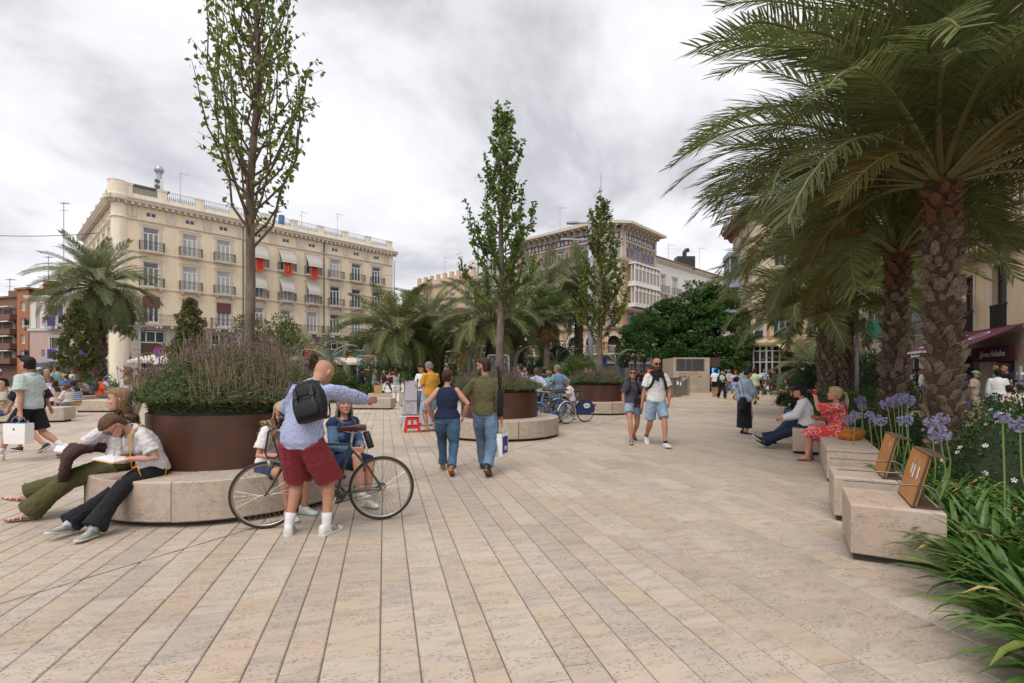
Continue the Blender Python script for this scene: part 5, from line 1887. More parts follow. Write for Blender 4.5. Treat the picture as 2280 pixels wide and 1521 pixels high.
# ------------------------------------------------------------------ leafy things
def leaf_quads(mb,pts,size,r,up=.3,shape=.55):
 """small keeled leaves at the given (point,outward) pairs"""
 for p,o in pts:
  a = Vector((r.gauss(0,1),r.gauss(0,1),r.gauss(0,1) + up)) * .7 + o
  if a.length < 1e-4:
   continue
  a.normalize()
  b = a.orthogonal().normalized()
  b.rotate(Matrix.Rotation(r.uniform(0,2 * pi),3,a))
  s_ = size * r.uniform(.7,1.25)
  c = a.cross(b)
  w = s_ * shape * .5
  q = p + a * s_ * .5 - c * s_ * .06
  mb.add([p,q + b * w,p + a * s_,q - b * w],[(0,1,2,3)])
def bush(name,x,y,rx,ry,rz,label,mat_,leaf=.06,n=2500,cat='shrub',group=None,z0=0.0,seed=0,lump=.25,flowers=None,shape=.5,tagkind=None):
 r = random.Random(seed)
 ro = empty(name,(x,y,z0))
 tag(ro,label,cat,group)
 cm = MB()
 lum = [(Vector((r.gauss(0,1),r.gauss(0,1),abs(r.gauss(0,1)))).normalized(),r.uniform(.6,1)) for _ in range(9)]
 def rad(d):
  return 1 - lump + lump * max((max(0,d.dot(l)) ** 4 * k for l,k in lum),default=0) * 1.6
 rs = []
 for i in range(9):
  th = -.15 + (pi / 2 + .12) * i / 8
  ring = []
  for k in range(14):
   d = Vector((cos(th) * cos(2 * pi * k / 14),cos(th) * sin(2 * pi * k / 14),sin(th)))
   q = rad(d) * .84
   ring.append((d.x * rx * q,d.y * ry * q,max(0.01,d.z * rz * q)))
  rs.append(ring)
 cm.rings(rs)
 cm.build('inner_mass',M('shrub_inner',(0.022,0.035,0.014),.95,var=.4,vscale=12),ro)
 mb = MB()
 pts = []
 for _ in range(n):
  d = Vector((r.gauss(0,1),r.gauss(0,1),r.gauss(0,1)))
  d.normalize()
  d.z = abs(d.z) if r.random() < .86 else d.z * .3
  q = rad(d) * r.uniform(.82,1.05)
  pts.append((Vector((d.x * rx * q,d.y * ry * q,max(.02,d.z * rz * q))),d))
 leaf_quads(mb,pts,leaf,r,.5,shape)
 struct(mb.build('foliage',mat_,ro),'stuff')
 if flowers:
  fm,fn,fs = flowers
  mb = MB()
  for _ in range(fn):
   d = Vector((r.gauss(0,1),r.gauss(0,1) - .4,r.gauss(0,1) + .3)).normalized()
   d.z = abs(d.z)
   q = rad(d) * 1.05
   c = Vector((d.x * rx * q,d.y * ry * q,max(.1,d.z * rz * q)))
   for k in range(5):
    a = 2 * pi * k / 5
    t_ = d.orthogonal().normalized()
    t_.rotate(Matrix.Rotation(a,3,d))
    mb.tri(c,c + (t_ + d * .4) * fs + d.cross(t_) * fs * .35,c + (t_ + d * .4) * fs - d.cross(t_) * fs * .35)
  struct(mb.build('blossom',fm,ro),'stuff')
 return ro
def limb_tree(name,x,y,z0,h,hb,rt,hw,label,mat_,leaf,nleaf,nbr=34,seed=0,lean=0.0,up=1.0,cat='tree',group=None,sparse=.0,bark=None,tip=.25,wander=.06):
 """upright young tree: straight stem,many rising limbs and twigs,leaves along the twigs"""
 r = random.Random(seed)
 ro = empty(name,(x,y,z0))
 tag(ro,label,cat,group)
 n = 16
 path = [Vector((lean * i / n + wander * sin(i * .9 + seed) * (i / n),wander * .6 * cos(i * .7) * (i / n),h * i / n)) for i in range(n + 1)]
 def at(t):
  f = max(0,min(n - 1e-4,t * n))
  i = int(f)
  return path[i].lerp(path[i + 1],f - i)
 mb = MB()
 mb.tube(path,[rt * (1.25 if i == 0 else 1) * (1 - .86 * i / n) + .008 for i in range(n + 1)],10)
 bm = MB()
 tw = []
 for k in range(nbr):
  t0 = hb / h + (1 - hb / h) * ((k + r.random()) / nbr) ** 1.05 * .97
  p0 = at(t0)
  rel = (t0 - hb / h) / (1 - hb / h)
  env = hw * (.86 + .14 * sin(rel * 9)) * min(1,(1.06 - rel) * 1.5)
  ln = max(.3,(1 - rel) * h * .20 + .3) * r.uniform(.55,1.2)
  az = k * 2.39996 + r.uniform(-.4,.4)
  o = Vector((cos(az),sin(az),0))
  pts = [p0]
  reach = env * r.uniform(.55,1.1)
  for j in range(1,6):
   s_ = j / 5
   pts.append(p0 + o * reach * (1 - (1 - s_) ** 2.2) + Vector((r.uniform(-.05,.05),r.uniform(-.05,.05),ln * s_ ** 1.15 * up)))
  rb = rt * (1 - .86 * t0) * .24 + .004
  bm.tube(pts,[rb * (1 - .8 * j / 5) + .003 for j in range(6)],5)
  tw.append(pts)
  for q in range(5):
   a = pts[1 + q % 5]
   d = Vector((r.gauss(0,1) * .6 + o.x * .5,r.gauss(0,1) * .6 + o.y * .5,r.uniform(.1,1.1)))
   d.normalize()
   l2 = r.uniform(.16,.40) * (ln * .35 + .25)
   pp = [a,a + d * l2 * .5 + Vector((0,0,.03)),a + d * l2 + Vector((0,0,.06))]
   bm.tube(pp,[.006,.004,.002],4)
   tw.append(pp)
 mb.build('trunk',bark or M_BARK,ro,True)
 bm.build('limbs',M_TWIG,ro)
 lm = MB()
 lens = [sum((b - a).length for a,b in zip(t[:-1],t[1:])) for t in tw]
 tot = sum(lens)
 for t,ln in zip(tw,lens):
  for _ in range(max(1,int(nleaf * ln / tot))):
   if r.random() < sparse:
    continue
   s_ = r.uniform(tip,1) * (len(t) - 1)
   i = min(int(s_),len(t) - 2)
   p = t[i].lerp(t[i + 1],s_ - i)
   leaf_quads(lm,[(p + Vector((r.gauss(0,.02),r.gauss(0,.02),r.gauss(0,.02))),Vector((0,0,-.25)))],leaf,r,0,.62)
 struct(lm.build('crown',mat_,ro),'stuff')
 return ro
M_PEAR = leafmat('pear_leaf',(0.125,0.20,0.04),(0.19,0.25,0.055),.42,.38)
M_PEAR2 = leafmat('pear_leaf_dense',(0.095,0.17,0.036),(0.155,0.215,0.048),.38,.38)
limb_tree('ornamental_pear',PL1[0] + .10,PL1[1] + .05,.95,6.8,2.05,.062,.62,'tall sparse young tree growing from the large planter',M_PEAR,.080,3500,72,5,.16,1.3,group='young pear trees')
limb_tree('ornamental_pear',PL2[0],PL2[1],.95,6.9,1.75,.10,.92,'leafy young tree growing from the middle planter',M_PEAR2,.115,4800,60,9,.12,.95,group='young pear trees')
limb_tree('ornamental_pear',PL3[0] + .05,PL3[1],.95,7.2,1.7,.11,1.08,'young tree with yellowing lower leaves in the far planter',leafmat('pear_leaf_yellowing',(0.06,0.11,0.022),(0.17,0.19,0.03),.3,.35),.125,5200,60,12,.05,.85,group='young pear trees')
# cone-shaped bottle trees
M_BOTTLE = leafmat('bottle_tree_leaf',(0.075,0.125,0.03),(0.14,0.12,0.035),.25,.35)
def clump_tree(name,x,y,h,hb,rt,blobs,label,mat_,leaf,n,seed=0,bark=None,cat='tree',limbs=6):
 """trunk,rising limbs and a crown of uneven leaf clumps; blobs = (dx,dy,z,rx,ry,rz)"""
 r = random.Random(seed)
 ro = empty(name,(x,y,0))
 tag(ro,label,cat)
 mb = MB()
 mb.tube([(0,0,0),(.03,0,hb * .5),(0,0,hb),(0,0,h * .7)],[rt * 1.2,rt,rt * .9,rt * .35],10)
 for b in blobs[:limbs * 3]:
  c = Vector(b[:3])
  mb.tube([(0,0,hb * .85),Vector((c.x * .45,c.y * .45,lerp(hb,c.z,.5))),c],[rt * .55,rt * .35,rt * .12],6)
 mb.build('trunk',bark or M_BARK,ro,True)
 lm = MB()
 vol = [b[3] * b[4] + b[4] * b[5] for b in blobs]
 tot = sum(vol)
 im = MB()
 for b,v in zip(blobs,vol):
  pts = []
  for _ in range(int(n * v / tot)):
   d = Vector((r.gauss(0,1),r.gauss(0,1),r.gauss(0,1) + .15)).normalized()
   q = r.uniform(.55,1.06) ** .7
   pts.append((Vector((b[0] + d.x * b[3] * q,b[1] + d.y * b[4] * q,b[2] + d.z * b[5] * q)),d * .8))
  leaf_quads(lm,pts,leaf,r,.2,.55)
 struct(lm.build('crown',mat_,ro),'stuff')
 return ro
def cone_blobs(h0,h1,w,n,r,s_=.34):
 out = []
 for i in range(n):
  t = (i + .5) / n
  z = lerp(h0,h1,t ** .9)
  rr = w * (1 - t) ** .8 * (.65 if t < .05 else 1)
  a = i * 2.4
  q = r.uniform(.45,1.0)
  k = s_ * (1.15 - .5 * t)
  out.append((cos(a) * rr * q,sin(a) * rr * q,z,k * w * .55,k * w * .55,k * w * .42))
 return out
rr_ = random.Random(4)
x,y = XY(172,28.5)
clump_tree('bottle_tree',x,y,5.6,1.6,.13,cone_blobs(1.7,5.6,1.25,46,rr_),'cone shaped tree left of the grey green palm',M_BOTTLE,.13,9000,3,M('pale_bark',(.30,.22,.16),.9,var=.2))
x,y = XY(424,24.0)
clump_tree('bottle_tree',x,y,4.9,1.6,.11,cone_blobs(1.5,5.0,1.25,46,rr_),'cone shaped tree left of the planter tree',M_BOTTLE,.12,9000,5,M('pale_bark'))
x,y = XY(600,26)
clump_tree('shrub_tree',x,y,4.2,1.2,.1,[(rr_.uniform(-1.3,1.3),rr_.uniform(-.8,.8),rr_.uniform(1.6,4.2),.5,.5,.45) for _ in range(22)],'yellow green leafy tree right of the planter trunk',leafmat('yellow_green_leaf',(.13,.15,.02),(.10,.13,.03),.3,.35),.13,6000,6)
x,y = XY(985,37)
clump_tree('small_tree',x,y,3.1,1.6,.1,[(rr_.uniform(-.5,.5),rr_.uniform(-.5,.5),rr_.uniform(2.0,3.4),.45,.45,.4) for _ in range(10)],'small round tree behind the portrait artist',leafmat('round_tree_leaf',(.05,.09,.025),(.08,.12,.03),.2,.3),.12,3500,7)
# dark green street trees on the right
M_DARKLEAF = leafmat('street_tree_leaf',(0.035,0.095,0.019),(0.065,0.14,0.026),.3,.42)
def umbrella(r,w,z0,z1,n):
 out = []
 for i in range(n):
  a = r.uniform(0,2 * pi)
  q = sqrt(r.random())
  out.append((cos(a) * q * w,sin(a) * q * w * .8,lerp(z1,z0,q ** 2.2 * r.uniform(.8,1.1)) - r.uniform(0,(z1 - z0) * .55),r.uniform(.6,1.1),r.uniform(.6,1.1),r.uniform(.28,.48)))
 return out
for px,D,w,z0,z1,sd_,lab in ((1478,46,4.2,3.9,8.0,1,'left of the two dark green street trees behind the stone kiosk'),(1572,45,4.4,3.7,9.9,2,'right and taller dark green street tree beside the domed house')):
 x,y = XY(px,D)
 clump_tree('street_tree',x,y,z1 - 1,2.6,.24,umbrella(rr_,w,z0,z1,84),lab,M_DARKLEAF,.26,22000,sd_,M('dark_bark',(.035,.028,.025),.9,var=.3),limbs=3)
x,y = XY(1640,56)
clump_tree('street_tree',x,y,7,2.6,.2,umbrella(rr_,2.6,5,8,18),'street tree further down the side street',M_DARKLEAF,.26,6000,5,M('dark_bark'),limbs=3)
# ------------------------------------------------------------------ lavender in the planters
M_LAVL = leafmat('lavender_leaf',(0.10,0.122,0.058),(0.14,0.155,0.08),.2,.35,.7)
M_LAVG = leafmat('rosemary_leaf',(0.075,0.115,0.035),(0.12,0.155,0.05),.2,.35,.6)
M_LAVS = M('lavender_spike',(0.155,0.115,0.12),.8,col2=(0.155,0.11,0.08),vscale=1.5,island=.35,trans=.15)
M_LAVP = M('lavender_violet',(0.19,0.145,0.26),.7,island=.25,trans=.2)
M_DRY = M('dry_stalk',(0.30,0.215,0.12),.85,island=.25)
def lavender(cx,cy,r0,hgt,n,label,seed,spikes=.4,green_side=.35,leaf=.05):
 r = random.Random(seed)
 ro = empty('lavender_bed',(cx,cy,.96))
 tag(ro,label,'lavender','lavender in the planters','stuff')
 # dark heart
 mb = MB()
 rs = []
 for i in range(7):
  t = i / 6
  rs.append([(cos(2 * pi * k / 20) * r0 * (1.0 if i == 0 else 1.02 - .55 * t ** 1.6) * (.93 + .07 * sin(k * 3 + i)),sin(2 * pi * k / 20) * r0 * (1.02 - .55 * t ** 1.6),t * hgt * .62) for k in range(20)])
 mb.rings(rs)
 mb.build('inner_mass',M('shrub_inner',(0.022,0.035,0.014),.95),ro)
 lm,gm,sm,vm,dm,st = MB(),MB(),MB(),MB(),MB(),MB()
 for _ in range(n):
  a = r.uniform(0,2 * pi)
  q = r.random() ** .5
  base = Vector((cos(a) * r0 * .92 * q,sin(a) * r0 * .92 * q,0))
  top_z = hgt * (1 - .72 * q ** 2.0) * r.uniform(.6,1.05) * (1 + .16 * sin(a * 4 + seed) * sin(q * 9))
  out = Vector((cos(a),sin(a),0)) * (.24 * q ** 1.5 + .04) + Vector((r.gauss(0,.07),r.gauss(0,.07),0))
  tip = base + out * (.6 + .6 * top_z) + Vector((0,0,top_z + .06))
  low = (sin(a * 3 + seed) > .2) and q > .6                     # rosemary skirts hang over the rim
  m_ = gm if (low and r.random() < .85) or r.random() < .12 else lm
  nl = 9
  stem = [base.lerp(tip,s_) + Vector((0,0,.12 * sin(s_ * pi))) for s_ in (0.0,.4,.75,1)]
  for k in range(nl):
   s_ = .05 + .95 * (k + r.random()) / nl
   f = s_ * 3
   i = max(0,min(2,int(f)))
   p = stem[i].lerp(stem[i + 1],min(1,max(0,f - i)))
   d = Vector((r.gauss(0,1),r.gauss(0,1),r.uniform(.1,1.0))).normalized()
   l_ = leaf * r.uniform(.7,1.4)
   w = d.orthogonal().normalized() * l_ * .11
   w.rotate(Matrix.Rotation(r.uniform(0,6.3),3,d))
   m_.add([p - w * .5,p + w,p + d * l_,],[(0,1,2)])
  if r.random() < spikes and not low:
   e0 = stem[-1]
   d = Vector((r.gauss(0,.16) + out.x * .5,r.gauss(0,.16) + out.y * .5,1)).normalized()
   hl = r.uniform(.10,.30)
   w = d.orthogonal().normalized() * .0018
   st.add([e0 - w,e0 + w,e0 + d * hl + w,e0 + d * hl - w],[(0,1,2,3)])
   fl = r.uniform(.028,.05)
   (vm if r.random() < .18 else sm).tube([e0 + d * hl,e0 + d * (hl + fl * .5),e0 + d * (hl + fl)],[.004,.0085,.003],4)
 for k in range(18):
  a = r.uniform(-2.2,-.9)
  b0 = Vector((cos(a) * r0 * .8,sin(a) * r0 * .8,0.02))
  d = Vector((r.gauss(0,.35) + cos(a) * .3,r.gauss(0,.3) + sin(a) * .3,1)).normalized()
  dm.tube([b0,b0 + d * .16,b0 + d * .3 + Vector((r.gauss(0,.04),0,.0)),b0 + d * .36 + Vector((r.gauss(0,.06),0,-.01))],[.005,.004,.003,.002],4)
 for nm,q,mt in (('leaves',lm,M_LAVL),('rosemary_leaves',gm,M_LAVG),('flower_spikes',sm,M_LAVS),('violet_spikes',vm,M_LAVP),('dry_stalks',dm,M_DRY),('stems',st,M_DRY)):
  if q.v:
   struct(q.build(nm,mt,ro),'stuff')
lavender(PL1[0],PL1[1],.92,.74,12000,'tall purple grey lavender filling the large planter',1,.20,leaf=.06)
lavender(PL2[0],PL2[1],.92,.40,3600,'lavender and rosemary filling the middle planter',2,.38,leaf=.085)
lavender(PL3[0],PL3[1],.92,.48,3000,'grey lavender mound in the far planter',3,.32,leaf=.11)
# ------------------------------------------------------------------ planted beds: soil and lush shrubs
def bed(name,poly,label):
 o = MB().prism(poly,-.03,.018).build(name,M_SOIL)
 struct(o)
 return o
off = BN * .64
a0 = Vector((2.55,3.7)) + off
bed('planting_bed',[(a0.x - 1.0,a0.y - 1.9),(a0.x + 1.6,a0.y - 2.3),(9.3,5.4),(15.5,21.5),(13.6,23.2),(a0.x + BD.x * 21.5,a0.y + BD.y * 21.5)],'')
bed('planting_bed',[(-13,29.2),(-9.2,28.0),(-3.9,26.6),(7,26.2),(9,31),(7.5,44),(-12,44)],'')
bed('planting_bed',[(-29,30.5),(-18,28.5),(-14,30),(-15,36),(-29,36)],'')
M_HEDGE = leafmat('hedge_leaf',(0.035,0.075,0.015),(0.06,0.115,0.022),.18,.35,.4)
M_LUSH = leafmat('lush_leaf',(0.045,0.095,0.018),(0.085,0.15,0.025),.22,.35)
M_DEEP = leafmat('deep_leaf',(0.022,0.05,0.012),(0.04,0.075,0.016),.18,.35)
M_YG = leafmat('yellow_hedge_leaf',(0.21,0.21,0.06),(0.15,0.18,0.06),.25,.3)
M_WFLOWER = M('white_blossom',(.75,.72,.72),.6)
hedge = [
 (9.2,13.8,1.15,1.0,1.0,'rounded glossy hedge shrub in front of the thick palm',M_HEDGE,.065,3600,None),
 (10.6,15.0,1.1,1.0,1.05,'glossy hedge shrub under the lamp pole',M_HEDGE,.065,3200,None),
 (8.0,11.9,.9,.85,.85,'glossy hedge shrub behind the woman in red',M_HEDGE,.06,2600,None),
 (7.0,8.6,.8,.7,.78,'dark shrub with white blossoms between the two big palms',M_HEDGE,.055,2600,(M_WFLOWER,14,.028)),
 (6.75,6.5,.95,.75,1.30,'tall leafy shrub with white blossoms right of the near palm',M_HEDGE,.055,3300,(M_WFLOWER,26,.026)),
 (5.75,5.75,.85,.6,.98,'low dark shrub with white blossoms under the near palm',M_HEDGE,.055,3000,(M_WFLOWER,16,.026)),
 (7.8,7.0,1.0,.8,1.38,'leafy flowering shrub at the right edge of the palm bed',M_HEDGE,.055,3000,(M_WFLOWER,34,.03)),
 (11.6,19.4,.9,.9,1.9,'tall flowering oleander behind the far bench',M_DEEP,.10,2600,(M_WFLOWER,16,.06)),
 (14.0,22.4,1.4,1.2,2.3,'dark tall shrub right of the domed house shop',M_DEEP,.12,3000,None),
 (15.4,21.0,1.5,1.3,2.2,'dark tall shrub behind the slim pole',M_DEEP,.12,3000,None),
 (17.0,23.0,1.6,1.4,2.6,'dark shrub below the scaffold netting',M_DEEP,.12,2600,None),
]
for k,(x,y,a,b,c,lab,mt,lf,n,fl) in enumerate(hedge):
 bush('hedge_shrub' if mt is M_HEDGE else 'tall_shrub',x,y,a,b,c,lab,mt,lf,n,seed=k,flowers=fl,group='shrubs in the palm bed')
rr_ = random.Random(77)
lush = [(700,27,1.3,1.1,1.5,'leafy shrub left of the bald man head',M_LUSH),(755,28,1.3,1.0,1.3,'bright leafy shrub behind the seated woman in denim',M_LUSH),(790,26.5,1.0,.9,1.0,'low bright plants left of the man in black',M_LUSH),
  (838,29,1.5,1.2,2.3,'dark glossy bird of paradise shrub behind the young women',M_DEEP),(872,30,1.4,1.1,2.1,'dark glossy shrub right of the bird of paradise',M_DEEP),(905,28.5,1.3,1.0,1.3,'low green shrub behind the grey top woman',M_LUSH),
  (925,32,1.3,1.1,1.6,'dark shrub at the palm foot behind the artist',M_DEEP),(1030,28,1.2,1.0,1.4,'dark spiky shrub left of the man in olive',M_DEEP),(1060,33,1.4,1.0,1.6,'dark shrub behind the patterned screen',M_DEEP),
  (1150,33,2.0,1.2,2.6,'deep shaded shrub behind the man in white shirt',M_DEEP),(1190,30,1.4,1.0,1.5,'leafy shrub behind the woman in pale shirt',M_LUSH),(1225,31,1.4,1.0,1.7,'leafy shrub behind the woman in teal',M_LUSH),
  (1265,29,1.3,1.0,1.5,'leafy shrub right of the blue shirted man',M_LUSH),(1300,31,1.5,1.1,2.2,'green shrub at the foot of the grey mast',M_LUSH),(1345,36,1.6,1.1,1.4,'far green shrub behind the far planter',M_LUSH),(1240,40,3.2,1.6,4.5,'deep dark shrub mass between the tall palms',M_DEEP),(1130,42,3.0,1.6,3.6,'deep dark shrub mass behind the screen',M_DEEP),(960,40,2.2,1.4,2.2,'dark shrub mass behind the seated artist',M_DEEP)]
for k,(px,D,a,b,c,lab,mt) in enumerate(lush):
 x,y = XY(px,D)
 bush('leafy_shrub',x,y,a,b,c,lab,mt,.15 if D < 35 else .22,1700,seed=100 + k,group='shrubs in the centre beds',shape=.4,lump=.4)
for k,(px,D,a,c,lab) in enumerate(((130,33,2.0,2.2,'yellow green hedge bush behind the man in green polo'),(180,34,2.0,2.0,'yellow green hedge bush left of the palm trunk'))):
 x,y = XY(px,D)
 bush('golden_hedge',x,y,a,1.2,c,lab,M_YG,.13,2500,seed=130 + k)
x,y = XY(195,27.0)
bush('low_hedge',x,y,2.6,.8,1.02,'low green plants in the far left planter',M_LUSH,.1,2200,seed=140,z0=.25)
# bird of paradise flowers
for k,(px,pz,lab) in enumerate(((815,2.35,'orange bird of paradise flower above the man in black'),(822,2.0,'orange bird of paradise flower left of the screen edge'),(834,2.55,'orange bird of paradise flower beside the screen'))):
 x,y = XY(px,27.6)
 e_ = empty('bird_of_paradise',(x,y,0))
 tag(e_,lab,'flower','orange flowers in the centre bed')
 MB().tube([(0,0,0),(.03,0,pz * .6),(0,0,pz)],.014,5).build('stalk',M_LUSH,e_)
 mb = MB()
 for q in range(4):
  mb.tube([(0,0,pz),(.12 + .05 * q,0,pz + .05 + .07 * q),(.26 + .02 * q,0,pz + .02 + .14 * q)],[.015,.03,.004],5,flat=.4)
 mb.build('petals',M('orange_petal',(.72,.24,.01),.5),e_)
# ------------------------------------------------------------------ agapanthus along the benches
M_AGA = M('agapanthus_leaf',(0.055,0.125,0.022),.38,col2=(0.10,0.185,0.035),vscale=2.5,trans=.22,island=.3,spec=.5)
M_AGAY = M('agapanthus_leaf_yellowing',(.17,.21,.035),.45,trans=.25,island=.3)
M_AGAS = M('agapanthus_stalk',(0.16,0.24,0.06),.5)
M_AGAF = M('agapanthus_flower',(0.30,0.285,0.47),.6,col2=(0.41,0.38,0.57),vscale=8,trans=.25,island=.2)
M_AGAT = M('agapanthus_tan_tip',(.36,.24,.10),.8)
def aga_mesh(seed,n=42,L=.56):
 r = random.Random(seed)
 mb = MB().mat(M_AGA)
 for k in range(n):
  mb.mat(M_AGAT if r.random() < .035 else (M_AGAY if r.random() < .05 else M_AGA))
  az = r.uniform(0,2 * pi)
  o = Vector((cos(az),sin(az),0))
  s_ = Vector((-sin(az),cos(az),0))
  l_ = L * r.uniform(.65,1.1)
  el = r.uniform(.6,1.45)
  w = r.uniform(.016,.025)
  p = o * r.uniform(.0,.10)
  dr = r.uniform(1.0,2.3)
  pts = []
  for i in range(7):
   pts.append(p.copy())
   a = el - dr * (i / 6) ** 1.4
   p = p + (o * cos(a) + Vector((0,0,1)) * sin(a)) * (l_ / 6)
   if p.z < .012:
    p.z = .012
  ws = [w * .8,w,w * 1.05,w,w * .85,w * .55,.001]
  vs = []
  for q,ww in zip(pts,ws):
   nrm = Vector((0,0,1)) * ww * .25
   vs += [q - s_ * ww + nrm,q - nrm * .4,q + s_ * ww + nrm]
  fs = []
  for i in range(6):
   fs += [(3 * i,3 * i + 1,3 * i + 4,3 * i + 3),(3 * i + 1,3 * i + 2,3 * i + 5,3 * i + 4)]
  mb.add(vs,fs)
 return mb.mesh('strap_leaves')
AGA = [aga_mesh(i) for i in range(5)]
def aga_flower(seed):
 r = random.Random(seed)
 mb = MB()
 for k in range(34):
  d = Vector((r.gauss(0,1),r.gauss(0,1),r.gauss(0,1) * .7 + .15)).normalized()
  c = d * .07
  t_ = d.orthogonal().normalized()
  mb.tube([Vector((0,0,0)),c],.0025,3)
  for q in range(5):
   v = t_.copy()
   v.rotate(Matrix.Rotation(2 * pi * q / 5,3,d))
   u_ = d.cross(v)
   mb.add([c,c + d * .025 + v * .012 + u_ * .006,c + d * .04 + v * .026,c + d * .025 + v * .012 - u_ * .006],[(0,1,2,3)])
 return mb.mesh('flower_head',M_AGAF)
AGAH = [aga_flower(i) for i in range(3)]
rr_ = random.Random(5)
spots = []
for k in range(-3,64):                    # clumps fill the strip behind the benches
 t = -1.45 + k * .165 + rr_.uniform(-.05,.05)
 for q in range(4 if t < .6 else 3 if t < 4 else 2):
  n_ = .76 + q * .42 + rr_.uniform(-.1,.1) + (.25 * max(0,-t) * .2) + (.06 if t < .75 else 0)
  p = Vector((2.71,4.0)) + BD * t + BN * n_
  spots.append((p.x,p.y,t))
spots = [s_ for i,s_ in enumerate(spots) if i % 2 == 0 or s_[2] < 2.5]
for i,(x,y,t) in enumerate(spots):
 e_ = empty('agapanthus',(x,y,.012),rr_.uniform(0,6))
 tag(e_,'clump of strap leaved agapanthus behind the stone benches','agapanthus','agapanthus clumps')
 s_ = rr_.uniform(.75,1.1) * (1.12 if t < 1.5 else 1.0)
 inst('strap_leaves',rr_.choice(AGA),e_,sc=s_)
# flowers: position from where they stand in the bed
flo = [(2232,928,4.1,1.13),(2092,968,4.6,.85),(2072,940,5.2,.92),(2098,932,5.4,.95),(1945,938,7.4,.75),(1905,925,7.2,.85),(1920,905,7.8,.9),(1975,900,7.0,.98),(1988,893,7.1,1.02),(2008,885,6.9,1.06),(2020,893,6.8,1.03),(1960,935,6.6,.8),(1890,935,7.6,.8),(1880,900,9.0,.95),(1915,890,8.6,1.0),(2015,935,6.0,.8),(1935,925,6.9,.85),(2270,945,4.6,.95),(2000,890,6.95,1.05)]
for k,(px,py,D,_) in enumerate(flo):
 x = (px - 1140) * D / F
 z = HC - (py - 830) * D / F
 lx = rr_.uniform(-.06,.06)
 e_ = empty('agapanthus_flower',(x - lx,D,0.0))
 tag(e_,'violet blue agapanthus flower head on a tall green stalk','flower','agapanthus flowers')
 MB().tube([(rr_.uniform(-.15,.15),rr_.uniform(-.1,.1),0.02),(.03,0,z * .55),(lx,0,z)],[.009,.007,.006],6).build('stalk',M_AGAS,e_)
 inst('flower_head',AGAH[k % 3],e_,(lx,0,z),(rr_.uniform(-.4,.4),rr_.uniform(-.4,.4),k),rr_.uniform(.5,.92))
# ================================================================== people
TEXW = bpy.data.textures.new('cloth_folds','CLOUDS')
TEXW.noise_scale = .11
TEXW.noise_depth = 2
TEXC = bpy.data.textures.new('cloth_creases','CLOUDS')
TEXC.noise_scale = .045
TEXC.noise_depth = 1
TEXC.noise_type = 'HARD_NOISE'
def skin(name,c):
 m_ = M(name,c,.52,var=.10,vscale=7,spec=.3,col2=(c[0] * .95,c[1] * .80,c[2] * .78),bump=.15,bscale=70)
 m_.node_tree.nodes['Principled BSDF'].inputs['Subsurface Weight'].default_value = .12
 m_.node_tree.nodes['Principled BSDF'].inputs['Subsurface Radius'].default_value = (.02,.008,.005)
 return m_
SKIN = {'pale': skin('skin_pale',(.56,.33,.25)),'fair': skin('skin_fair',(.50,.28,.19)),'tan': skin('skin_tan',(.45,.245,.155)),
  'brown': skin('skin_brown',(.20,.10,.06)),'rosy': skin('skin_rosy',(.54,.28,.20))}
def hairmat(name,c,c2):
 return M('hair_' + name,c,.55,col2=c2,vscale=9,stretch=(6,6,.8),bump=.45,bscale=40,spec=.22)
HAIR = {'black': hairmat('black',(.010,.008,.008),(.022,.017,.015)),'dark': hairmat('dark',(.028,.017,.012),(.05,.03,.02)),
  'brown': hairmat('brown',(.085,.045,.025),(.15,.085,.045)),'light': hairmat('light_brown',(.19,.11,.06),(.28,.175,.10)),
  'auburn': hairmat('auburn',(.055,.020,.011),(.095,.038,.02)),'blond': hairmat('blond',(.36,.245,.13),(.47,.345,.21)),
  'grey': hairmat('grey',(.22,.215,.21),(.13,.125,.12)),'olive': hairmat('green_blond',(.22,.19,.09),(.09,.085,.05))}
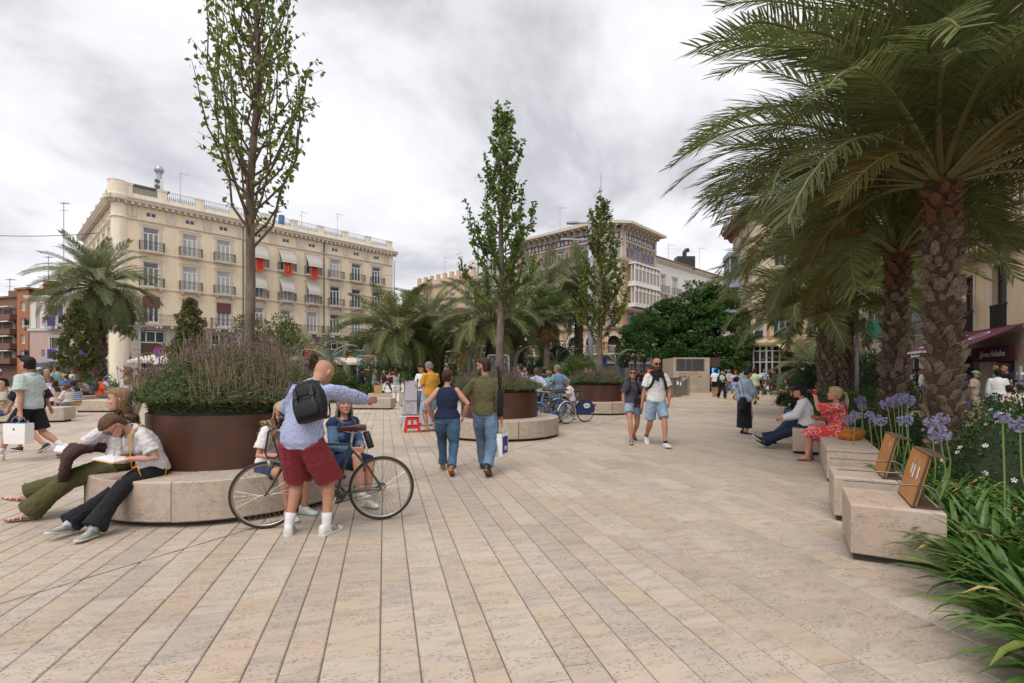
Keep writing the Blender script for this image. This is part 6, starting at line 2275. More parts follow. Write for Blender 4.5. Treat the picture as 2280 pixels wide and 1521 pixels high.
def fab(name,c,kind=None,c2=None,rough=.85):
 nm = 'cloth_' + name
 if nm in MATS:
  return MATS[nm]
 pat = None
 if kind == 'denim':
  def pat(N,L,out,vec,t,mixc,noise,ramp,math_):
   f = ramp(noise(3.0,5),.38,.68)
   o = mixc(f,out,tuple(min(1,q * 1.75 + .03) for q in c) + (1,))
   return mixc(math_('MULTIPLY',noise(160,2),.35),o,tuple(q * .5 for q in c) + (1,))
 if kind == 'stripe':
  def pat(N,L,out,vec,t,mixc,noise,ramp,math_):
   w = N.new('ShaderNodeTexWave')
   w.bands_direction = 'X'
   w.inputs['Scale'].default_value = 26
   w.inputs['Distortion'].default_value = .6
   w.inputs['Detail'].default_value = 1
   L.new(t.outputs['Object'],w.inputs['Vector'])
   return mixc(ramp(w.outputs['Fac'],.45,.6),out,tuple(c2) + (1,))
 if kind == 'bands':
  def pat(N,L,out,vec,t,mixc,noise,ramp,math_):
   w = N.new('ShaderNodeTexWave')
   w.bands_direction = 'Z'
   w.inputs['Scale'].default_value = 4.5
   w.inputs['Distortion'].default_value = .8
   L.new(t.outputs['Object'],w.inputs['Vector'])
   return mixc(ramp(w.outputs['Fac'],.4,.6),out,tuple(c2) + (1,))
 if kind == 'paisley':
  def pat(N,L,out,vec,t,mixc,noise,ramp,math_):
   v = N.new('ShaderNodeTexVoronoi')
   v.inputs['Scale'].default_value = 13
   nv = N.new('ShaderNodeTexNoise')
   nv.inputs['Scale'].default_value = 7
   L.new(t.outputs['Object'],nv.inputs['Vector'])
   mixv = N.new('ShaderNodeMix')
   mixv.data_type = 'VECTOR'
   mixv.inputs[0].default_value = .12
   L.new(t.outputs['Object'],mixv.inputs[4])
   L.new(nv.outputs['Color'],mixv.inputs[5])
   L.new(mixv.outputs[1],v.inputs['Vector'])
   o = mixc(ramp(v.outputs['Distance'],.18,.24),(.30,.10,.32,1),out)
   o = mixc(ramp(v.outputs['Distance'],.42,.46),o,(.62,.40,.40,1))
   return mixc(ramp(v.outputs['Distance'],.52,.55),o,out)
 if kind == 'dots':
  def pat(N,L,out,vec,t,mixc,noise,ramp,math_):
   v = N.new('ShaderNodeTexVoronoi')
   v.inputs['Scale'].default_value = 24
   L.new(t.outputs['Object'],v.inputs['Vector'])
   return mixc(ramp(v.outputs['Distance'],.2,.28),tuple(c2) + (1,),out)
 return M(nm,c,rough,var=.12,vscale=5,bump=.75,bscale=11,sheen=.04,spec=.2,pattern=pat)
def ik(a,t,l1,l2,pole):
 a,t,pole = Vector(a),Vector(t),Vector(pole)
 d = t - a
 L_ = min(d.length,(l1 + l2) * .999)
 if d.length < 1e-5:
  d = Vector((0,0,-1))
 d = d.normalized()
 q = (l1 * l1 + L_ * L_ - l2 * l2) / (2 * L_)
 h = sqrt(max(0,l1 * l1 - q * q))
 p = pole - d * pole.dot(d)
 if p.length < 1e-5:
  p = d.orthogonal()
 return a + d * q + p.normalized() * h,a + d * L_
HEADT = [(-.120,.068,.005,.030),(-.108,.086,.025,.046),(-.085,.090,.050,.058),(-.062,.089,.066,.063),(-.040,.089,.078,.067),(-.018,.086,.090,.071),
   (.004,.082,.098,.074),(.030,.092,.102,.0765),(.055,.090,.102,.076),(.080,.076,.094,.067),(.100,.050,.073,.050),(.113,.022,.042,.028),(.1165,.004,.012,.008)]
def head_rings(n=20,grow=0.0,tab=HEADT):
 rs = []
 for z,f,b,w in tab:
  ring = []
  for k in range(n):
   a = 2 * pi * k / n
   s_,c_ = sin(a),cos(a)
   y = (f + grow) * s_ if s_ > 0 else (b + grow) * s_
   x = (w + grow) * (abs(c_) ** .9) * (1 if c_ > 0 else -1)
   ring.append(Vector((x,y,z + grow * (1 if z > .05 else 0))))
  rs.append(ring)
 return rs
def hair_rings(style,n=20,g=.014):
 if style == 'receding':
  tab = [(-.075,-.035,.075),(-.03,-.03,.098),(.01,-.01,.104),(.05,.035,.106),(.085,.05,.098),(.108,.03,.078),(.122,.0,.04)]
 elif style == 'fringe':
  tab = [(-.075,-.045,.080),(-.045,-.03,.095),(-.005,-.005,.103),(.028,-.02,.105),(.045,-.05,.104)]
 else:
  tab = [(-.088,-.04,.07),(-.05,-.022,.094),(-.01,-.002,.104),(.03,.028,.108),(.058,.070,.108),(.078,.088,.102),(.100,.072,.084),(.118,.045,.055),(.129,.01,.02)]
 rs = []
 for z,f,b in tab:
  w = np.interp(z,[t[0] for t in HEADT],[t[3] for t in HEADT]) + g
  if z > .11:
   w = max(w,.045 - (z - .11) * 1.4)
  b = b + g * .8
  f = f + (g * .7 if z > .05 else 0)
  yc,ry = (f - b) / 2,(f + b) / 2
  rs.append([Vector((w * cos(2 * pi * k / n),yc + ry * sin(2 * pi * k / n),z)) for k in range(n)])
 return rs
def remesh(o,vs,folds=0.0,it=3):
 md = o.modifiers.new('remesh','REMESH')
 md.mode = 'VOXEL'
 md.voxel_size = vs
 md.use_smooth_shade = True
 sm = o.modifiers.new('smooth','SMOOTH')
 sm.factor = .5
 sm.iterations = it
 if folds:
  d = o.modifiers.new('folds','DISPLACE')
  d.texture = TEXW
  d.texture_coords = 'GLOBAL'
  d.strength = folds
  d.mid_level = .5
  if vs < .012:
   d = o.modifiers.new('creases','DISPLACE')
   d.texture = TEXC
   d.texture_coords = 'GLOBAL'
   d.strength = folds * .5
   d.mid_level = .5
STAND = dict(pel=(0,0,.945),lean=(0.02,.05),feet=((-.10,.02,.075),(.10,-.02,.075)),hands=((-.24,.04,.80),(.24,.04,.80)))
WALK = dict(pel=(0,0,.925),lean=(.03,.04),feet=((-.085,.30,.085),(.085,-.34,.15)),fpitch=(.15,-.55),hands=((-.25,-.16,.84),(.25,.20,.88)))
WALK2 = dict(pel=(0,0,.925),lean=(.03,.04),feet=((-.085,-.34,.15),(.085,.30,.085)),fpitch=(-.55,.15),hands=((-.25,.20,.88),(.25,-.16,.84)))
def SIT(seat=.45,reach=.46,lean=(-.05,.25),hands=((-.12,.30,.20),(.12,.30,.20)),feet=None,**kw):
 z = seat + .085
 f = feet or ((-.11,reach,.075),(.11,reach - .03,.075))
 d = dict(pel=(0,0,z),lean=lean,feet=f,hands=tuple((h[0],h[1],z + h[2]) for h in hands),sit=True)
 d.update(kw)
 return d
ANCH = {}
def person(key,x,y,h,H,label,pose=STAND,sex='f',g=1.0,sk='fair',top=None,bot=None,shoes=None,hair=('short','dark'),lod=1,group=None,
   look=(0,0),dress=None,extra=(),z0=0.0,socks=None,scale_limbs=1.0,glasses=None,beard=None,cap=None,layer=None,curl=.5):
 s_ = H / 1.75
 rz = -radians(h)
 ro = empty('person',(x,y,z0),rz)
 tag(ro,label,'person',group)
 VS = (.0075,.013,.022)[lod]
 pose = dict(pose)
 V_ = lambda p: Vector(p) * s_
 pel = V_(pose['pel'])
 l0,l1 = pose['lean']
 tw = pose.get('twist',0.0)
 roll = pose.get('roll',0.0)
 fem = sex == 'f'
 # ---- spine
 N_ = 12
 LT = .515 * s_
 sp,ax = [],[]
 p = pel.copy()
 for i in range(N_ + 1):
  t = i / N_
  th = lerp(l0,l1,t) + (l1 - l0) * 0
  yaw = tw * t
  rl = roll * t
  Up = Vector((0,sin(th),cos(th)))
  Rt = Vector((1,0,0))
  Up.rotate(Matrix.Rotation(rl,3,'Y'))
  Rt.rotate(Matrix.Rotation(rl,3,'Y'))
  Up.rotate(Matrix.Rotation(-yaw,3,'Z'))
  Rt.rotate(Matrix.Rotation(-yaw,3,'Z'))
  ax.append((Rt,Up.cross(Rt) * 1.0,Up))
  sp.append(p.copy())
  p = p + Up * (LT / N_)
 def spine(t):
  """point and axes; t in units of the torso length,may go below 0"""
  if t < 0:
   return sp[0] + ax[0][2] * (t * LT),ax[0]
  f = min(t,.9999) * N_
  i = int(f)
  return sp[i].lerp(sp[i + 1],f - i),ax[i]
 gs = g * s_
 # lateral / depth radii along the torso
 if fem:
  TR = [(-.20,.110,.085),(-.10,.158,.112),(0,.166,.116),(.12,.150,.104),(.27,.122,.092),(.42,.128,.100),(.58,.138,.108),(.72,.142,.098),(.86,.126,.078),(.945,.082,.060),(1.0,.050,.052)]
 else:
  TR = [(-.20,.110,.085),(-.10,.150,.108),(0,.158,.112),(.12,.150,.108),(.27,.142,.106),(.42,.150,.112),(.58,.160,.118),(.72,.164,.110),(.86,.146,.086),(.945,.095,.065),(1.0,.056,.056)]
 belly = pose.get('belly',0.0)
 def torso_ring(t,grow=0.0,n=16,sc=1.0):
  a = np.interp(t,[q[0] for q in TR],[q[1] for q in TR]) * gs * sc + grow
  b = np.interp(t,[q[0] for q in TR],[q[2] for q in TR]) * gs * sc + grow
  c,(R_,F_,U_) = spine(t)
  bel = belly * max(0,1 - ((t - .22) / .3) ** 2)
  ring = []
  for k in range(n):
   an = 2 * pi * k / n
   fy = sin(an)
   ring.append(c + R_ * (a * cos(an)) + F_ * (b * fy + (bel if fy > 0 else 0) * abs(fy)))
  return ring
 # forward axis check: Up x Right = forward for (0,0,1)x(1,0,0) = (0,1,0)
 body = MB()
 body.rings([torso_ring(q[0]) for q in TR])
 Rt,Fw,Up = ax[-1]
 neck = sp[-1]
 # ---- head
 yaw,pitch = look
 hm = Matrix.Identity(3)
 bx_ = Matrix((Rt,Fw,Up)).transposed()
 # head keeps upright unless told otherwise
 hb = Matrix.Rotation(-(tw + radians(yaw)),3,'Z') @ Matrix.Rotation(radians(-pitch),3,'X')
 hs = s_ * (1.0 if fem else 1.03) * pose.get('headscale',1.0)
 hc = neck + (Up * .55 + hb @ Vector((0,.12,.62))) .normalized() * (.165 * s_) + hb @ Vector((0,.012,0)) * hs
 def HP(v):
  return hc + hb @ (Vector(v) * hs)
 body.tube([sp[-2],neck,hc + hb @ Vector((0,-.02,-.06)) * hs],[.062 * gs,.053 * s_ * (1 if not fem else .88),.052 * s_ * (1 if not fem else .88)],10)
 body.rings([[HP(v) for v in r] for r in head_rings()])
 if lod < 2:
  body.rings([[HP(v) for v in r] for r in (
   [(-.008,.080,.018),(.008,.080,.018),(.006,.088,.018),(-.006,.088,.018)],
   [(-.013,.080,-.02),(.013,.080,-.02),(.009,.106,-.018),(-.009,.106,-.018)],
   [(-.019,.080,-.038),(.019,.080,-.038),(.012,.113,-.034),(-.012,.113,-.034)],
   [(-.015,.080,-.045),(.015,.080,-.045),(.010,.102,-.044),(-.010,.102,-.044)])])
  body.ell(HP((0,.086,-.070)),(.022 * hs,.011 * hs,.011 * hs),8,6,hb)
  body.ell(HP((0,.080,-.104)),(.024 * hs,.016 * hs,.016 * hs),8,6,hb)
  for sg in (-1,1):
   em = hb @ Matrix.Rotation(sg * .35,3,'Z')
   body.ell(HP((sg * .078,-.012,-.010)),(.010 * hs,.022 * hs,.034 * hs),8,6,em)
   body.ell(HP((sg * .042,.060,-.030)),(.022 * hs,.024 * hs,.020 * hs),8,6,hb)
 if fem:
  for sg in (-1,1):
   c,(R_,F_,U_) = spine(.60)
   body.ell(c + R_ * (sg * .068 * gs) + F_ * (.082 * gs),(.058 * gs,.048 * gs,.058 * gs),10,6)
 # ---- arms
 shw = (.142 if fem else .165) * (gs * .5 + s_ * .5)
 arms,legs = [],[]
 for i,sg in enumerate((-1,1)):
  c,(R_,F_,U_) = spine(.85)
  sh = c + R_ * (sg * shw)
  tgt = V_(pose['hands'][i])
  pole = pose.get('elbow',((-.6,-1,-.35),(.6,-1,-.35)))[i]
  el,wr = ik(sh,tgt,.285 * s_,.255 * s_,pole)
  arms.append((sh,el,wr))
  ag = (.9 if fem else 1.0) * (.6 + .4 * g) * s_ * scale_limbs
  body.ell(sh,(.052 * ag,.056 * ag,.056 * ag),10,6)
  m1,m2 = sh.lerp(el,.5),el.lerp(wr,.35)
  body.tube([sh,m1,el,m2,wr],[.052 * ag,.048 * ag,.040 * ag,.042 * ag,.027 * ag],10)
  # hand
  d = (wr - el).normalized()
  hd = pose.get('hdir',(None,None))[i]
  if hd is not None:
   d = Vector(hd).normalized()
  n_ = Vector((-sg,0,0)) - d * (-sg * d.x)          # palm faces the body
  pn = pose.get('palm',(None,None))[i]
  if pn is not None:
   n_ = Vector(pn) - d * Vector(pn).dot(d)
  if n_.length < 1e-3:
   n_ = d.orthogonal()
  n_.normalize()
  w_ = d.cross(n_) * (1 if sg > 0 else 1)
  hsz = s_ * (.92 if fem else 1.0)
  if lod == 0:
   body.rings([[wr + d * (a * hsz) + w_ * (b * q * hsz) + n_ * (c_ * r_ * hsz) for q,r_ in ((-1,-1),(1,-1),(1,1),(-1,1))] for a,b,c_ in ((-.01,.026,.017),(.03,.037,.015),(.085,.041,.013),(.092,.036,.010))])
   cu = pose.get('curl',(curl,curl))[i]
   for f in range(4):
    off = (-.030 + .020 * f)
    ln = (.072,.080,.076,.060)[f]
    b0 = wr + d * (.082 * hsz) + w_ * (off * hsz)
    d1 = (d * cos(cu * .5) + n_ * sin(cu * .5))
    d2 = (d * cos(cu * 1.3) + n_ * sin(cu * 1.3))
    d3 = (d * cos(cu * 1.9) + n_ * sin(cu * 1.9))
    p1 = b0 + d1 * ln * .48 * hsz
    p2 = p1 + d2 * ln * .3 * hsz
    body.tube([b0 - d * .02 * hsz,b0,p1,p2,p2 + d3 * ln * .25 * hsz],[.0095 * hsz,.0092 * hsz,.0086 * hsz,.008 * hsz,.0065 * hsz],7)
   th = wr + d * (.025 * hsz) - w_ * (.03 * hsz) + n_ * .004
   td = (d * .75 - w_ * .55 + n_ * .45).normalized()
   body.tube([th,th + td * .035 * hsz,th + td * .035 * hsz + (d * .9 + n_ * .35 - w_ * .1).normalized() * .032 * hsz],[.014 * hsz,.0115 * hsz,.0085 * hsz],7)
  else:
   body.rings([[wr + d * (a * hsz) + w_ * (b * q * hsz) + n_ * ((c_ * r_ + e_) * hsz) for q,r_ in ((-1,-1),(1,-1),(1,1),(-1,1))] for a,b,c_,e_ in ((-.02,.028,.018,0),(.04,.038,.017,0),(.09,.042,.016,.004),(.135,.036,.014,.022),(.165,.024,.010,.04))])
   th = wr + d * (.03 * hsz) - w_ * (.03 * hsz)
   body.tube([th,th + (d * .7 - w_ * .6 + n_ * .4).normalized() * .05 * hsz],[.014 * hsz,.010 * hsz],6)
  ANCH[(key,'hand',i)] = wr + d * .075 * s_
 # ---- legs
 hw = .088 * s_ * (1.05 if fem else 1.0) * (.7 + .3 * g)
 lg = (.6 + .4 * g) * s_ * scale_limbs
 for i,sg in enumerate((-1,1)):
  hp = pel + ax[0][0] * (sg * hw) + ax[0][2] * (-.045 * s_)
  an = V_(pose['feet'][i])
  kp = pose.get('knee',((-.12,1,.1),(.12,1,.1)))[i]
  kn,an2 = ik(hp,an,.435 * s_,.425 * s_,kp)
  legs.append((hp,kn,an2))
  body.tube([hp,hp.lerp(kn,.35),kn.lerp(hp,.12),kn,kn.lerp(an2,.3),kn.lerp(an2,.7),an2],[.092 * lg,.084 * lg,.060 * lg,.056 * lg,.058 * lg,.040 * lg,.034 * lg],12)
  yw = radians(pose.get('fyaw',(-8,8))[i])
  pt = pose.get('fpitch',(0,0))[i]
  fd = Vector((sin(yw),cos(yw) * cos(pt),0))
  fd = Vector((sin(yw) * cos(pt),cos(yw) * cos(pt),sin(pt)))
  fu = Vector((-sin(yw) * sin(pt),-cos(yw) * sin(pt),cos(pt)))
  fr = fd.cross(fu)
  legs[-1] += ((fd,fu,fr),)
  fl = .155 * s_ * (.93 if fem else 1.0)
  a_ = an2
  fk = 1.0 if (shoes and shoes[0] == 'sandal') or not shoes else .72
  body.rings([[a_ + fd * (y_ * s_ * fk) + fr * (fk * w_ * cos(k * pi / 4) * s_) + fu * ((zc + hh * fk * sin(k * pi / 4)) * s_) for k in range(8)] for y_,w_,zc,hh in ((-.052,.022,-.03,.03),(-.03,.03,-.03,.038),(.02,.034,-.03,.038),(.08,.040,-.042,.026),(.135,.042,-.050,.017),(.172,.028,-.054,.011))])
 bo = body.build('body',SKIN[sk],ro)
 remesh(bo,VS,0,3 if lod == 0 else 2)
 AN = dict(head=(hc,hb,hs),arms=arms,legs=legs,spine=spine,ro=ro,s=s_,pel=pel,ring=torso_ring)
 ANCH[key] = AN
 fold = (.020,.020,.018)[lod] * s_
 def garment(nm,mb,mt,f=1.0,it=3,vs=1.0):
  o = mb.build(nm,mt,ro)
  remesh(o,VS * vs * 1.1,fold * f,it)
  return o
 # ---- upper garment
 tops = [q for q in (top,layer) if q]
 for li,tp in enumerate(tops):
  mt,sl,hem,loose = tp[:4]
  nm = tp[4] if len(tp) > 4 else 'shirt'
  gr = (.012 + .012 * li) * s_ + loose * s_
  mb = MB()
  ts = [hem,hem + .06] + [t for t in (-.1,0,.12,.27,.42,.58,.72,.86,.94) if t > hem + .08]
  neckt = tp[5] if len(tp) > 5 else .985
  rs = [torso_ring(t,gr + (loose * s_ * .5 if t < .2 else 0)) for t in ts if t < neckt] + [torso_ring(neckt,gr * .8)]
  mb.rings(rs)
  if fem:
   for sg in (-1,1):
    c,(R_,F_,U_) = spine(.60)
    mb.ell(c + R_ * (sg * .068 * gs) + F_ * (.080 * gs + loose * .6),(.066 * gs,.054 * gs,.066 * gs),10,6)
  for i,(sh,el,wr) in enumerate(arms):
   ag = (.9 if fem else 1.0) * (.6 + .4 * g) * s_
   if sl == 'none':
    mb.ell(sh - (arms[1][0] - arms[0][0]).normalized() * ((1 if i else -1) * .03 * s_),(.058 * ag,.06 * ag,.055 * ag),10,6)
    continue
   mb.ell(sh,(.050 * ag + gr * .7,.056 * ag + gr * .8,.052 * ag + gr * .5),10,6)
   if sl == 'short':
    e1 = sh.lerp(el,.72)
    mb.tube([sh,sh.lerp(el,.4),e1],[.052 * ag + gr * .7,.055 * ag + gr * 1.05,.054 * ag + gr * 1.35],12)
   elif sl == 'elbow':
    mb.tube([sh,sh.lerp(el,.5),el,el.lerp(wr,.25)],[.052 * ag + gr * .7,.052 * ag + gr * 1.1,.048 * ag + gr * 1.3,.046 * ag + gr * 1.4],12)
   else:
    mb.tube([sh,sh.lerp(el,.5),el,el.lerp(wr,.5),wr.lerp(el,.04)],[.052 * ag + gr * .7,.050 * ag + gr,.044 * ag + gr * 1.1,.042 * ag + gr * .9,.031 * ag + gr * .8],12)
  garment(nm,mb,mt)
  if sl != 'none' and nm in ('shirt','jacket','blouse') and lod < 2 and neckt > .97:
   c,_ = spine(.97)
   cm = MB()
   rr = (.064 * s_ + gr * .6)
   R_,F_,U_ = ax[-1]
   c = neck + U_ * (-.012 * s_)
   cm.rings([[c + R_ * (cos(2 * pi * k / 16) * rr * q) + F_ * (sin(2 * pi * k / 16) * rr * q + .006) + U_ * (z * s_ - .012 * s_ * sin(2 * pi * k / 16)) for k in range(16)] for q,z in ((1.22,-.022),(1.1,.0),(.98,.018),(.90,.012))],False)
   cm.build('collar',mt,ro,True)
 # ---- lower garment
 if bot:
  kind,mt,loose = bot[:3]
  mb = MB()
  gr = .010 * s_ + loose * s_ * .4
  hips = [torso_ring(t,gr) for t in (.22,.12,0,-.10,-.2)]
  if kind in ('pants','shorts','capri','jeans','wide'):
   mb.rings(hips)
   for hp,kn,an,_ in legs:
    if kind in ('shorts','mini'):
     q = bot[3] if len(bot) > 3 else .9
     e1 = hp.lerp(kn,q) if q <= 1 else kn.lerp(an,q - 1)
     if q <= 1:
      mb.tube([hp + (hp - kn) * .06,hp.lerp(kn,q * .5),e1],[.090 * lg + gr,.084 * lg + gr * 1.1 + loose * .3,.072 * lg + gr * 1.1 + loose * .75],12)
     else:
      mb.tube([hp + (hp - kn) * .06,hp.lerp(kn,.5),kn,e1],[.092 * lg + gr,.084 * lg + gr + loose * .4,.066 * lg + gr + loose * .7,.064 * lg + gr + loose * .8],12)
    else:
     w_ = .5 if kind != 'wide' else 1.0
     an_ = an + (kn - an).normalized() * .015
     if kind == 'capri':
      an_ = an.lerp(kn,.3)
     lo_ = loose * 1.0
     flare = .032 * s_ if kind == 'jeans' else (.062 * s_ if kind == 'wide' else .018 * s_)
     mb.tube([hp + (hp - kn) * .06,hp.lerp(kn,.4),kn.lerp(hp,.08),kn.lerp(an,.45),an_],[.094 * lg + gr,.086 * lg + gr + lo_ * .5,.058 * lg + gr + lo_ * .9,.046 * lg + gr + lo_,.036 * lg + flare + lo_],12)
   garment({'shorts': 'shorts','mini': 'shorts','jeans': 'jeans'}.get(kind,'trousers'),mb,mt)
  elif kind == 'skirt':
   hemz = bot[3] if len(bot) > 3 else .25
   wid = bot[4] if len(bot) > 4 else .24
   mb = MB()
   rs = [torso_ring(t,gr) for t in (.24,.12,0)]
   c0 = pel + Vector((0,0,-.04))
   cf = (legs[0][2] + legs[1][2]) / 2
   nn = 16
   for q in (.25,.5,.75,1.0):
    cz = lerp(pel.z - .05,hemz,q)
    cc = Vector((lerp(pel.x,cf.x,q * .6),lerp(pel.y,cf.y,q * .6),cz))
    a = lerp(.175 * gs,wid * s_,q)
    rs.append([cc + Vector((cos(2 * pi * k / nn) * a * (1 + .07 * sin(k * 2.5 + q) * q),sin(2 * pi * k / nn) * a * .8 * (1 + .07 * cos(k * 3.1) * q),0)) for k in range(nn)])
   mb.rings(rs)
   garment('skirt',mb,mt,.8)
 if dress:
  mt,sl,dl,loose = dress
  mb = MB()
  gr = .014 * s_ + loose * s_
  mb.rings([torso_ring(t,gr) for t in (-.2,-.1,0,.12,.27,.42,.58,.72,.86,.94,.975)])
  for sg in (-1,1):
   c,(R_,F_,U_) = spine(.60)
   mb.ell(c + R_ * (sg * .068 * gs) + F_ * (.080 * gs),(.07 * gs,.06 * gs,.07 * gs),10,6)
  for i,(sh,el,wr) in enumerate(arms):
   ag = s_ * (.6 + .4 * g)
   mb.ell(sh,(.062 * ag + gr,.062 * ag + gr,.062 * ag + gr),10,6)
   if sl:
    mb.tube([sh,sh.lerp(el,.5),sh.lerp(el,sl)],[.062 * ag + gr,.064 * ag + gr * 1.4,.066 * ag + gr * 1.7],12)
  for hp,kn,an,_ in legs:
   e1 = hp.lerp(kn,min(1,dl))
   pts,rd = [hp + (hp - kn) * .06,hp.lerp(kn,.5),e1],[.105 * lg + gr,.10 * lg + gr,.085 * lg + gr * 1.3]
   if dl > 1:
    pts.append(kn.lerp(an,dl - 1))
    rd.append(.085 * lg + gr * 1.5)
   mb.tube(pts,rd,12)
   if pose.get('sit'):
    mb.tube([(legs[0][0] + legs[1][0]) / 2,(legs[0][0].lerp(legs[0][1],.8) + legs[1][0].lerp(legs[1][1],.8)) / 2],[.09 * lg,.07 * lg],10)
  if not pose.get('sit'):
   c,(R_,F_,U_) = spine(-.2)
   mb.rings([torso_ring(t,gr) for t in (.0,-.15)] + [[Vector((pel.x + cos(2 * pi * k / 16) * .21 * gs,pel.y + sin(2 * pi * k / 16) * .17 * gs,pel.z - dl * .42 * s_)) for k in range(16)]])
  garment('dress',mb,mt)
 # ---- footwear
 for i,(hp,kn,an,(fd,fu,fr)) in enumerate(legs):
  if socks:
   mb = MB()
   sm_,q = socks
   mb.tube([an - fu * .03 * s_,an,an.lerp(kn,q * .5),an.lerp(kn,q)],[.039 * lg,.039 * lg,(.041 + .012 * q) * lg,(.042 + .024 * q) * lg],12)
   mb.build('sock',sm_,ro,True)
  if not shoes:
   continue
  kind,mt,sole = shoes
  k_ = s_ * (.95 if fem else 1.04)
  prof = [(-.072,.020,-.078,-.002),(-.058,.034,-.078,.018),(-.020,.038,-.078,.022),(.030,.040,-.078,.004),(.075,.046,-.078,-.022),(.125,.048,-.078,-.036),(.165,.042,-.078,-.044),(.190,.026,-.076,-.052),(.200,.010,-.074,-.060)]
  def ring(y_,w_,zb,zt,gx=0.0,cutz=None):
   pts = []
   for q in range(12):
    a = 2 * pi * q / 12
    cx,cz = cos(a),sin(a)
    zz = lerp(zb,zt,.5 + .5 * max(-1,min(1,cz * 1.25)))
    if cutz is not None:
     zz = min(zz,cutz)
    xx = (abs(cx) ** .7) * (1 if cx > 0 else -1) * (w_ + gx)
    pts.append(an + fd * (y_ * k_) + fr * (xx * k_) + fu * (zz * k_))
   return pts
  if kind == 'sandal':
   mb = MB()
   mb.rings([ring(y_,w_,zb,zb + .016) for y_,w_,zb,zt in prof])
   so = mb.build('sandal',sole,ro)
   st = MB()
   for y_,zz in ((.05,-.012),(.11,-.032),(.145,-.042),(-.055,.012)):
    st.tube([an + fd * (y_ * k_) + fr * (cos(a) * .047 * k_) + fu * ((-.062 + (zz + .062) * sin(a)) * k_) for a in [pi * q / 8 for q in range(9)]],.0065 * k_,5)
   st.build('strap',mt,so)
  else:
   mb = MB()
   mb.rings([ring(*q) for q in prof])
   up = mb.build('shoe',mt,ro,True)
   if lod < 2 and sole is not None:
    sm2 = MB()
    sm2.rings([ring(y_ * 1.02,w_,zb - .006,zb + .022,.004) for y_,w_,zb,zt in prof])
    sharp(sm2.build('sole',sole,up),50)
   if lod == 0 and kind == 'stripe':
    for sg in (-1,1):
     for j in range(3):
      a0 = .015 + j * .028
      sb = MB()
      P_ = lambda y_,z_,w_: an + fd * (y_ * k_) + fr * (sg * w_ * k_) + fu * (z_ * k_)
      sb.quad(P_(a0 + .022,-.052,.0495),P_(a0 + .035,-.052,.0505),P_(a0 + .006,-.008,.0425),P_(a0 - .006,-.006,.0415))
      sb.build('shoe_stripe',shoes_stripe,up)
   if lod < 2 and kind in ('lace','stripe'):
    lb = MB()
    for j in range(4):
     y_ = .045 + j * .022
     z_ = np.interp(y_,[q[0] for q in prof],[q[3] for q in prof])
     lb.tube([an + fd * (y_ * k_) + fr * (q * .02 * k_) + fu * ((z_ + .004 - .004 * abs(q)) * k_) for q in (-1,-.4,.4,1)],.0035 * k_,4)
    lb.build('laces',sole or mt,up)
 # ---- hair and face
 st_,hcol = hair
 hmat = HAIR[hcol] if isinstance(hcol,str) else hcol
 if st_ != 'bald':
  mb = MB()
  base = {'receding': 'receding','fringe': 'fringe'}.get(st_,'full')
  mb.rings([[HP(v) for v in r] for r in hair_rings(base)])
  r = random.Random(hash(label) % 9999)
  r = random.Random(len(label) * 7 + int(abs(x) * 100))
  if st_ in ('long','wavy','half','ponytail','curly') :
   ln = {'long': .42,'wavy': .40,'half': .26,'ponytail': .30,'curly': .30}[st_] * hs / s_ * s_
   ns = (210,34,16)[lod]
   thin = .55 if lod == 0 else 1.0
   down = Vector((0,0,-1))
   for k in range(ns):
    a = r.uniform(-.25,pi + .25) if st_ != 'ponytail' else r.uniform(0,2 * pi)
    if st_ == 'ponytail':
     p0 = HP((.015 * cos(a),-.112,.030 + .015 * sin(a)))
     p1 = p0 + hb @ Vector((r.gauss(0,.012),-.055,-.01)) * hs
     pe = p1 + down * ln * r.uniform(.7,1.05) + hb @ Vector((r.gauss(0,.02),-.02,0))
     mb.tube([p0,p1,p1.lerp(pe,.5) + Vector((r.gauss(0,.01),r.gauss(0,.01),0)),pe],[.012 * hs * thin,.014 * hs * thin,.012 * hs * thin,.003 * hs],6)
     continue
    cx,cy = cos(a),-sin(a)
    zz = r.uniform(-.03,.05)
    p0 = HP((cx * .078,.012 + cy * .098 if cy < 0 else .02 * cy,zz))
    out = hb @ Vector((cx * .6,cy * .5 - .15,0))
    p1 = p0 + out * .02 * hs + down * .09 * hs
    l_ = ln * r.uniform(.75,1.08)
    pts = [p0,p1]
    wv = .018 if st_ in ('wavy','curly') else .006
    tot = 5
    for j in range(1,tot + 1):
     q = j / tot
     pp = p1 + down * (l_ - .09) * q + out * (.012 - .006 * q) + Vector((r.gauss(0,wv),r.gauss(0,wv),0)) * (.5 + q)
     # lie on the shoulders and the back
     cs,(R2,F2,U2) = spine(.86)
     rel = pp - cs
     if rel.dot(U2) < .05 * s_ and abs(rel.dot(R2)) < .2 * s_:
      dep = rel.dot(F2)
      lim = (.105 * gs + .02)
      if -lim < dep < lim:
       pp = pp + F2 * ((-lim - dep) if (cy < -.1 or dep < 0) else (lim - dep))
     pts.append(pp)
    rd = [.013 * hs * thin,.015 * hs * thin] + [(.013 - .009 * j / tot) * hs * thin for j in range(1,tot + 1)]
    mb.tube(pts,rd,6)
  if st_ == 'bun':
   mb.ell(HP((0,-.115,.03)),(.055 * hs,.045 * hs,.05 * hs),12,8,hb)
   for k in range(12):
    a = r.uniform(0,6.28)
    mb.tube([HP((.05 * cos(a + j * .7),-.118 - .03 * sin(j * .9),.03 + .045 * sin(a + j * .7))) for j in range(4)],.009 * hs,5)
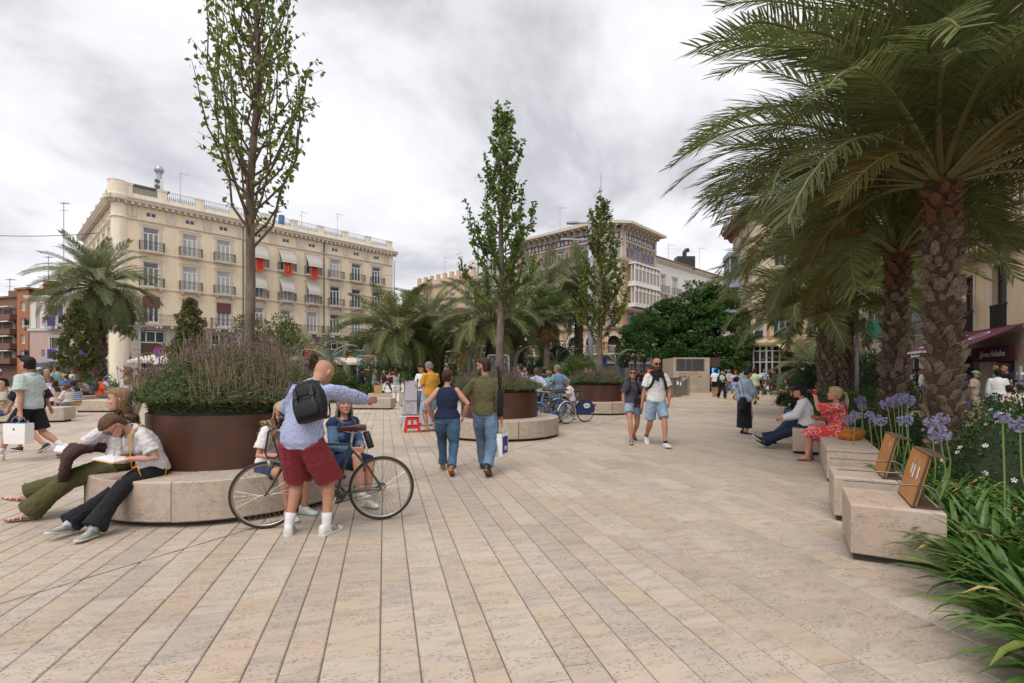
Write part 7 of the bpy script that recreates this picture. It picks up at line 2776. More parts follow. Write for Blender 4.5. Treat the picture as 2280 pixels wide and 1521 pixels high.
  if st_ == 'topbun':
   mb.ell(HP((0,-.05,.135)),(.07 * hs,.06 * hs,.045 * hs),12,8,hb)
   mb.tube([HP((-.08,0,.05)),HP((-.05,.05,.1)),HP((.05,.05,.1)),HP((.08,0,.05))],.02 * hs,8)
  if st_ == 'quiff':
   for k in range(26):
    a = r.uniform(-1,1)
    mb.tube([HP((a * .06,.03 + r.uniform(-.05,.03),.105)),HP((a * .06,.06,.130)),HP((a * .062,.088,.118)),HP((a * .055,.092,.095))],[.012 * hs,.016 * hs,.012 * hs,.004 * hs],5)
  if lod == 0 and st_ in ('short','quiff','bun','half'):
   for k in range(60):
    a = r.uniform(0,2 * pi)
    z = r.uniform(-.06,.10)
    if z < .05 and sin(a) > -.1:
     continue
    w = .088 * sqrt(max(.05,1 - (z / .14) ** 2))
    p0 = HP((cos(a) * w,sin(a) * w * 1.15 - .01,z))
    mb.tube([p0,p0 + hb @ Vector((cos(a) * .004,sin(a) * .006,-.022)) * hs,p0 + hb @ Vector((cos(a) * .002,sin(a) * .002,-.045)) * hs],[.007 * hs,.008 * hs,.002 * hs],5)
  ho = mb.build('hair',hmat,ro,True)
  if lod < 2 and st_ not in ('fringe',) and not (lod == 0 and st_ in ('long','wavy','half','ponytail')):
   remesh(ho,.007 if lod == 0 else .010,.006,1)
 if lod < 2:
  for sg in (-1,1):
   em = MB()
   em.ell(HP((sg * .031,.0775,.003)),(.0135 * hs,.007 * hs,.0075 * hs),8,6,hb)
   eo = em.build('eye',M('eye_white',(.42,.37,.34),.3),ro,True)
   em = MB()
   em.ell(HP((sg * .031,.0825,.003)),(.0062 * hs,.003 * hs,.0065 * hs),8,5,hb)
   em.tube([HP((sg * .016,.0835,.006)),HP((sg * .031,.0862,.0115)),HP((sg * .046,.0785,.007))],.0022 * hs,5)
   em.build('iris',M('eye_dark',(.02,.014,.011),.25),eo,True)
   if st_ != 'bald' or True:
    em = MB()
    em.tube([HP((sg * .012,.0905,.024)),HP((sg * .030,.0905,.031)),HP((sg * .050,.078,.026))],[.0030 * hs,.0042 * hs,.0016 * hs],5)
    em.build('eyebrow',hmat,ro,True)
  em = MB()
  em.tube([HP((-.024,.084,-.0705)),HP((-.008,.0955,-.067)),HP((.008,.0955,-.067)),HP((.024,.084,-.0705))],[.002 * hs,.0048 * hs,.0048 * hs,.002 * hs],6)
  em.tube([HP((-.021,.085,-.073)),HP((0,.0965,-.0775)),HP((.021,.085,-.073))],[.002 * hs,.0055 * hs,.002 * hs],6)
  em.build('lips',M('lips',(.36,.12,.10),.45),ro,True)
 if beard:
  mb = MB()
  tab = [(-.130,.062,.02),(-.115,.098,.05),(-.090,.100,.062),(-.062,.099,.068),(-.050,.090,.069)] if lod < 2 else [(-.130,.07,.03),(-.09,.10,.06),(-.055,.096,.066)]
  rs = []
  for z,f,w in tab:
   rs.append([HP(((w + .007) * cos(pi * k / 10),(f * sin(pi * k / 10)) + .004,z + (.028 if k in (0,10) else (.018 if k in (1,9) else (.0 if k not in (2,8) else .008))))) for k in range(11)])
  mb.rings(rs,False,False)
  mb.tube([HP((-.028,.090,-.062)),HP((0,.103,-.052)),HP((.028,.090,-.062))],.0055 * hs,6)
  so = mb.build('beard',beard,ro,True)
  md = so.modifiers.new('thick','SOLIDIFY')
  md.thickness = .010 * hs
  md.offset = -1
 if glasses:
  gm,dark = glasses
  mb = MB().mat(gm)
  for sg in (-1,1):
   mb.rings([[HP((sg * .034 + cos(2 * pi * k / 14) * rx,.094 + yy - abs(cos(2 * pi * k / 14)) * 0,.001 + sin(2 * pi * k / 14) * rz_)) for k in range(14)] for rx,rz_,yy in ((.031,.024,0),(.031,.024,.005),(.027,.0205,.005),(.027,.0205,0))],False)
   mb.tube([HP((sg * .06,.094,.006)),HP((sg * .080,.06,.010)),HP((sg * .082,-.02,.008))],.0024 * hs,5)
  mb.tube([HP((-.010,.097,.006)),HP((.010,.097,.006))],.003 * hs,5)
  go = mb.build('glasses',None,ro,True)
  if dark:
   mb = MB()
   for sg in (-1,1):
    mb.rings([[HP((sg * .034 + cos(2 * pi * k / 14) * .030,yy,.001 + sin(2 * pi * k / 14) * .023)) for k in range(14)] for yy in (.094,.099)])
   mb.build('lens',M('dark_lens',(.008,.008,.009),.12),go)
 if cap:
  cm_,peak = cap
  mb = MB()
  tab = [(.030,.098,.115,.092),(.06,.100,.116,.094),(.09,.092,.108,.086),(.118,.06,.08,.06),(.132,.02,.03,.02)]
  mb.rings([[HP((w * cos(2 * pi * k / 16),(f if sin(2 * pi * k / 16) > 0 else b) * sin(2 * pi * k / 16),z)) for k in range(16)] for z,f,b,w in tab])
  if peak:
   mb.rings([[HP((q * .075,.09 + yy * (1 - .45 * q * q),.040 - .012 * (q * q) - yy * .15 + zz)) for q,zz in ((-1,0),(-.5,0),(0,0),(.5,0),(1,0),(1,-.004),(.5,-.004),(0,-.004),(-.5,-.004),(-1,-.004))] for yy in (0,.04,.075)])
  mb.build('cap',cm_,ro,True)
 return AN
def front_panel(key,mat_,t0,t1,half=.34,off=.04,name='inner_top'):
 A = ANCH[key]
 mb = MB()
 rs = []
 for i in range(9):
  t = lerp(t0,t1,i / 8)
  ring = A['ring'](t,off,32)
  k = max(1,int(32 * half / (2 * pi) + .5))
  rs.append([ring[(8 + j) % 32] for j in range(-k,k + 1)])
 mb.rings(rs,False,False)
 o = mb.build(name,mat_,A['ro'],True)
 md = o.modifiers.new('t','SOLIDIFY')
 md.thickness = .004
 return o
def toworld(key,v):
 ro = ANCH[key]['ro']
 m_ = Matrix.Translation(ro.location) @ Matrix.Rotation(ro.rotation_euler.z,4,'Z')
 return m_ @ Vector(v)
# ------------------------------------------------------------------ wardrobe
WHITE = fab('white',(.70,.69,.70))
OFFW = fab('white_linen',(.62,.60,.62),'dots',(.50,.50,.56))
BLACKC = fab('black',(.014,.014,.017))
NAVY = fab('navy',(.018,.024,.058))
OLIVE = fab('olive',(.105,.095,.042))
OLIVED = fab('olive_trousers',(.082,.080,.032))
MAROON = fab('maroon_shorts',(.21,.030,.040))
BROWNC = fab('brown_knit',(.050,.026,.022))
STRIPE = fab('striped_shirt',(.255,.30,.50),'stripe',(.43,.46,.60))
DENIM = fab('denim',(.055,.105,.185),'denim')
DENIML = fab('light_denim',(.21,.29,.38),'denim')
DENIMD = fab('dark_denim',(.025,.045,.095),'denim')
JEANB = fab('blue_jeans',(.040,.085,.150),'denim')
JEANL = fab('faded_jeans',(.095,.155,.235),'denim')
CHAR = fab('charcoal',(.058,.058,.085))
MINT = fab('mint_grey',(.46,.53,.52))
MUST = fab('mustard',(.52,.265,.035))
REDP = fab('red_paisley',(.56,.055,.045),'paisley')
PINKW = fab('pale_pink',(.58,.44,.40))
TEAL = fab('teal',(.16,.30,.30))
GREYT = fab('grey_teal',(.15,.185,.20))
GREYC = fab('grey',(.22,.22,.22))
BEIGE = fab('beige',(.40,.355,.28))
KHAKI = fab('khaki',(.30,.20,.085))
LIME = fab('pale_lime',(.56,.66,.40))
SKYB = fab('sky_blue',(.30,.40,.62))
LILAC = fab('lilac',(.42,.41,.68))
ORANGE = fab('orange_tee',(.60,.10,.025))
GOLDP = M('gold_lame',(.55,.40,.06),.3,metal=.7,var=.4,vscale=12,bump=.5,bscale=30)
PASTEL = fab('pastel_stripe',(.62,.52,.60),'bands',(.66,.64,.42))
POLO = fab('green_polo',(.22,.34,.30))
PINKSTR = fab('pink_stripe',(.55,.47,.50),'stripe',(.62,.58,.60))
REDC = fab('red',(.45,.02,.03))
BLUEC = fab('blue',(.04,.13,.42))
SOCKW = fab('sock_white',(.66,.65,.66))
SOCKB = fab('sock_blue',(.42,.52,.66))
SHW = M('shoe_white',(.66,.65,.63),.55,var=.06)
SHSOLE = M('shoe_sole',(.58,.56,.51),.7)
SHBLK = M('shoe_black',(.02,.02,.022),.55)
SHBRN = M('shoe_brown',(.30,.115,.035),.6,var=.15)
SHSAGE = fab('shoe_sage',(.27,.30,.255))
SHGUM = M('shoe_gum',(.17,.085,.045),.6)
STRAPW = M('strap_white',(.58,.54,.46),.6)
STRAPD = M('strap_navy',(.03,.035,.06),.6)
TANSOLE = M('tan_sole',(.22,.12,.07),.7)
shoes_stripe = M('shoe_stripe',(.03,.04,.12),.5)
DARKFR = M('dark_frame',(.012,.011,.011),.3)
BEARDD = HAIR['dark']
BEARDG = M('beard_grizzled',(.075,.065,.058),.7,var=.4,vscale=60)
# ------------------------------------------------------------------ foreground
person('sketcher',-3.74,5.22,-150,1.66,'young woman in white blouse bent over a sketchbook on the bench',
  SIT(.45,lean=(.10,.95),hands=((-.10,.30,.150),(.09,.30,.165)),feet=((-.30,.66,.085),(-.02,.76,.11)),knee=((-.3,1,.3),(.1,1,.3)),fyaw=(-30,-22),fpitch=(.06,.22),
   elbow=((-.7,-.9,-.3),(.7,-.9,-.3)),hdir=((.55,.8,-.12),(-.5,.8,-.25)),palm=((0,0,-1),(0,0,-1)),roll=0.0,curl=(.35,.9)),
  sk='pale',top=(OFFW,'short',-.05,.012,'blouse'),bot=('wide',BLACKC,.016),shoes=('lace',SHSAGE,SHSOLE),socks=(SOCKB,.13),hair=('ponytail','brown'),lod=0,look=(-8,62),glasses=(DARKFR,False))
person('companion',-4.27,5.44,-108,1.74,'young woman in olive trousers gazing left beside the sketcher',
  SIT(.46,lean=(-.06,-.02),hands=((-.10,.42,.13),(.08,.40,.13)),feet=((-.16,.72,.085),(-.02,.92,.20)),knee=((-.2,1,.4),(.1,1,.6)),fpitch=(.02,.25),fyaw=(-8,-4),hdir=((.4,.9,-.1),(-.4,.9,-.1)),palm=((0,0,-1),(0,0,-1))),
  sk='pale',top=(OFFW,'elbow',-.02,.010,'blouse'),bot=('wide',OLIVED,.028),shoes=('sandal',STRAPW,TANSOLE),hair=('half','light'),lod=0,look=(-10,2))
person('cyclist',-1.90,4.64,6,1.78,'bald man in striped shirt and maroon shorts leaning over the bicycle',
  dict(pel=(0,-.10,.90),lean=(.16,.72),feet=((-.17,-.02,.078),(.17,.02,.078)),fyaw=(-28,14),hands=((-.27,.42,.98),(.36,.62,1.18)),elbow=((-1,-.5,-.2),(1,-.25,.25)),twist=.10,belly=.03,hdir=(None,(.55,.8,.0))),
  'm',1.0,'tan',top=(STRIPE,'long',-.22,.018),bot=('shorts',MAROON,.045,1.04),shoes=('stripe',SHW,SHSOLE),socks=(SOCKW,.27),hair=('bald','grey'),lod=0,look=(8,40))
person('denim_lady',-2.00,5.86,128,1.64,'seated woman in denim jacket and blue dress behind the bicycle',
  SIT(.45,lean=(.0,.18),hands=((-.06,.34,.16),(.08,.36,.15)),feet=((-.02,.50,.085),(.10,.56,.20)),knee=((-.1,1,.4),(-.1,1,.6)),fpitch=(0,.25)),
  g=1.08,sk='rosy',dress=(fab('navy_dress',(.02,.035,.10)),0,.95,.004),layer=(DENIM,'long',.05,.014,'jacket',.93),shoes=('lace',SHW,SHSOLE),hair=('half','grey'),lod=0,look=(20,-4))
person('blonde',-2.62,5.42,120,1.64,'blonde woman in white top hidden behind the leaning cyclist',
  SIT(.45,lean=(.15,.55),hands=((-.05,.36,.16),(.12,.36,.15)),feet=((-.12,.44,.08),(.12,.50,.08))),sk='fair',top=(WHITE,'short',0,.01),bot=('shorts',DENIMD,.01,.7),shoes=('lace',SHW,fab('sole_mint',(.35,.55,.50))),hair=('wavy','blond'),lod=0,look=(35,25))
person('navy_lady',-.97,7.48,-4,1.575,'woman from behind in sleeveless navy top and flared jeans',
  dict(WALK,hands=((-.27,.10,.93),(.27,.12,.93)),elbow=((-1,-.4,0),(1,-.4,0)),lean=(.02,.03)),g=1.16,sk='pale',top=(NAVY,'none',-.02,.016),bot=('jeans',JEANB,.004),shoes=('plain',SHBRN,SHBRN),hair=('bun','auburn'),lod=0,look=(12,5),scale_limbs=1.14)
person('olive_man',-.40,7.50,6,1.75,'bearded man in olive shirt and faded jeans turning to his companion',
  dict(WALK,hands=((-.30,.24,1.0),(.25,-.02,.80)),elbow=((-.8,-.9,0),(.5,-1,0)),lean=(.0,.05),twist=-.12),'m',1.0,'fair',top=(OLIVE,'long',-.10,.016),bot=('pants',JEANL,.022),shoes=('stripe',SHBLK,SHGUM),socks=(NAVY,.16),hair=('short','dark'),lod=0,look=(-62,6),glasses=(DARKFR,False),beard=BEARDG)
person('tee_lady',2.60,10.75,184,1.62,'smiling woman in charcoal tee and denim shorts walking towards the camera',
  dict(WALK2,hands=((-.21,.06,.84),(.21,.06,.84)),elbow=((-1,-.6,0),(1,-.6,0))),sk='tan',top=(CHAR,'short',.02,.018),bot=('shorts',DENIML,.030,.50),shoes=('lace',SHBLK,SHSOLE),hair=('bun','dark'),lod=0,look=(12,-6),glasses=(DARKFR,True))
person('scarf_man',2.97,10.30,178,1.83,'bearded man in white tee with black scarf walking towards the camera',
  dict(WALK,hands=((-.22,.10,.86),(.27,-.06,.80)),elbow=((-1,-.6,0),(.6,-1,0))),'m',.98,'tan',top=(WHITE,'short',-.12,.014),bot=('shorts',DENIML,.018,.86),shoes=('lace',SHW,SHSOLE),socks=(BLACKC,.10),hair=('receding','brown'),lod=0,look=(2,2),glasses=(DARKFR,True),beard=HAIR['brown'])
person('skirt_lady',5.63,12.1,78,1.62,'woman in pale denim shirt and long black skirt looking down',
  dict(STAND,hands=((-.16,.26,1.0),(.14,.28,.98)),lean=(.02,.12),elbow=((-.8,-1,0),(.8,-1,0))),g=1.14,sk='fair',top=(fab('denim_shirt',(.26,.34,.42),'denim'),'elbow',-.16,.03),bot=('skirt',BLACKC,.01,.17,.21),shoes=('plain',SHBLK,SHW),hair=('topbun','black'),lod=0,look=(0,38))
fB = -61
person('red_lady',5.44,8.34,fB,1.66,'blonde woman in red paisley dress drinking from a bottle',
  SIT(.45,lean=(-.02,.10),hands=((-.02,.34,.62),(.08,.32,.24)),elbow=((-.5,-.2,-1),(.7,-.8,-.3)),feet=((-.10,.46,.085),(.08,.42,.085)),hdir=((.1,.2,1),None)),
  g=1.22,sk='rosy',dress=(REDP,.95,1.05,.014),shoes=('sandal',STRAPD,TANSOLE),hair=('ponytail','blond'),lod=0,look=(0,-6),scale_limbs=1.1)
person('white_jacket',5.68,9.62,fB,1.66,'woman in white jacket and navy trousers with legs stretched out',
  SIT(.45,lean=(.05,.30),hands=((-.12,.42,.12),(.10,.44,.10)),feet=((-.08,.86,.09),(.04,.94,.15)),fpitch=(.55,.6)),
  g=1.05,sk='fair',top=(WHITE,'long',-.04,.024),bot=('wide',NAVY,.016),shoes=('lace',SHBLK,SHSOLE),hair=('short','black'),lod=0,look=(5,5),cap=(BLACKC,False))
person('denim_seated',5.97,10.15,fB,1.66,'brunette in denim jacket seated beyond the white jacket',
  SIT(.45,lean=(.08,.38),hands=((-.10,.40,.22),(.10,.40,.22)),feet=((-.10,.62,.085),(.10,.70,.085))),
  sk='fair',top=(DENIMD,'long',-.02,.022,'jacket'),bot=('pants',DENIMD,.014),shoes=('lace',SHBLK,SHSOLE),hair=('half','auburn'),lod=0,look=(8,30))
person('mint_man',-8.35,8.65,-94,1.83,'young man in mint tee and black shorts striding left with a paper bag',
  dict(WALK,feet=((-.085,.40,.085),(.085,-.46,.20)),fpitch=(.25,-.75),hands=((-.25,-.06,.80),(.25,.16,.86)),pel=(0,0,.905)),'m',.98,'fair',top=(MINT,'short',-.14,.026),bot=('shorts',BLACKC,.032,.88),shoes=('lace',SHW,SHSOLE),socks=(SOCKW,.3),hair=('quiff','black'),lod=0,look=(0,0))
person('black_tee_girl',-9.10,9.45,-92,1.68,'girl with greenish blond hair in oversized black top',
  dict(WALK2),sk='fair',top=(BLACKC,'elbow',-.35,.05),bot=('shorts',DENIML,.02,.45),shoes=('lace',SHBLK,SHSOLE),hair=('long','olive'),lod=0,look=(0,0))
# ------------------------------------------------------------------ left groups
LG = 'people seated around the left benches'
sit0 = SIT(.45)
person('n1',*XY(86,15.4),-40,1.72,'person in navy tee and white shorts leaning on the left bench',SIT(.45,lean=(-.2,.0)),'m',1.05,'fair',(NAVY,'short',-.05,.02),('shorts',WHITE,.02,.8),('lace',SHW,None),lod=1,group=LG,cap=(NAVY,True))
person('n2',*XY(124,17.6),-70,1.64,'long haired girl in pale pink top holding up a phone',SIT(.45,lean=(-.05,.1),hands=((-.1,.50,.62),(.1,.3,.2))),'f',1,'fair',(PINKW,'long',0,.012),('shorts',DENIMD,.01,.7),None,('long','dark'),1,LG,(-10,0))
person('n3',*XY(151,16.6),-82,1.34,'child in pastel striped jumper on the woman lap',SIT(.60,.40,lean=(.0,.12),feet=((-.1,.50,.30),(.1,.55,.25)),headscale=1.12),'f',1,'pale',(PASTEL,'long',0,.022),('shorts',DENIML,.01,.6),('lace',SHW,None),('half','brown'),1,LG,(-5,12))
person('n4',*XY(169,17.1),-80,1.66,'dark haired woman in shiny gold trousers',SIT(.45,lean=(.05,.3)),'f',1,'tan',(fab('blue_white_top',(.52,.52,.58),'bands',(.05,.12,.32)),'short',0,.014),('wide',GOLDP,.02),('plain',SHBLK,None),('wavy','dark'),1,LG,(-10,15))
person('n5',*XY(128,23.2),-80,1.82,'standing man in green polo with jacket over his arm',dict(STAND,hands=((-.15,.25,1.12),(.2,.2,1.1))),'m',1.12,'tan',(POLO,'short',-.1,.02),('pants',BLACKC,.01),('plain',SHBLK,None),('short','dark'),1,LG)
person('n6',*XY(104,20.8),-30,1.66,'woman with loose blond hair in black behind the phone girl',STAND,'f',1,'fair',(BLACKC,'short',0,.01),('pants',BLACKC,.01),None,('wavy','blond'),2,LG)
person('n7',*XY(88,25.0),-60,1.76,'man in white cap and navy top at the back left',STAND,'m',1.05,'tan',(NAVY,'long',-.1,.015),('pants',BLACKC,.01),None,('short','grey'),2,LG,cap=(WHITE,False))
person('n8',*XY(114,24.4),60,1.70,'dark haired person in light top beside the green polo',STAND,'m',1,'tan',(BEIGE,'short',-.1,.015),('pants',DENIMD,.01),None,('short','black'),2,LG)
person('n9',*XY(111,19.4),160,1.62,'woman in sunglasses seated behind the phone girl',SIT(.62),'f',1,'tan',(LILAC,'short',0,.01),('pants',DENIM,.01),None,('half','brown'),2,LG,glasses=(DARKFR,True))
person('n10',*XY(149,22.6),-110,1.72,'bald man in blue shirt and sunglasses sitting',SIT(.60),'m',1.1,'tan',(BLUEC,'short',-.05,.02),('pants',BEIGE,.01),None,('fringe','dark'),2,LG,glasses=(DARKFR,True))
person('n11',*XY(164,29.0),180,1.72,'man in plain white tee standing by the golden hedge',STAND,'m',1,'tan',(WHITE,'short',-.1,.02),('pants',DENIMD,.01),None,('short','dark'),2,LG)
person('n12',*XY(194,23.3),190,1.74,'man in grey tee bowing his head on the far bench',SIT(.45,lean=(.2,.8)),'m',1,'tan',(GREYC,'short',-.05,.015),('shorts',BLACKC,.015,.85),('lace',SHBLK,None),('short','black'),1,LG,(0,55))
person('n13',*XY(222,22.6),25,1.74,'man in orange tee with dark backpack seated back to camera',SIT(.45,lean=(0,.2)),'m',1.08,'tan',(ORANGE,'short',-.08,.02),('pants',GREYC,.015),None,('short','black'),1,LG)
person('n14',*XY(233,25.5),30,1.66,'person in blue cap and pale top behind the orange tee',SIT(.5),'m',1,'fair',(SKYB,'short',-.05,.015),('pants',BEIGE,.01),None,('short','dark'),2,LG,cap=(BLUEC,True))
person('n15',*XY(288,12.6),-80,1.66,'brunette in sunglasses standing beyond the seated sketchers',STAND,'f',1,'fair',(fab('pale_denim_top',(.42,.46,.50)),'long',-.05,.012),('pants',GREYC,.012),('plain',SHBLK,None),('long','brown'),1,LG,glasses=(DARKFR,True))
person('n16',*XY(283,11.6),-60,1.40,'fair haired child beyond the seated sketchers',STAND,'f',1,'pale',(fab('pale_blue',(.48,.54,.60)),'short',0,.015),('shorts',DENIM,.01,.6),None,('short','light'),1,LG)
person('n17',*XY(306,13.2),-100,1.48,'bald older man low behind the planter left edge',STAND,'m',1.1,'rosy',(WHITE,'short',-.05,.02),('pants',BEIGE,.01),None,('fringe','grey'),2,LG)
person('n18',*XY(352,13.5),-85,1.63,'woman in patterned white blouse and sunglasses behind the lavender',STAND,'f',1,'fair',(fab('spotted_blouse',(.68,.66,.66),'dots',(.30,.10,.14)),'short',0,.012),('pants',BLACKC,.01),None,('long','brown'),1,LG,glasses=(DARKFR,True))
person('n19',*XY(8,12.4),-150,1.60,'person in beige tee at the far left edge',SIT(.55),'f',1.1,'fair',(BEIGE,'short',-.05,.02),('pants',DENIM,.01),None,('half','blond'),1,LG)
person('n20',*XY(-4,15.0),150,1.62,'man in white cap cut off by the left edge',STAND,'m',1,'tan',(BLACKC,'short',-.05,.02),('pants',DENIM,.01),None,('short','dark'),2,LG,cap=(WHITE,True))
# ------------------------------------------------------------------ young women by the lush bed
MG = 'group by the lush bed'
person('m1',*XY(806,27.0),25,1.80,'man in black shirt photographing the flowers',dict(STAND,hands=((-.05,.36,1.62),(.22,.10,.95))),'m',1,'tan',(BLACKC,'short',-.1,.02),('pants',BLACKC,.015),('plain',SHBLK,None),('short','black'),1,MG)
person('m2',*XY(833,26.0),80,1.70,'long haired woman in grey teal top facing right',dict(STAND,hands=((-.06,.26,.95),(.08,.26,.95))),'f',1,'fair',(GREYT,'short',.02,.012),('wide',fab('grey_green',(.10,.105,.095)),.012),('plain',SHBLK,None),('long','brown'),1,MG)
person('m3',*XY(856,27.6),195,1.68,'smiling woman in sleeveless navy top',dict(STAND,hands=((-.15,.2,.98),(.1,.2,.98))),'f',1,'fair',(NAVY,'none',0,.012),('skirt',WHITE,.01,.5,.26),None,('bun','dark'),1,MG)
person('m4',*XY(882,24.2),-8,1.69,'woman in grey camisole and white trousers raising a scarf',dict(STAND,hands=((-.34,.22,1.50),(-.16,.3,1.56)),elbow=((-1,-.2,-.4),(1,-.2,-.3))),'f',1,'tan',(fab('grey_cami',(.27,.30,.30)),'none',.02,.014,'top',.80),('pants',WHITE,.012),('plain',SHW,None),('half','dark'),1,MG)
person('m5',*XY(864,25.6),10,1.66,'seated woman in white tee seen from behind',SIT(.45),'f',1,'fair',(WHITE,'short',-.02,.015),('pants',TEAL,.01),None,('long','dark'),1,MG,(10,20))
person('m6',*XY(900,25.5),-35,1.64,'seated girl in white top with a teal backpack beside her',SIT(.45),'f',1,'tan',(WHITE,'none',0,.012),('pants',GREYC,.01),None,('long','brown'),1,MG,(0,25))
person('artist',*XY(942,16.6),-165,1.78,'young street artist in white tee behind the easel',dict(STAND,lean=(.05,.15)),'m',.95,'fair',(WHITE,'short',-.12,.025),('pants',DENIM,.01),('plain',SHBLK,None),('quiff','black'),1,None,(20,22))
person('yellow_man',*XY(960,12.75),-48,1.80,'grey haired man in mustard tee checking his phone',dict(STAND,hands=((-.10,.34,1.08),(.24,.10,.82)),lean=(.0,.08)),'m',1.08,'tan',(MUST,'short',-.14,.022),('shorts',DENIML,.018,.85),('sandal',M('strap_brown',(.10,.06,.04),.7),TANSOLE),('short','grey'),0,None,(0,26),glasses=(DARKFR,False))
# ------------------------------------------------------------------ centre right
CG = 'people standing behind the parked bikes'
person('c1',*XY(1160,17.0),-25,1.80,'man in white patterned shirt from behind',STAND,'m',1.05,'tan',(fab('white_pattern',(.62,.62,.66),'dots',(.16,.13,.14)),'short',-.15,.025),('pants',DENIMD,.01),None,('short','black'),1,CG,(-25,0))
person('c2',*XY(1174,19.0),-50,1.76,'bearded man in black tee looking left',STAND,'m',1,'tan',(BLACKC,'short',-.12,.02),('pants',BLACKC,.01),None,('short','black'),1,CG,(-20,0),beard=BEARDD)
person('c3',*XY(1194,15.9),12,1.66,'woman in pale blue shirt with black shoulder bag',dict(STAND,hands=((-.2,.1,.9),(.3,.15,1.0))),'f',1.15,'fair',(fab('pale_shirt',(.50,.52,.64)),'long',-.22,.025),('pants',NAVY,.015),('plain',SHBLK,None),('short','brown'),1,CG)
person('c4',*XY(1211,20.0),5,1.68,'man in navy top lifting a phone',dict(STAND,hands=((-.2,.1,.9),(.12,.34,1.60))),'m',1,'tan',(NAVY,'short',-.1,.02),('pants',DENIMD,.01),None,('short','black'),1,CG)
person('c5',*XY(1222,17.2),0,1.58,'woman in loose teal blouse with tan bag strap',STAND,'f',1.18,'fair',(TEAL,'elbow',-.22,.04),('pants',BEIGE,.01),None,('short','light'),1,CG)
person('c6',*XY(1243,16.4),-38,1.76,'grey haired man in blue tee facing left',dict(STAND,hands=((-.25,.24,1.0),(.3,.05,.98))),'m',1.08,'tan',(fab('blue_tee',(.17,.24,.36)),'short',-.15,.022),('pants',DENIML,.01),('plain',SHBLK,None),('short','grey'),1,CG,(-25,0))
person('c7',*XY(1272,17.6),-80,1.70,'seated old man in pink striped shirt with blue strap',SIT(.45,lean=(.1,.25)),'m',1.1,'rosy',(PINKSTR,'short',-.05,.025),('pants',BLUEC,.01),('plain',SHBLK,None),('short','grey'),1,CG,(0,5))
person('c8',*XY(1305,21.5),170,1.68,'grey haired man behind the far planter',STAND,'m',1,'tan',(GREYC,'short',-.1,.02),('pants',GREYC,.01),None,('short','grey'),2,CG)
person('c9',*XY(1314,23.0),160,1.74,'dark haired man half hidden by the lamp mast',STAND,'m',1,'tan',(BLACKC,'short',-.1,.02),('pants',BLACKC,.01),None,('short','black'),2,CG)
# ------------------------------------------------------------------ far shoppers
FG = 'shoppers walking by the domed house'
def far(px,fy,h,H,lab,tp,bt,sx='m',hr=('short','dark'),pose=None,sk_='tan',sh=SHBLK,**kw):
 x,y = G(px,fy)
 person('f%d_%d' % (px,fy),x,y,h,H,lab,pose or STAND,sx,kw.pop('g',1.03),sk_,tp,bt,('plain',sh,None),hr,1 if y < 32 else 2,kw.pop('group',FG),**kw)
far(1607,887,182,1.66,'woman in black jacket and mint top with arms folded',(fab('mint_top',(.42,.60,.50)),'none',.1,.01),('wide',BLACKC,.02),'f',('bun','dark'),dict(WALK,hands=((-.12,.24,1.05),(.12,.24,1.05))),layer=(BLACKC,'long',-.25,.03,'jacket',.9))
far(1592,880,20,1.76,'man in white tee and grey cap by the stone kiosk',(WHITE,'short',-.1,.02),('shorts',BLACKC,.02,.85),pose=STAND,cap=(GREYC,True))
far(1624,876,4,1.74,'man from behind in beige shirt and jeans',(BEIGE,'long',-.15,.03),('pants',JEANL,.015),'m',('short','grey'),WALK)
far(1637,890,176,1.66,'woman in red cap and open lilac shirt',(BLACKC,'none',.3,.01),('shorts',DENIML,.015,.8),'f',('half','dark'),dict(WALK2,hands=((-.2,.2,1.3),(.1,.26,1.4))),layer=(LILAC,'long',-.1,.03,'jacket',.9),cap=(REDC,True))
far(1654,874,175,1.76,'man in sage green tee behind the red cap',(POLO,'short',-.1,.02),('pants',DENIMD,.01),cap=(BLACKC,True))
far(1681,900,8,1.74,'man from behind in pale lime tee and khaki shorts',(LIME,'short',-.15,.03),('shorts',KHAKI,.03,.9),'m',('short','dark'),dict(WALK2,hands=((-.2,.1,.9),(.34,-.05,1.02))),g=1.12)
far(1675,876,175,1.80,'bald man in pink tee behind the lime tee',(PINKW,'short',-.1,.02),('pants',BEIGE,.01),'m',('fringe','dark'),g=1.1)
far(1701,876,180,1.80,'bearded man in sky blue tee pushing the stroller',(SKYB,'short',-.15,.03),('pants',NAVY,.01),'m',('short','dark'),dict(STAND,hands=((-.2,.34,1.0),(.2,.34,1.0))),g=1.15,beard=BEARDD)
far(1713,872,182,1.84,'tall man in black tee behind the stroller',(BLACKC,'short',-.12,.02),('shorts',BLACKC,.02,.85),'m',('short','black'))
far(1724,877,170,1.70,'woman in short dark dress and black jacket',None,None,'f',('half','black'),WALK,'brown',dress=(fab('dark_dress',(.045,.035,.045)),0,.75,.01),layer=(BLACKC,'long',-.1,.025,'jacket',.9))
far(1735,872,165,1.72,'person in denim shirt right of the dark dress',(DENIM,'long',-.1,.02),('pants',DENIMD,.01),sx='m')
far(1696,868,172,1.74,'man in blue cap by the shop door',(BEIGE,'short',-.1,.02),('pants',DENIMD,.01),cap=(BLUEC,True))
far(1767,869,-70,1.70,'blonde woman in white dress near the tall shrub',None,None,'f',('long','blond'),STAND,'fair',dress=(WHITE,.2,.9,.01))
far(1584,872,178,1.60,'dark haired girl by the kiosk glass side',(GREYC,'long',-.05,.015),('pants',DENIMD,.01),'f',('long','brown'))
far(1490,867,185,1.66,'woman in brown top left of the stone kiosk',(BROWNC,'none',0,.01),('pants',BLACKC,.01),'f',('half','brown'),sk_='fair')
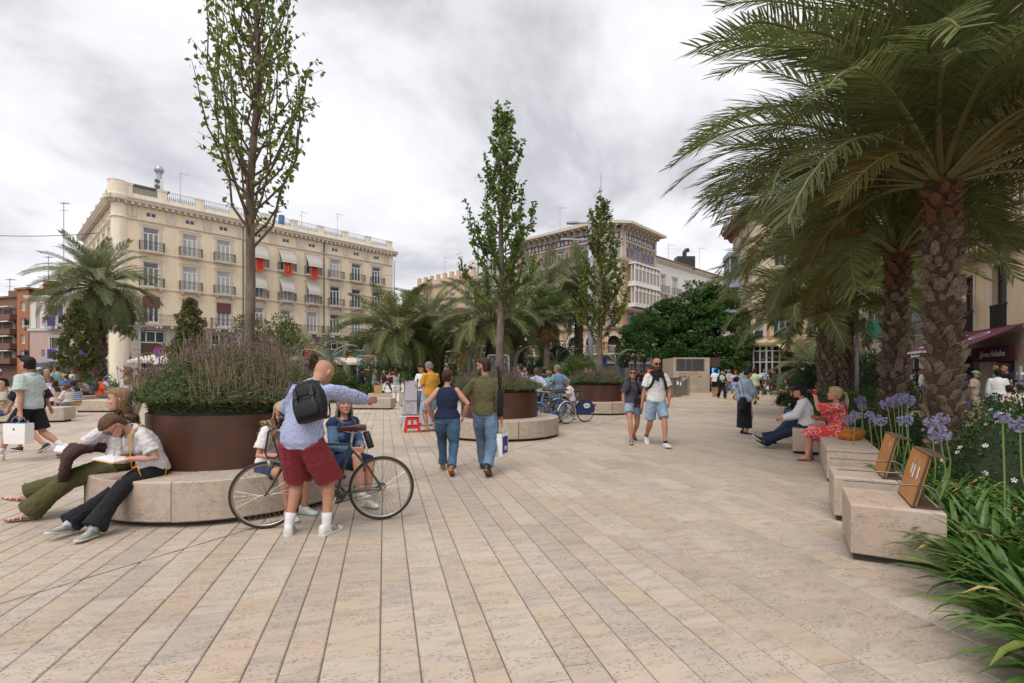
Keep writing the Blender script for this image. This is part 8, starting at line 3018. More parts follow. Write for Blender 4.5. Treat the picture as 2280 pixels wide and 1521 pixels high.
far(1647,868,4,1.70,'person in grey far down the side street',(GREYC,'short',-.1,.02),('pants',DENIMD,.01))
far(1663,866,178,1.68,'person in dark top at the shop corner',(BLACKC,'short',-.1,.02),('pants',GREYC,.01))
x,y = XY(1757,22.35)
person('s1',x,y,fB - 8,1.66,'woman in grey top seated on the far stone bench',SIT(.45,lean=(.0,.2)),'f',1.1,'fair',(GREYC,'short',-.05,.02),('wide',BLACKC,.02),('lace',SHW,None),('half','auburn'),1,FG,(0,12))
x,y = XY(1757,23.3)
person('s2',x,y,fB - 8,1.62,'woman in black seated beyond the grey top on the far bench',SIT(.45),'f',1,'fair',(BLACKC,'long',-.05,.02),('pants',DENIM,.01),('lace',SHW,None),('half','dark'),1,FG,(0,12))
SG = 'people by the shop fronts across the street'
for px,D,h,H,lab,tp,bt,sx,hr in ((1419,44,170,1.74,'man in navy shirt by the traffic light',NAVY,DENIMD,'m','dark'),(1427,43,0,1.68,'person in black beside the navy shirt',BLACKC,BLACKC,'f','black'),(1434,45,-20,1.70,'woman in orange top across the street',ORANGE,DENIMD,'f','brown'),(1441,44,10,1.74,'person in black and white striped tee',fab('bw_stripe',(.65,.65,.65),'bands',(.02,.02,.02)),DENIM,'m','dark'),
          (1372,42,0,1.66,'woman with bright blue bag behind the lavender',BLUEC,BEIGE,'f','light'),(1365,42,15,1.64,'fair woman beside the bright blue bag',BEIGE,BEIGE,'f','light'),(985,40,180,1.72,'man far behind the easel near the small tree',BLACKC,DENIMD,'m','dark')):
 x,y = XY(px,D)
 person('t%d' % px,x,y,h,H,lab,STAND,sx,1.03,'tan',(tp,'short',-.1,.02),('pants',bt,.01),None,('short',hr),2,SG)
RG = 'people beyond the palm bed'
for px,D,h,H,lab,tp,bt,sx,cp,sit in ((2036,24,170,1.66,'boy in light blue tee between the two palm trunks',SKYB,GREYC,'m',BLACKC,0),(2046,23.4,180,1.70,'boy in black tee and cap between the palm trunks',BLACKC,GREYC,'m',BLACKC,0),(2060,23,190,1.72,'person in white tee and blue shorts by the near trunk',WHITE,DENIM,'m',REDC,0),
            (2168,15.6,150,1.56,'person in green hat and beige shirt under the awning',BEIGE,BEIGE,'m',POLO,0),(2222,14.4,40,1.62,'person in white hoodie seen from behind',WHITE,DENIM,'m',None,0),(2224,17.5,-60,1.84,'taller man behind the black tee',GREYC,DENIM,'m',None,0),(2242,15.4,-75,1.78,'bearded man in black tee behind the flowers',BLACKC,DENIM,'m',None,0),
            (2250,13.0,20,1.5,'seated person in pink top behind the flowers',PINKW,DENIM,'f',None,1),(2274,14.0,10,1.5,'person in white top at the right edge',WHITE,DENIM,'f',None,1),(2150,18.5,20,1.7,'person in navy at the ice cream counter',NAVY,DENIM,'m',None,0)):
 x,y = XY(px,D)
 person('r%d' % px,x,y,h,H,lab,SIT(.5) if sit else STAND,sx,1.03,'tan' if px != 2222 else 'brown',(tp,'short' if tp is not WHITE else 'long',-.1,.022),('pants' if px != 2060 else 'shorts',bt,.01),None,('short','black'),1 if D < 20 else 2,RG,cap=(cp,True) if cp else None)
front_panel('denim_lady',fab('navy_dress',(.02,.035,.10)),.0,.90,.75,.040)
front_panel('f1607_887',fab('mint_top',(.42,.60,.50)),.35,.86,.9,.056)
front_panel('f1637_890',BLACKC,.25,.86,.9,.056)
# ================================================================== bicycles
M_TYRE = M('tyre_rubber',(.022,.021,.020),.8,var=.2)
M_GUMWALL = M('tyre_wall',(.16,.11,.065),.7,var=.2)
M_CHROME = M('worn_chrome',(.46,.44,.40),.3,metal=.9,var=.2,vscale=20)
M_OLDGREEN = M('old_green_paint',(.055,.065,.05),.4,var=.35,vscale=12,metal=.2)
M_SADDLE = M('brown_leather',(.105,.028,.018),.35,var=.15)
M_TANGRIP = M('tan_grip',(.44,.15,.035),.5)
M_BLKPLA = M('black_plastic',(.018,.018,.02),.45)
M_GREYPLA = M('grey_plastic',(.07,.075,.08),.4)
M_SHAREBLUE = M('share_blue',(.018,.035,.12),.4)
M_REDREF = M('red_reflector',(.55,.02,.02),.25)
M_ORREF = M('orange_reflector',(.75,.17,.01),.25)
M_SILVERP = M('silver_paint',(.42,.42,.42),.35,metal=.5)
M_BIKEBLUE = M('bike_blue',(.02,.16,.46),.3)
M_NEON = M('neon_yellow',(.62,.80,.02),.5)
def torus(mb,c,R,r,n=40,m=8,axis='y',sq=1.0):
 rs = []
 for i in range(n + 1):
  a = 2 * pi * i / n
  ring = []
  for k in range(m):
   b = 2 * pi * k / m
   q = R + r * cos(b)
   ring.append((c[0] + q * cos(a),c[1] + r * sq * sin(b),c[2] + q * sin(a)))
  rs.append(ring)
 mb.rings(rs,False)
 return mb
def wheel(ro,hub,R,tyre,rim,spokes=32,tw=.016,det=True):
 w = torus(MB(),hub,R - tw,tw,44,8).build('tyre',tyre,ro,True)
 rm = MB()
 torus(rm,hub,R - 2.1 * tw,.009,44,6,sq=1.4)
 rm.build('rim',rim,w,True)
 sp = MB()
 for k in range(spokes):
  a = 2 * pi * k / spokes
  sg = 1 if k % 2 else -1
  b = a + (.35 if (k // 2) % 2 else -.35)
  h_ = (hub[0] + cos(b) * .022,hub[1] + sg * .028,hub[2] + sin(b) * .022)
  sp.tube([h_,(hub[0] + cos(a) * (R - 2.4 * tw),hub[1],hub[2] + sin(a) * (R - 2.4 * tw))],.0016 if det else .003,4)
 sp.build('spoke',M_CHROME,w)
 hb_ = MB()
 hb_.tube([(hub[0],hub[1] - .05,hub[2]),(hub[0],hub[1] - .028,hub[2]),(hub[0],hub[1] - .027,hub[2]),(hub[0],hub[1] + .027,hub[2]),(hub[0],hub[1] + .028,hub[2]),(hub[0],hub[1] + .05,hub[2])],[.012,.012,.026,.026,.012,.012],10)
 hb_.build('hub',M_CHROME,w)
 return w
def bicycle(x,y,ang,label,paint=M_OLDGREEN,style='old',tyre=M_TYRE,R=.325,group=None,steer=0.0,fender=None,lean=0.0,saddle=M_BLKPLA,det=True,size=1.0,accent=None):
 ro = empty('bicycle',(x,y,0),ang)
 ro.rotation_euler = (lean,0,ang)
 ro.scale = (size,) * 3
 tag(ro,label,'bicycle',group)
 rh,fh = Vector((0,0,R)),Vector((1.08,0,R))
 bb,st,ht,hbm = Vector((.44,0,.275)),Vector((.30,0,.80)),Vector((.865,0,.84)),Vector((.90,0,.69))
 wheel(ro,rh,R,tyre,M_CHROME,det=det)
 wheel(ro,fh,R,tyre,M_CHROME,det=det)
 f = MB()
 if style in ('step','share'):
  f.tube([bb,bb.lerp(st,.25),st],.017,10)
  f.tube([bb + Vector((0,0,.02)),Vector((.62,0,.42)),hbm + Vector((0,0,-.02))],.026 if style == 'share' else .018,10)
  if style == 'step':
   f.tube([bb.lerp(st,.45),Vector((.65,0,.56)),ht + Vector((0,0,-.05))],.014,8)
 else:
  f.tube([bb,st],.0145,10)
  f.tube([bb,hbm],.0155,10)
  f.tube([st + Vector((0,0,-.02)),ht + Vector((-.005,0,-.03))],.0135,10)
 f.tube([hbm + Vector((.006,0,-.02)),ht],.019,10)
 for sg in (-1,1):
  f.tube([bb + Vector((0,sg * .025,0)),Vector((.2,sg * .045,R - .01)),rh + Vector((0,sg * .055,0))],.009,8)
  f.tube([st + Vector((.01,sg * .012,-.05)),Vector((.14,sg * .05,.55)),rh + Vector((0,sg * .055,0))],.008,8)
 fr = sharp(f.build('frame',paint,ro),60)
 k = MB()
 for sg in (-1,1):
  k.tube([hbm + Vector((.012,sg * .02,-.03)),hbm + Vector((.03,sg * .05,-.09)),Vector((.965,sg * .052,.52)),Vector((1.03,sg * .052,.40)),fh + Vector((0,sg * .05,0))],[.014,.013,.012,.010,.008],8)
 k.build('fork',paint if accent is None else accent,ro,True)
 s_ = MB()
 s_.tube([st + Vector((.005,0,-.05)),st + Vector((-.025,0,.14))],.0125,10)
 s_.build('seat_post',M_CHROME,ro)
 zs = st.z + .15
 sd_ = MB()
 prof = [(-.13,.07,0),(-.10,.085,.012),(-.04,.078,.010),(.02,.045,.0),(.09,.024,-.006),(.135,.016,-.012)]
 sd_.rings([[(st.x - .02 + xx,w * cos(a),zs + zz + (.018 * sin(a) if sin(a) > 0 else .045 * sin(a) * (1 if abs(cos(a)) > .5 else .4))) for a in [2 * pi * q / 12 for q in range(12)]] for xx,w,zz in prof])
 so = sd_.build('saddle',saddle,ro,True)
 q = MB()
 for sg in (-1,1):
  q.tube([(st.x - .12,sg * .02,zs - .03),(st.x - .03,sg * .022,zs - .055),(st.x + .08,sg * .015,zs - .03)],.004,6)
  torus(q,(st.x - .11,sg * .045,zs - .03),.022,.004,12,5)
 q.build('saddle_spring',M_CHROME,so)
 # drive train
 c = MB()
 yc = -.045
 for i in range(40):
  a0,a1 = 2 * pi * i / 40,2 * pi * (i + .5) / 40
  c.add([(bb.x + cos(a) * r_,yc + e,bb.z + sin(a) * r_) for e in (-.002,.002) for a,r_ in ((a0,.078),(a0,.094),(a1,.094),(a1,.078))],[(0,1,2,3),(7,6,5,4),(1,5,6,2),(0,3,7,4)])
 torus(c,(bb.x,yc,bb.z),.075,.006,30,5)
 for i in range(5):
  a = 2 * pi * i / 5
  c.tube([(bb.x,yc,bb.z),(bb.x + cos(a) * .075,yc,bb.z + sin(a) * .075)],.006,5)
 cr_ = c.build('chainring',M_BLKPLA,ro)
 ch = MB()
 n = 34
 for sg,(r1,r2) in ((1,(.09,.036)),(-1,(.09,.036))):
  a,b = Vector((bb.x,yc,bb.z + sg * r1)),Vector((0,yc,R + sg * r2))
  for i in range(n):
   p0,p1 = a.lerp(b,i / n),a.lerp(b,(i + .7) / n)
   ch.tube([p0,p1],.0045,4)
 ch.build('chain',M_BLKPLA,ro)
 torus(MB(),(0,yc,R),.034,.012,20,6).build('sprocket',M_BLKPLA,ro)
 for sg,a in ((-1,1.9),(1,1.9 + pi)):
  e = MB()
  pe = Vector((bb.x + cos(a) * .165,sg * .075,bb.z + sin(a) * .165))
  e.tube([(bb.x,sg * .055,bb.z),pe],[.011,.008],8)
  cr2 = e.build('crank',M_CHROME,ro)
  MB().box((pe.x,pe.y + sg * .055,pe.z),(.065,.085,.024)).build('pedal',M_BLKPLA,cr2)
 # cockpit
 h_ = MB()
 top = ht + Vector((-.01,0,.11))
 h_.tube([ht,top],.011,10)
 h_.tube([top,top + Vector((.07,0,.01))],.012,8)
 cx = top + Vector((.07,0,.012))
 hb_ = MB()
 if style == 'old':
  pts = [cx + Vector(v) for v in ((-.16,-.25,-.02),(-.05,-.26,.0),(.03,-.20,.005),(.0,-.08,0),(0,0,0),(0,.08,0),(.03,.20,.005),(-.05,.26,.0),(-.16,.25,-.02))]
 else:
  pts = [cx + Vector(v) for v in ((-.12,-.31,.03),(-.02,-.24,.04),(.0,-.08,.01),(0,.08,.01),(-.02,.24,.04),(-.12,.31,.03))]
 hb_.tube(pts,.0115,10)
 h2 = hb_.build('handlebar',M_CHROME if style == 'old' else M_BLKPLA,ro,True)
 h_.build('stem',M_CHROME,h2)
 for i in (0,-1):
  g_ = MB()
  nx = pts[1] if i == 0 else pts[-2]
  g_.tube([pts[i],pts[i].lerp(nx,.3),pts[i].lerp(nx,.95)],[.015,.0175,.0165],10)
  g_.build('grip',M_TANGRIP if style == 'old' else M_BLKPLA,h2,True)
  b_ = MB()
  b_.tube([nx,nx + Vector((.03,0,-.03)),nx + Vector((-.04,0,-.075))],[.008,.006,.004],6)
  b_.build('brake_lever',M_CHROME,h2)
 cb = MB()
 for sg in (-1,1):
  cb.tube([cx + Vector((.03,sg * .2,0)),cx + Vector((.12,sg * .16,.08)),cx + Vector((.10,sg * .03,-.05)),hbm + Vector((.05,sg * .01,-.06))],.0035,5)
 cb.build('brake_cable',M_BLKPLA,ro,True)
 if fender is not None:
  for hub,a0,a1 in ((rh,radians(10),radians(190)),(fh,radians(20),radians(165))):
   m_ = MB()
   rs = []
   for i in range(19):
    a = a0 + (a1 - a0) * i / 18
    rs.append([(hub.x + cos(a) * rr,yy,hub.z + sin(a) * rr) for yy,rr in ((-.032,R + .012),(-.02,R + .026),(.02,R + .026),(.032,R + .012),(.02,R + .022),(-.02,R + .022))])
   m_.rings(rs)
   m_.build('mudguard',fender,ro,True)
 return ro,dict(cx=cx,ht=ht,hbm=hbm,st=st,bb=bb,rh=rh,fh=fh,pts=pts)
ang = atan2(4.79 - 5.1,-2.41 + 1.33)
bk,bi = bicycle(-1.33,5.1,ang,'vintage dark green bicycle with brown saddle and tan grips',M_OLDGREEN,'old',M_TYRE,.325,saddle=M_SADDLE)
for hub in (bi['rh'],bi['fh']):
 torus(MB(),hub,.325 - .030,.0085,44,6,sq=1.9).build('tyre_wall',M_GUMWALL,bk,True)
lk = MB()                                                    # U-lock on the stem,lamp,tool bag
o = bi['cx']
lk.tube([o + Vector((.02,.06,.02)),o + Vector((.12,.06,-.02)),o + Vector((.15,.06,-.22)),o + Vector((.13,.055,-.27)),o + Vector((.06,.05,-.28)),o + Vector((.035,.05,-.25)),o + Vector((.03,.05,-.02))],.0095,8)
tag(lk.build('bicycle_lock',M_BLKPLA,None,True,mx=Matrix.Translation(bk.location) @ Matrix.Rotation(ang,4,'Z')),'black U lock hanging from the vintage bicycle handlebar','lock')
lm = MB()
lm.lathe([(.0,0),(.03,.01),(.036,.05),(.036,.06)],(0,0,0),12)
lm.build('headlamp',M_CHROME,bk,True,mx=Matrix.Translation(bi['hbm'] + Vector((.10,0,-.06))) @ Matrix.Rotation(pi / 2,4,'Y'))
tb = MB()
tb.lathe([(.01,-.09),(.034,-.085),(.034,.085),(.01,.09)],(0,0,0),12)
tb.build('tool_pouch',M_BLKPLA,bk,True,mx=Matrix.Translation(bi['st'] + Vector((-.17,0,.02))) @ Matrix.Rotation(.3,4,'Y'))
cam_ = empty('film_camera',toworld('cyclist',(-.42,.36,1.0)),.6)
tag(cam_,'silver and black film camera near the cyclist left hand','camera')
MB().box((0,0,0),(.13,.045,.08)).build('camera_body',M_BLKPLA,cam_)
MB().box((0,0,.048),(.125,.043,.018)).build('top_plate',M_CHROME,cam_)
MB().lathe([(.030,0),(.032,.03),(.028,.055),(.0,.056)],n=14).build('lens',M_GREYPLA,cam_,rot=(pi / 2,0,0))
BG = 'bicycles parked by the middle planter'
b1,i1 = bicycle(*XY(1262,14.6),radians(215),'blue bicycle with white mudguards at the rack',M_BIKEBLUE,'old',group=BG,fender=M_SIGNW,det=False)
b2,i2 = bicycle(*XY(1244,14.9),radians(222),'dark bicycle with wide tyres behind the blue one',M_BLKPLA,'old',group=BG,det=False)
b3,i3 = bicycle(*XY(1226,14.5),radians(212),'small folding bicycle with neon yellow fork',M_SILVERP,'step',R=.26,group=BG,det=False,accent=M_NEON)
b4,i4 = bicycle(*XY(1243,16.2),radians(200),'silver bicycle with front basket behind the others',M_SILVERP,'step',group=BG,fender=M_SIGNW,det=False)
bicycle(*XY(1236,15.7),radians(218),'black bicycle half hidden by the planter bench',M_BLKPLA,'old',group=BG,det=False)
bicycle(*XY(1256,16.6),radians(214),'dark grey bicycle deep in the rack',M_GREYPLA,'step',group=BG,fender=M_BLKPLA,det=False)
b5,i5 = bicycle(*XY(1303,15.2),radians(208),'blue and grey share bicycle with rear skirt guard and basket',M_GREYPLA,'share',group=BG,det=False)
for k,sg in enumerate((-1,1)):                             # skirt guard with oval badge
 g_ = MB()
 arc = [(cos(a) * (.36 if a < 2.2 else .34),.325 + sin(a) * .36) for a in [radians(d) for d in range(-5,176,15)]]
 poly = arc + [(-.26,.30),(-.05,.22),(.14,.26)]
 g_.rings([[(px_,sg * yy,pz_) for px_,pz_ in poly] for yy in (.045,.05)])
 go = g_.build('skirt_guard',M_SHAREBLUE,b5)
 ov = MB()
 ov.rings([[(-.02 + cos(a) * .13,sg * yy,.50 + sin(a) * .075) for a in [2 * pi * q / 20 for q in range(20)]] for yy in (.051,.054)])
 ov.build('badge',M_SIGNW,go)
 mx = Matrix.Translation((-.02,sg * .0555,.485)) @ Matrix.Rotation(pi if sg > 0 else 0,4,'Z') @ Matrix.Rotation(pi / 2,4,'X')
 text('valenbisi',.052,M_SHAREBLUE,go,mx,'lettering')
MB().box((-.36,0,.50),(.05,.08,.06)).build('rear_light',M_REDREF,b5)
MB().box((-.27,0,.33),(.03,.03,.09)).build('reflector',M_ORREF,b5)
def basket(ro,c,w=.32,d=.26,h=.22):
 m_ = MB()
 for z,q in ((0,.82),(h * .33,.88),(h * .66,.94),(h,1.0)):
  pts = [Vector((c.x + sx * d / 2 * q,sy * w / 2 * q,c.z + z)) for sx,sy in ((-1,-1),(1,-1),(1,1),(-1,1),(-1,-1))]
  m_.tube(pts,.006 if z == h else .0035,5)
 for i in range(9):
  t = -1 + 2 * i / 8
  for e in (-1,1):
   m_.tube([(c.x + t * d / 2 * .82,e * w / 2 * .82,c.z),(c.x + t * d / 2,e * w / 2,c.z + h)],.003,4)
   m_.tube([(c.x + e * d / 2 * .82,t * w / 2 * .82,c.z),(c.x + e * d / 2,t * w / 2,c.z + h)],.003,4)
 return m_.build('basket',M_CHROME,ro)
basket(b5,Vector((1.06,0,.80)))
basket(b4,Vector((1.08,0,.80)))
m_ = MB()
m_.rings([[i5['cx'] + Vector((xx,w * cos(a),zz + h * sin(a))) for a in [2 * pi * q / 10 for q in range(10)]] for xx,w,zz,h in ((-.30,.02,.02,.02),(-.2,.05,.05,.035),(-.05,.07,.05,.05),(.06,.06,.03,.05),(.14,.02,.02,.02))])
m_.build('handlebar_cover',M_GREYPLA,b5,True)
# ================================================================== bags and small things
def softbox(w,d,h,bulge=.18,n=5,top=.8):
 """rounded bag body standing on z=0,front +Y"""
 m_ = MB()
 rs = []
 for i in range(n + 3):
  t = i / (n + 2)
  z = h * t
  k = (.86 + .14 * sin(pi * min(1,t * 1.2))) * (1 if t < .75 else lerp(1,top,(t - .75) / .25))
  ring = []
  for j in range(20):
   a = 2 * pi * j / 20
   c_,s_ = cos(a),sin(a)
   ring.append((w / 2 * k * (abs(c_) ** .45) * (1 if c_ > 0 else -1),d / 2 * k * (abs(s_) ** .6) * (1 if s_ > 0 else -1) * (1 + bulge * sin(pi * t)),z))
  rs.append(ring)
 m_.rings(rs)
 return m_
def backpack(mx,label,mat_,w=.30,h=.40,d=.16,straps=True,trimm=M_BLKPLA,cat='backpack'):
 ro = empty('backpack')
 ro.matrix_basis = mx
 tag(ro,label,cat)
 b = softbox(w,d,h).build('main_compartment',mat_,ro,True)
 p = softbox(w * .78,d * .45,h * .45).build('front_pocket',mat_,ro,True,loc=(0,-d * .52,h * .06))
 p2 = MB().bx(-w * .36,w * .36,-d * .62,-d * .50,h * .62,h * .80).build('flap',mat_,ro)
 bevel(p2,.02)
 hd = MB()
 hd.tube([(-.06,.02,h * .97),(-.05,.02,h * 1.08),(.05,.02,h * 1.08),(.06,.02,h * .97)],.010,8)
 hd.build('carry_handle',trimm,ro,True)
 for sx in (-.26,.26):
  bu = MB().bx(w * sx - .018,w * sx + .018,-d * .80,-d * .62,h * .56,h * .66)
  bu.build('buckle',trimm,ro)
  s_ = MB().bx(w * sx - .011,w * sx + .011,-d * .72,-d * .60,h * .30,h * .86)
  s_.build('strap_webbing',trimm,ro)
 return ro
def frame_mx(key,t,back=True,off=.0,tilt=0.0):
 """matrix on somebody's back: z along the spine,-Y away from the body"""
 A = ANCH[key]
 c,(R_,F_,U_) = A['spine'](t)
 ro = A['ro']
 w_ = Matrix.Translation(ro.location) @ Matrix.Rotation(ro.rotation_euler.z,4,'Z')
 m3 = Matrix((R_,F_,U_)).transposed().to_4x4()
 return w_ @ Matrix.Translation(c) @ m3 @ Matrix.Translation((0,-off if back else off,0)) @ Matrix.Rotation(tilt,4,'Y')
def straps(key,mat_,w=.020,off=.036,sides=(0,1),under=True):
 A = ANCH[key]
 m_ = MB()
 for i in sides:
  sg = -1 if i == 0 else 1
  pts = []
  for t,sd_,fr_ in ((.55,.62,-1.05),(.80,.52,-1.1),(.93,.46,-.5),(.94,.46,.4),(.82,.50,1.12),(.62,.62,1.1),(.45,.85,.75),(.36,1.02,.1),(.36,.85,-.7)):
   c,(R_,F_,U_) = A['spine'](min(t,.9))
   ring = A['ring'](t,off)
   a = max(abs((p - c).dot(R_)) for p in ring)
   b = max(abs((p - c).dot(F_)) for p in ring)
   c2,_ = A['spine'](t)
   pts.append(c2 + R_ * (sg * a * sd_) + F_ * (b * fr_) + (U_ * .035 if t > .9 else U_ * 0))
  m_.tube(pts,[(w,.006)] * len(pts),6)
 return m_.build('bag_strap',mat_,A['ro'],True)
backpack(frame_mx('cyclist',.18,off=.205,tilt=-.30) @ Matrix.Translation((.20,0,-.03)),'black backpack with buckles on the cyclist back',M('cloth_black_nylon',(.008,.008,.009),.55,bump=.4,bscale=60,spec=.3),.29,.34,.13)
straps('cyclist',M_BLKPLA,.017,.05)
straps('scarf_man',fab('strap_black',(.015,.015,.017)),.026,.045)
straps('tee_lady',MATS['cloth_strap_black'],.022,.036)
backpack(frame_mx('scarf_man',.25,off=.20),'orange backpack worn by the man with the scarf',fab('orange_nylon',(.55,.12,.02),rough=.6),.32,.46,.18)
backpack(frame_mx('tee_lady',.3,off=.17),'black backpack worn by the woman in charcoal tee',MATS['cloth_black_nylon'],.28,.38,.14)
backpack(frame_mx('n13',.30,off=.20,tilt=.1),'dark grey backpack on the man in orange tee',fab('slate_nylon',(.045,.055,.075),rough=.6),.30,.42,.16)
straps('n13',M_BLKPLA,.02,.036)
p_ = XY(908,25.2)
backpack(Matrix.Translation((p_[0],p_[1],.455)),'teal backpack on the bench beside the seated girl',fab('teal_nylon',(.10,.42,.40),rough=.6),.32,.42,.18)
c_ = Vector((4.29,6.8)) + BD * 1.62 + BN * .28
backpack(Matrix.Translation((c_.x + .02,c_.y - .22,.52)) @ Matrix.Rotation(-1.05,4,'Z') @ Matrix.Rotation(-pi / 2 + .1,4,'X') @ Matrix.Translation((0,0,-.18)),'orange backpack lying on the bench beside the woman in red',fab('rust_nylon',(.46,.13,.02),rough=.6),.24,.46,.13,trimm=fab('grey_web',(.16,.17,.20)))
# scarf of the walking man
A = ANCH['scarf_man']
hc,hb,hs = A['head']
sc_ = MB()
for k,(z,r_,w) in enumerate(((-.150,.092,.034),(-.175,.105,.038),(-.205,.120,.034))):
 sc_.tube([hc + hb @ Vector((cos(a) * r_,sin(a) * r_ * .95 + .0,z + .022 * sin(2 * a + k) - .03 * max(0,sin(a)))) for a in [2 * pi * q / 16 for q in range(17)]],w,8,flat=.8)
sc_.tube([hc + Vector((.03,.12,-.21)),hc + Vector((.05,.15,-.30)),hc + Vector((.0,.155,-.36))],[.05,.055,.01],8,flat=.5)
o = sc_.build('scarf',BLACKC,A['ro'])
remesh(o,.010,.02,2)
# crossbody pouch
A = ANCH['tee_lady']
pc = empty('crossbody_pouch',toworld('tee_lady',(-.07,.20,.87)),-radians(184))
tag(pc,'small black crossbody pouch on the woman in charcoal tee','pouch')
bevel(MB().bx(-.075,.075,-.03,.03,-.10,.10).build('pouch_body',MATS['cloth_black_nylon'],pc),.015)
MB().bx(-.03,.03,.0305,.033,-.07,-.05).build('pouch_tag',REDC,pc)
sl = MB()
sl.tube([Vector((-.07,.20,.96)),Vector((.02,.17,1.15)),Vector((.10,.12,1.32)),Vector((.11,.0,1.40)),Vector((.09,-.12,1.30))],.006,6)
sl.build('pouch_strap',M_BLKPLA,A['ro'],True)
def paperbag(loc,rz,w,d,h,mat_,label,inner=None,mark=None,handle=M_SIGNW,tilt=0.0,name='paper_bag'):
 ro = empty(name,loc)
 ro.rotation_euler = (tilt,0,rz)
 tag(ro,label,'bag')
 m_ = MB()
 wt = w * 1.06
 a = [(-w / 2,-d / 2,0),(w / 2,-d / 2,0),(w / 2,d / 2,0),(-w / 2,d / 2,0)]
 b = [(-wt / 2,-d / 2,h),(wt / 2,-d / 2,h),(wt / 2,d / 2,h),(-wt / 2,d / 2,h)]
 mid = [(-w * .515,-d * .53,h * .5),(w * .515,-d * .53,h * .5),(w * .515,d * .53,h * .5),(-w * .515,d * .53,h * .5)]
 m_.rings([a,mid,b],False)
 m_.quad(*a[::-1])
 body = m_.build('bag_body',mat_,ro)
 md = body.modifiers.new('t','SOLIDIFY')
 md.thickness = .003
 if inner is not None:
  MB().bx(-wt * .48,wt * .48,-d * .4,d * .4,h - .03,h - .004).build('tissue',inner,ro)
 hn = MB()
 for yy in (-d / 2 + .004,d / 2 - .004):
  hn.tube([(-w * .18,yy,h - .01),(-w * .17,yy * .5,h + .08),(-w * .06,0,h + .13),(w * .06,0,h + .13),(w * .17,yy * .5,h + .08),(w * .18,yy,h - .01)],.005,6)
 hn.build('bag_handle',handle,ro,True)
 if mark:
  mark(ro,w,d,h)
 return ro
hw_ = toworld('mint_man',ANCH[('mint_man','hand',0)])
def fruit_mark(ro,w,d,h):
 m_ = MB()
 m_.rings([[(cos(a) * .016 * (1 - .15 * (sin(a) > .6)),yy,h * .72 + sin(a) * .018) for a in [2 * pi * q / 14 for q in range(14)]] for yy in (-d * .53 - .002,-d * .53 - .0035)])
 m_.tube([(.002,-d * .53 - .003,h * .72 + .02),(.008,-d * .53 - .003,h * .72 + .03)],[.004,.001],5)
 m_.build('fruit_mark',M_GREYPLA,ro)
paperbag((hw_.x,hw_.y - .02,hw_.z - .46),-.12,.40,.14,.34,M_SIGNW,'white paper carrier bag in the hand of the mint tee man',M('tissue_blue',(.05,.25,.62),.7),fruit_mark,M('grey_ribbon',(.4,.4,.42),.6))
hw_ = toworld('olive_man',ANCH[('olive_man','hand',1)])
def blue_face(ro,w,d,h):
 m_ = MB()
 m_.quad((-w * .4,-d * .53 - .003,h * .12),(w * .42,-d * .53 - .003,h * .12),(w * .42,-d * .53 - .003,h * .86),(-w * .4,-d * .53 - .003,h * .86))
 p = m_.build('blue_print',M('carrier_blue',(.03,.025,.22),.6),ro)
 text('10',.09,M_SIGNW,p,Matrix.Translation((.0,-d * .53 - .005,h * .25)) @ Matrix.Rotation(pi / 2,4,'X'),'lettering')
paperbag((hw_.x + .0,hw_.y + .05,hw_.z - .50),1.2,.24,.09,.34,M_SIGNW,'blue and white carrier bag hanging from the olive man hand',None,blue_face)
ro = empty('tote_bag',toworld('olive_man',(.235,.0,.86)),-radians(6))
tag(ro,'black cloth tote bag on the olive man shoulder','bag')
t_ = softbox(.10,.34,.40,.05,top=1.0).build('tote_body',BLACKC,ro,True)
s_ = MB()
s_.tube([(0,-.10,.38),(-.02,-.09,.60),(-.05,-.04,.73),(-.05,.04,.73),(-.01,.09,.60),(0,.10,.38)],[(.016,.004)] * 6,6)
s_.build('tote_strap',BLACKC,ro,True)
x,y = G(1593,883)
paperbag((x,y,.0),.3,.34,.16,.40,M('kraft',(.42,.24,.10),.8,var=.08),'brown paper bag beside the shopper in black',handle=M('kraft'))
paperbag((XY(842,25.4)[0],25.4,.45),.1,.36,.2,.42,M('kraft'),'brown paper bag on the bench by the young women',handle=M('kraft'))
# sketching kit and knit on the near bench
hp_ = toworld('sketcher',(-.02,.38,.655))
sk = empty('sketchbook',hp_,radians(150) + .15)
sk.rotation_euler = (.05,.10,radians(150) + pi + .3)
sk.scale = (.8,.8,.8)
tag(sk,'open sketchbook with yellow cover on the sketching woman lap','sketchbook')
pg = MB()
for sg in (-1,1):
 pg.rings([[(sg * xx,yy,z) for xx,z in ((.003,0),(.003,.016),(.08,.022),(.16,.014),(.16,0))] for yy in (-.11,.11)])
pg.build('page',M_WHITEP,sk)
MB().box((0,0,-.004),(.34,.235,.007)).build('cover',M('cover_yellow',(.66,.36,.02),.6),sk)
ln = MB()
rr_ = random.Random(3)
for k in range(14):
 ax_,ay = rr_.uniform(.03,.13),rr_.uniform(-.08,.08)
 ln.tube([(ax_ + .004 * q,ay + .006 * q + rr_.uniform(-.006,.006),.0235 - abs(ax_ - .08) * .06) for q in range(4)],.0012,4)
ln.build('drawn_lines',M('coral_ink',(.60,.14,.08),.6),sk)
hp2 = toworld('sketcher',ANCH[('sketcher','hand',1)])
pn = MB().tube([(0,0,-.05),(.01,.0,.04),(.02,0,.10)],[.003,.006,.006],8)
tag(pn.build('pen',M('pen_grey',(.35,.38,.42),.4),None,True,loc=hp2 + Vector((.0,0,.0))),'grey marker pen in the sketching woman hand','pen')
st_ = MB()
A = ANCH['sketcher']
c9,(R_,F_,U_) = A['spine'](.9)
c5,(R5,F5,U5) = A['spine'](.45)
c2_,(R2,F2,U2) = A['spine'](.15)
